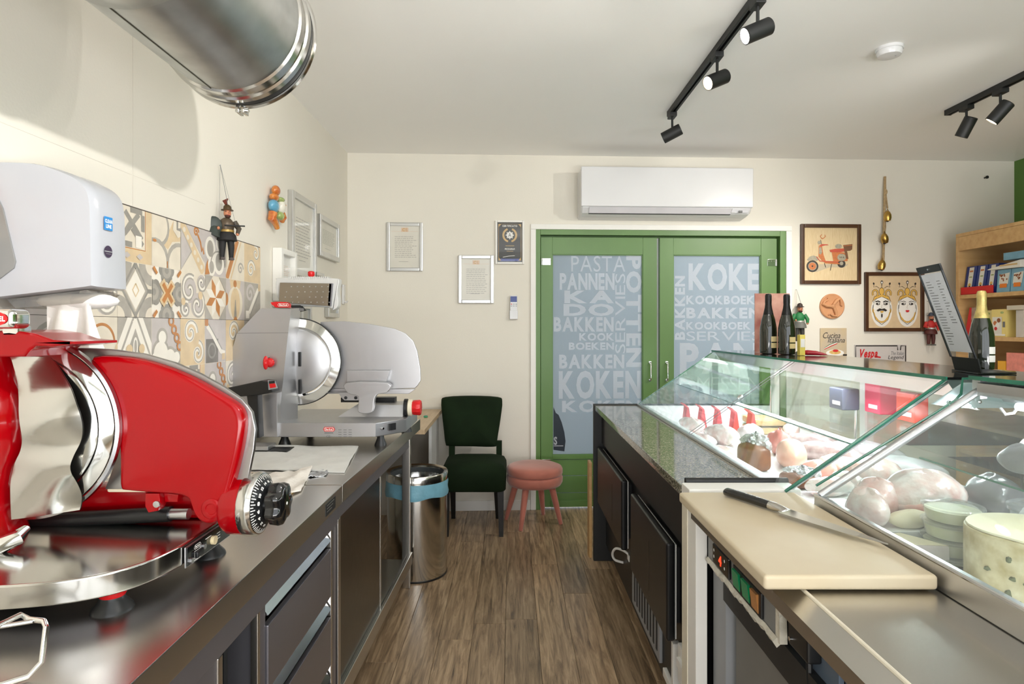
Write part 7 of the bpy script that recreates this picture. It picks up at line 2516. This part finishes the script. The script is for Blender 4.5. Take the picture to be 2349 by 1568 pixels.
# terracotta roundel with three running legs
u, v = bw(1910, 702, 0.015)
M_terra = mat('terracotta', (206, 150, 106), 0.7, vary=0.08, vscale=14)
RD = 0.097
t = thing('terracotta_disc', 'round terracotta relief with three bent legs', 'relief', tuple(T_BACK @ Vector((u, v - RD, 0))))
MB(M_terra, T_BACK @ Matrix.Translation((u, v, 0.0))).lathe([(RD, 0.001), (RD, 0.012), (RD - 0.006, 0.016), (RD - 0.012, 0.013), (0.001, 0.013)], (0, 0, 0), n=48).build('disc', t)
Td = T_BACK @ Matrix.Translation((u, v, 0.019))
for a in (100, 220, 340):
    R_ = Matrix.Rotation(math.radians(a), 4, 'Z')
    pts = [R_ @ Vector(p) for p in ((0.0, 0.012, 0), (0.012, 0.05, 0), (0.03, 0.075, 0), (0.048, 0.055, 0), (0.055, 0.03, 0), (0.07, 0.028, 0))]
    MB(M_terra, Td).tube(pts, [0.012, 0.014, 0.011, 0.009, 0.006, 0.004], 10).build('leg_relief', t)
MB(M_terra, Td).ell((0, 0, 0.002), (0.018, 0.018, 0.010), 16, 10).build('face_relief', t)

# tin sign with a plate of pasta
a = bwbox(1882, 752, 1943, 836, 0.01)
t = thing('tin_sign', 'beige tin sign lettered Cucina Italiana above a plate', 'sign', tuple(T_BACK @ Vector(((a[0] + a[2]) / 2, a[1], 0))))
M_tin = mat('beige_tin', (206, 184, 144), 0.4, vscale=8, col2=(196, 184, 170))
o = MB(M_tin, T_BACK).box(a[0], a[2], a[1], a[3], 0.001, 0.008, 0.003).build('plate', t)
Tq = T_BACK @ Matrix.Translation((a[0], a[1], 0.0085))
w_, h_ = a[2] - a[0], a[3] - a[1]
MB(M_inkd, Tq).text2('Cucina', 0.10 * w_, 0.72 * h_, 0.75 * w_, 0.88 * h_, 0.0004, 'n', slant=0.3).build('lettering', o)
MB(M_inkd, Tq).text2('Italiana', 0.28 * w_, 0.60 * h_, 0.92 * w_, 0.74 * h_, 0.0004, 'n', slant=0.3).build('lettering', o)
pr = MB(mat('sign_green', (70, 110, 70), 0.5), Tq)
pr.line2([(0.15 * w_, 0.45 * h_), (0.35 * w_, 0.55 * h_), (0.62 * w_, 0.62 * h_)], 0.02 * w_, 0.0004)
pr.m(M_paper).line2([(0.15 * w_, 0.435 * h_), (0.38 * w_, 0.53 * h_), (0.63 * w_, 0.60 * h_)], 0.03 * w_, 0.0005)
pr.m(M_redp).line2([(0.15 * w_, 0.42 * h_), (0.4 * w_, 0.505 * h_), (0.64 * w_, 0.58 * h_)], 0.025 * w_, 0.0006)
pr.m(H_bk).rect2(0.0, 0.24 * h_, w_, 0.285 * h_, 0.0005)
pr.m(M_tin).rect2(0.25 * w_, 0.23 * h_, 0.85 * w_, 0.30 * h_, 0.0007)
pr.m(H_wh).disc2(0.55 * w_, 0.32 * h_, 0.34 * w_, 0.0009, 0.09 * h_)
pr.m(M_yellowp).disc2(0.55 * w_, 0.34 * h_, 0.22 * w_, 0.0011, 0.06 * h_)
pr.m(H_rd).disc2(0.57 * w_, 0.38 * h_, 0.11 * w_, 0.0013, 0.035 * h_)
pr.build('pasta_plate_print', o)
MB(M_inkd, Tq).text2('Cucina', 0.12 * w_, 0.06 * h_, 0.8 * w_, 0.2 * h_, 0.0004, 'n').build('lettering', o)

# long tin sign
a = bwbox(1961, 790, 2080, 836, 0.01)
t = thing('tin_sign', 'long grey tin sign with red script lettering', 'sign', tuple(T_BACK @ Vector(((a[0] + a[2]) / 2, a[1], 0))))
o = MB(mat('grey_tin', (206, 200, 196), 0.4), T_BACK).box(a[0], a[2], a[1], a[3], 0.001, 0.008, 0.003).build('plate', t)
Tq = T_BACK @ Matrix.Translation((a[0], a[1], 0.0085))
w_, h_ = a[2] - a[0], a[3] - a[1]
MB(H_bk, Tq).line2([(0.02 * w_, 0.04 * h_), (0.02 * w_, 0.94 * h_), (0.82 * w_, 0.94 * h_), (0.83 * w_, 0.72 * h_)], 0.022 * w_, 0.0004).build('border_print', o)
MB(H_bk, Tq).line2([(0.88 * w_, 0.72 * h_), (0.89 * w_, 0.94 * h_), (0.98 * w_, 0.94 * h_), (0.98 * w_, 0.04 * h_)], 0.022 * w_, 0.0004).build('border_print', o)
MB(H_rd, Tq).text2('Vespa', 0.10 * w_, 0.22 * h_, 0.44 * w_, 0.78 * h_, 0.0006, 'b', slant=0.35).build('lettering', o)
MB(H_rd, Tq).line2([(0.40 * w_, 0.40 * h_), (0.50 * w_, 0.36 * h_)], 0.03 * w_, 0.0006).build('underline', o)
MB(M_ink, Tq).text2('The Italian', 0.70 * w_, 0.48 * h_, 0.95 * w_, 0.66 * h_, 0.0006, 'n', slant=0.25).build('lettering', o)
MB(M_inkd, Tq).text2('Legend', 0.64 * w_, 0.22 * h_, 0.95 * w_, 0.46 * h_, 0.0006, 'n', slant=0.25).build('lettering', o)

# rope with three brass bells
t = thing('bell_rope', 'knotted rope with three brass bells hanging on the wall', 'bells', tuple(T_BACK @ Vector((bw(2030, 620, 0.03)[0], bw(2030, 620, 0.03)[1], 0))))


def B(px, py, n=0.03):
    q = bw(px, py, n)
    return (q[0], q[1], n)


MB(M_rope, T_BACK).tube([B(2030, 405, 0.012), B(2030, 440), B(2028, 520), B(2026, 600)], 0.009, 8).build('rope', t)
MB(M_rope, T_BACK).tube([B(2030, 430), B(2033, 455), B(2036, 478)], 0.006, 8).build('cord', t)
MB(M_rope, T_BACK).tube([B(2030, 500), B(2031, 520), B(2029, 535)], 0.006, 8).build('cord', t)
MB(M_rope, T_BACK).ell(B(2032, 440), (0.012, 0.022, 0.012), 10, 8).build('knot', t)
MB(M_rope, T_BACK).ell(B(2026, 588), (0.010, 0.02, 0.012), 10, 8).build('knot', t)
for px, py, k, tl_ in ((2036, 494, 1.0, (0.0, 1, 0)), (2029, 545, 1.0, (-0.25, 1, 0.2)), (2023, 606, 1.0, (0.15, 1, 0))):
    c = B(px, py, 0.05)
    bl_ = MB(M_brass, T_BACK).lathe([(0.014, -0.044), (0.021, -0.040), (0.027, -0.018), (0.026, 0.004), (0.017, 0.026), (0.006, 0.034), (0.001, 0.035)], c, tl_, 20).build('bell', t)
    MB(M_brass, T_BACK).tube([(c[0] - 0.008, c[1] + 0.032, c[2]), (c[0], c[1] + 0.05, c[2]), (c[0] + 0.008, c[1] + 0.032, c[2])], 0.003, 6).build('bell_loop', bl_)
    MB(M_inkd, T_BACK).ell((c[0], c[1] - 0.042, c[2]), (0.011, 0.008, 0.011), 10, 8).build('clapper', bl_)
u, v = bw(2258, 408)
tag(MB(M_blackm, T_BACK).lathe([(0.005, 0.0), (0.005, 0.02), (0.012, 0.024), (0.012, 0.03), (0.001, 0.031)], (u, v, 0), (0, 0, 1), 12).build('wall_screw'), 'single dark screw in the wall high at the right', 'screw')

# ------------------------------------------------------------------ things on top of the far case
TZ = 1.244
M_bottle = mat('dark_bottle_glass', (26, 30, 18), 0.06, spec=0.7, coat=0.5)
M_foilb = mat('black_bottle_foil', (30, 30, 30), 0.3, 0.4, vary=0.4, vscale=90)
M_lab = mat('cream_label', (226, 206, 150), 0.5)


def bottle(x, y, z, s, label, gold=False):
    t = thing('wine_bottle', label, 'bottle', (x, y, z))
    MB(M_bottle).lathe([(0.030 * s, 0.0), (0.041 * s, 0.003 * s), (0.0425 * s, 0.02 * s), (0.0425 * s, 0.11 * s), (0.041 * s, 0.14 * s), (0.034 * s, 0.18 * s), (0.023 * s, 0.215 * s), (0.016 * s, 0.245 * s), (0.0145 * s, 0.30 * s)], (x, y, z), n=40).build('glass_body', t)
    MB(mat('gold_foil', (206, 184, 116), 0.35, 0.5, vary=0.25, vscale=40, bump=0.3, bscale=60) if gold else M_foilb).lathe([(0.026 * s, 0.206 * s), (0.018 * s, 0.243 * s), (0.0158 * s, 0.262 * s), (0.0165 * s, 0.272 * s), (0.0165 * s, 0.306 * s), (0.013 * s, 0.315 * s), (0.001, 0.317 * s)], (x, y, z), n=32).build('foil', t)
    # wrap-round label facing the aisle and the camera
    a0, a1 = math.radians(-95), math.radians(-35)
    lb = MB(M_lab)
    for z0, z1 in ((0.032, 0.058), (0.064, 0.092)):
        vs, fs = [], []
        for i in range(13):
            a = a0 + (a1 - a0) * i / 12
            for zz in (z0, z1):
                vs.append((x + 0.0431 * s * math.cos(a), y + 0.0431 * s * math.sin(a), z + zz * s))
        fs = [(2 * i, 2 * i + 2, 2 * i + 3, 2 * i + 1) for i in range(12)]
        MB(M_lab if not gold else M_paper).add(vs, fs).build('label', t)
    return t


b1 = onz(1759, 809, TZ)
bottle(1.318, 3.08, TZ, 0.97, 'left of the two dark wine bottles on the glass top')
bottle(1.375, 3.0, TZ, 0.95, 'right of the two dark wine bottles on the glass top')
bx_, by_ = 1.51, 1.93
bottle(bx_, by_, TZ, 0.80, 'gold topped bottle standing right of the menu holder', True)
# printed card behind the bottles
cd_ = thing('printed_card', 'reddish printed cardboard standing behind the two bottles', 'card', (1.37, 3.30, TZ))
MB(mat('card_print', (206, 160, 140), 0.6, vscale=9, col2=(150, 70, 62))).box(1.33, 1.52, 3.28, 3.285, TZ, TZ + 0.32).build('board', cd_)
MB(M_paper).hexa([(1.40, 3.285, TZ), (1.44, 3.285, TZ), (1.44, 3.36, TZ), (1.40, 3.36, TZ)], [(1.40, 3.285, TZ + 0.2), (1.44, 3.285, TZ + 0.2), (1.44, 3.287, TZ + 0.2), (1.40, 3.287, TZ + 0.2)]).build('stand', cd_)
yb = thing('lemon_bottle', 'slim pale yellow carton right of the dark bottles', 'carton', (1.40, 2.93, TZ))
MB(mat('lemon_yellow', (232, 212, 96), 0.35)).box(1.379, 1.405, 2.87, 2.90, TZ, TZ + 0.10, 0.003).build('carton', yb)
MB(M_paper).box(1.382, 1.402, 2.8685, 2.87, TZ + 0.04, TZ + 0.08).build('label', yb)
rc_ = thing('red_chilli', 'red chilli shaped ornament lying on the glass top', 'ornament', (1.47, 2.9, TZ))
MB(mat('chilli_red', (176, 30, 48), 0.2, coat=0.5)).tube([(1.405, 2.92, TZ + 0.013), (1.43, 2.90, TZ + 0.0135), (1.46, 2.88, TZ + 0.012), (1.485, 2.86, TZ + 0.008), (1.50, 2.85, TZ + 0.005)], [0.009, 0.0128, 0.011, 0.006, 0.001], 12).build('pod', rc_)
MB(mat('chilli_stem', (70, 110, 50), 0.5)).tube([(1.405, 2.92, TZ + 0.013), (1.39, 2.93, TZ + 0.016)], 0.003, 8).build('stem', rc_)
# slanted menu holder
mh = thing('menu_holder', 'slanted black and clear menu holder with a price list', 'menu holder', (1.39, 1.9, TZ))
# a rigid board leaning out over the aisle edge of the glass top
bl_, br_ = Vector((1.372, 1.875, TZ + 0.045)), Vector((1.345, 1.735, TZ + 0.045))
up = Vector((-0.105, 0.0, 0.272))
e1 = (br_ - bl_)
nrm = e1.cross(up).normalized()
TM = Matrix(((e1.normalized().x, up.normalized().x, nrm.x, bl_.x), (e1.normalized().y, up.normalized().y, nrm.y, bl_.y), (e1.normalized().z, up.normalized().z, nrm.z, bl_.z), (0, 0, 0, 1)))
Wm, Hm = e1.length, up.length
shp = MB(mat_frost('menu_paper', (246, 246, 250), 0.62), TM).box(0.008, Wm - 0.008, 0.018, Hm - 0.022, 0.0, 0.0008).build('sheet', mh)
rnd = random.Random(3)
pt_ = MB(M_ink, TM)
for i in range(24):
    vv = Hm - 0.048 - i * 0.0088
    pt_.rect2(0.022, vv, 0.022 + rnd.uniform(0.02, 0.045), vv + 0.002, 0.0014)
    if i < 16:
        pt_.rect2(0.085, vv, 0.085 + rnd.uniform(0.008, 0.03), vv + 0.002, 0.0014)
po_ = pt_.build('price_lines', shp)
po_['kind'] = 'stuff'
MB(M_black, TM).box(0, Wm, Hm - 0.018, Hm + 0.004, -0.001, 0.004, 0.001).build('top_strip', mh)
for a_, b__ in ((0, 0.006), (Wm - 0.006, Wm)):
    MB(M_black, TM).box(a_, b__, 0, Hm, -0.001, 0.004, 0.001).build('edge_strip', mh)
MB(M_chrome, TM).cyl((Wm * 0.5, Hm - 0.007, 0.004), (Wm * 0.5, Hm - 0.007, 0.006), 0.003, n=10).build('rivet', mh)
MB(M_picglass, TM).box(0.006, Wm - 0.006, 0.012, Hm - 0.02, 0.0035, 0.0042).build('clear_cover', mh)
c0, c1 = Vector((bl_.x + 0.012, bl_.y, TZ + 0.0005)), Vector((br_.x + 0.012, br_.y, TZ + 0.0005))
ft = MB(M_black)
ft.hexa([c0, c1, c1 + Vector((0.004, 0, 0)), c0 + Vector((0.004, 0, 0))], [bl_, br_, br_ + Vector((0.005, 0, 0)), bl_ + Vector((0.005, 0, 0))])
ft.build('support', mh)
ft = MB(M_black)
ft.hexa([c0 + Vector((-0.01, 0, 0)), c1 + Vector((-0.01, 0, 0)), c1 + Vector((0.11, 0.01, 0)), c0 + Vector((0.11, 0.01, 0))], [c0 + Vector((-0.01, 0, 0.004)), c1 + Vector((-0.01, 0, 0.004)), c1 + Vector((0.11, 0.01, 0.004)), c0 + Vector((0.11, 0.01, 0.004))])
ft.build('foot', mh)

# ------------------------------------------------------------------ wooden shelf rack on the right with groceries
SX = 3.335
t = thing('shelf_rack', 'pine shelf rack against the green wall at the right', 'shelf', (3.6, 3.9, 0))
for y0 in (4.48, 3.05):
    MB(M_woodlt).box(SX, 3.90, y0, y0 + 0.03, 0, 2.05, 0.002).build('side_panel', t)
for z in (0.10, 0.45, 0.80, 1.02, 1.285, 1.59):
    MB(M_woodlt).box(SX + 0.005, 3.90, 3.08, 4.48, z, z + 0.028, 0.002).build('shelf_board', t)
MB(M_woodlt).box(SX, 3.90, 3.05, 4.51, 2.05, 2.075, 0.002).build('top_board', t)
MB(M_woodlt).box(SX, SX + 0.02, 3.081, 4.479, 1.945, 2.049, 0.002).build('cornice', t)
MB(mat('rack_back', (70, 58, 44), 0.7)).box(3.88, 3.90, 3.08, 4.48, 0.1, 2.05).build('back_panel', t)
ZS = {0: 1.618, 1: 1.313, 2: 1.048}
M_bluebox = mat('dark_blue_box', (34, 52, 120), 0.35, vary=0.2, vscale=30)
M_ltblue = mat('light_blue_bag', (122, 170, 192), 0.4, vary=0.1, vscale=20)
M_tray = mat('red_display_tray', (206, 30, 34), 0.4)
M_yellow = mat('yellow_carton', (236, 214, 130), 0.45)
M_amber = mat('amber_carton', (236, 172, 40), 0.4)
M_pinkc = mat('salmon_carton', (232, 140, 124), 0.4, vary=0.15, vscale=30)
M_brownc = mat('biscuit_print', (140, 78, 40), 0.5)
TRk = Matrix(((0, 0, -1, 0), (-1, 0, 0, 0), (0, 1, 0, 0), (0, 0, 0, 1)))      # prints facing the room: u towards the camera


def fpx(px, X):
    return X * FPX / (px - VPX)


def carton(name, label, cat, m, y0, y1, z, h, d=0.08, x=3.36, group=None, tilt=0.0, draw=None):
    t = thing(name, label, cat, (x, (y0 + y1) / 2, z + 0.0005), group=group)
    mb = MB(m)
    mb.hexa([(x, y0, z + 0.0006), (x, y1, z + 0.0006), (x + d, y1, z + 0.0006), (x + d, y0, z + 0.0006)], [(x + tilt, y0, z + h), (x + tilt, y1, z + h), (x + d + tilt, y1, z + h), (x + d + tilt, y0, z + h)])
    o = mb.build('carton', t)
    if draw:
        e1 = Vector((0, -1, 0))
        up = Vector((tilt, 0, h)).normalized()
        n = e1.cross(up)
        T = Matrix(((e1.x, up.x, n.x, x), (e1.y, up.y, n.y, y1), (e1.z, up.z, n.z, z), (0, 0, 0, 1)))
        draw(T, y1 - y0, h, o)
    return t


def pr_panettone(T, w_, h_, o):
    mb = MB(M_cream, T)
    mb.rect2(0.28 * w_, 0.12 * h_, 0.74 * w_, 0.97 * h_, 0.001)
    mb.m(H_gd).disc2(0.5 * w_, 0.34 * h_, 0.13 * w_, 0.0016)
    mb.m(H_bk).disc2(0.53 * w_, 0.28 * h_, 0.07 * w_, 0.002)
    mb.m(S_or).rect2(0.34 * w_, 0.80 * h_, 0.68 * w_, 0.86 * h_, 0.0016)
    mb.m(CGn).rect2(0.36 * w_, 0.6 * h_, 0.66 * w_, 0.64 * h_, 0.0016)
    mb.build('front_print', o)


def pr_biscuit(T, w_, h_, o):
    mb = MB(M_cream, T)
    mb.p2([(0.15 * w_, 0.35 * h_), (0.85 * w_, 0.35 * h_), (0.95 * w_, 0.85 * h_), (0.2 * w_, 0.8 * h_)], 0.001)
    rnd = random.Random(int(w_ * 1e4))
    mb.m(M_brownc)
    for i in range(12):
        mb.disc2((0.2 + 0.6 * rnd.random()) * w_, (0.5 + 0.28 * rnd.random()) * h_, 0.055 * w_, 0.0014 + i * 0.0001)
    mb.m(mat('orange_flash', (236, 130, 40), 0.4)).rect2(0.25 * w_, 0.2 * h_, 0.8 * w_, 0.38 * h_, 0.003)
    mb.build('front_print', o)


def pr_pasta(T, w_, h_, o):
    mb = MB(M_cream, T)
    mb.rect2(0.06 * w_, 0.08 * h_, 0.7 * w_, 0.72 * h_, 0.001)
    mb.m(S_or)
    for i, (a, b, r) in enumerate(((0.25, 0.5, 0.12), (0.42, 0.42, 0.14), (0.5, 0.6, 0.12), (0.3, 0.3, 0.1))):
        mb.m((S_or, H_wh, M_brownc, H_rd)[i]).disc2(a * w_, b * h_, r * w_, 0.0014 + 0.0002 * i)
    mb.m(CGn).disc2(0.72 * w_, 0.88 * h_, 0.12 * w_, 0.0014, 0.04 * h_)
    mb.m(M_ink).rect2(0.76 * w_, 0.35 * h_, 0.92 * w_, 0.55 * h_, 0.0014)
    mb.m(M_paper).rect2(0.06 * w_, 0.04 * h_, 0.94 * w_, 0.10 * h_, 0.002)
    mb.build('front_print', o)


X_ = 3.37
ys = [fpx(q_, X_) for q_ in (2212, 2237, 2262, 2286)]
tr_ = thing('display_tray', 'red cardboard display tray under the dark blue boxes', 'tray', (3.42, (ys[0] + ys[3]) / 2, ZS[0]))
MB(M_tray).box(3.345, 3.349, ys[3], ys[0], ZS[0] + 0.001, ZS[0] + 0.055).build('front', tr_)
MB(M_tray).box(3.345, 3.50, ys[3], ys[0], ZS[0] + 0.0005, ZS[0] + 0.003).build('bottom', tr_)
for i, lb in enumerate(('dark blue box nearest the rack post on the upper shelf', 'dark blue box in the middle of the red tray', 'dark blue box beside the pale blue bags')):
    carton('gift_box', lb, 'box', M_bluebox, ys[i + 1] + 0.004, ys[i] - 0.004, ZS[0] + 0.003, 0.205, 0.09, 3.36, 'dark blue boxes in the red tray', 0.03, pr_panettone)
ys = [fpx(q_, X_) for q_ in (2288, 2320, 2352)]
for i, lb in enumerate(('pale blue biscuit bag beside the dark blue boxes', 'pale blue biscuit bag cut by the picture edge')):
    carton('biscuit_bag', lb, 'bag', M_ltblue, ys[i + 1] + 0.004, ys[i] - 0.004, ZS[0], 0.155, 0.10, 3.36, 'pale blue biscuit bags', 0.01, pr_biscuit)
shd = thing('paper_banner', 'cream folded card lying over the pale blue bags', 'card', (3.36, fpx(2318, X_), ZS[0] + 0.155))
MB(M_cream).hexa([(3.335, ys[2], ZS[0] + 0.157), (3.335, fpx(2276, X_), ZS[0] + 0.160), (3.50, fpx(2290, X_), ZS[0] + 0.16), (3.50, ys[2], ZS[0] + 0.157)],
                 [(3.335, ys[2], ZS[0] + 0.205), (3.335, fpx(2278, X_), ZS[0] + 0.166), (3.50, fpx(2290, X_), ZS[0] + 0.21), (3.50, ys[2], ZS[0] + 0.22)]).build('card_fold', shd)
MB(M_gold).box(3.333, 3.3345, ys[2] + 0.02, fpx(2305, X_), ZS[0] + 0.175, ZS[0] + 0.185).build('label_strip', shd)
carton('biscuit_bag', 'pale blue bag lying on top of the cream card', 'bag', M_ltblue, ys[2], fpx(2292, X_), ZS[0] + 0.222, 0.05, 0.14, 3.40)
# second shelf
rb_ = thing('snack_bag', 'pointed red and beige bag at the left of the middle shelf', 'bag', (3.40, fpx(2230, X_), ZS[1]))
y0, y1 = fpx(2248, X_), fpx(2216, X_)
ym = fpx(2229, X_)
MB(H_rd).hexa([(3.36, ym, ZS[1] + 0.0006), (3.36, y1, ZS[1] + 0.0006), (3.42, y1, ZS[1] + 0.0006), (3.42, ym, ZS[1] + 0.0006)], [(3.37, ym, ZS[1] + 0.21), (3.37, ym + 0.02, ZS[1] + 0.21), (3.40, ym + 0.02, ZS[1] + 0.21), (3.40, ym, ZS[1] + 0.21)]).build('red_side', rb_)
MB(mat('beige_bag_print', (190, 166, 146), 0.5, vscale=24, col2=(120, 90, 74))).hexa([(3.36, y0, ZS[1] + 0.0006), (3.36, ym, ZS[1] + 0.0006), (3.42, ym, ZS[1] + 0.0006), (3.42, y0, ZS[1] + 0.0006)], [(3.37, ym - 0.03, ZS[1] + 0.21), (3.37, ym, ZS[1] + 0.21), (3.40, ym, ZS[1] + 0.21), (3.40, ym - 0.03, ZS[1] + 0.21)]).build('printed_side', rb_)
carton('pasta_carton', 'yellow pasta carton with printed front on the middle shelf', 'carton', M_yellow, fpx(2312, X_), fpx(2278, X_), ZS[1], 0.19, 0.09, 3.36, None, 0.0, pr_pasta)
carton('pasta_carton', 'plain yellow carton half behind the gold topped bottle', 'carton', mat('straw_carton', (214, 196, 130), 0.5), fpx(2276, X_), fpx(2250, X_), ZS[1], 0.185, 0.09, 3.37, None, 0.0, pr_pasta)
carton('flour_bag', 'pale grey bag with a dark heart at the right edge', 'bag', mat('pale_grey_bag', (206, 198, 188), 0.5, vary=0.08, vscale=12), fpx(2352, X_), fpx(2334, X_), ZS[1], 0.18, 0.09, 3.36)
carton('carton_lid', 'light beige folded lid above the pale grey bag', 'card', mat('beige_lid', (206, 196, 176), 0.5), fpx(2352, X_), fpx(2318, X_), ZS[1] + 0.182, 0.03, 0.12, 3.345)
# lower shelf
carton('amber_carton', 'small amber yellow carton on the low shelf', 'carton', M_amber, fpx(2310, X_), fpx(2292, X_), ZS[2], 0.10, 0.08, 3.36)
carton('salmon_carton', 'salmon pink carton on the low shelf beside the amber one', 'carton', M_pinkc, fpx(2352, X_), fpx(2312, X_), ZS[2], 0.16, 0.10, 3.36)
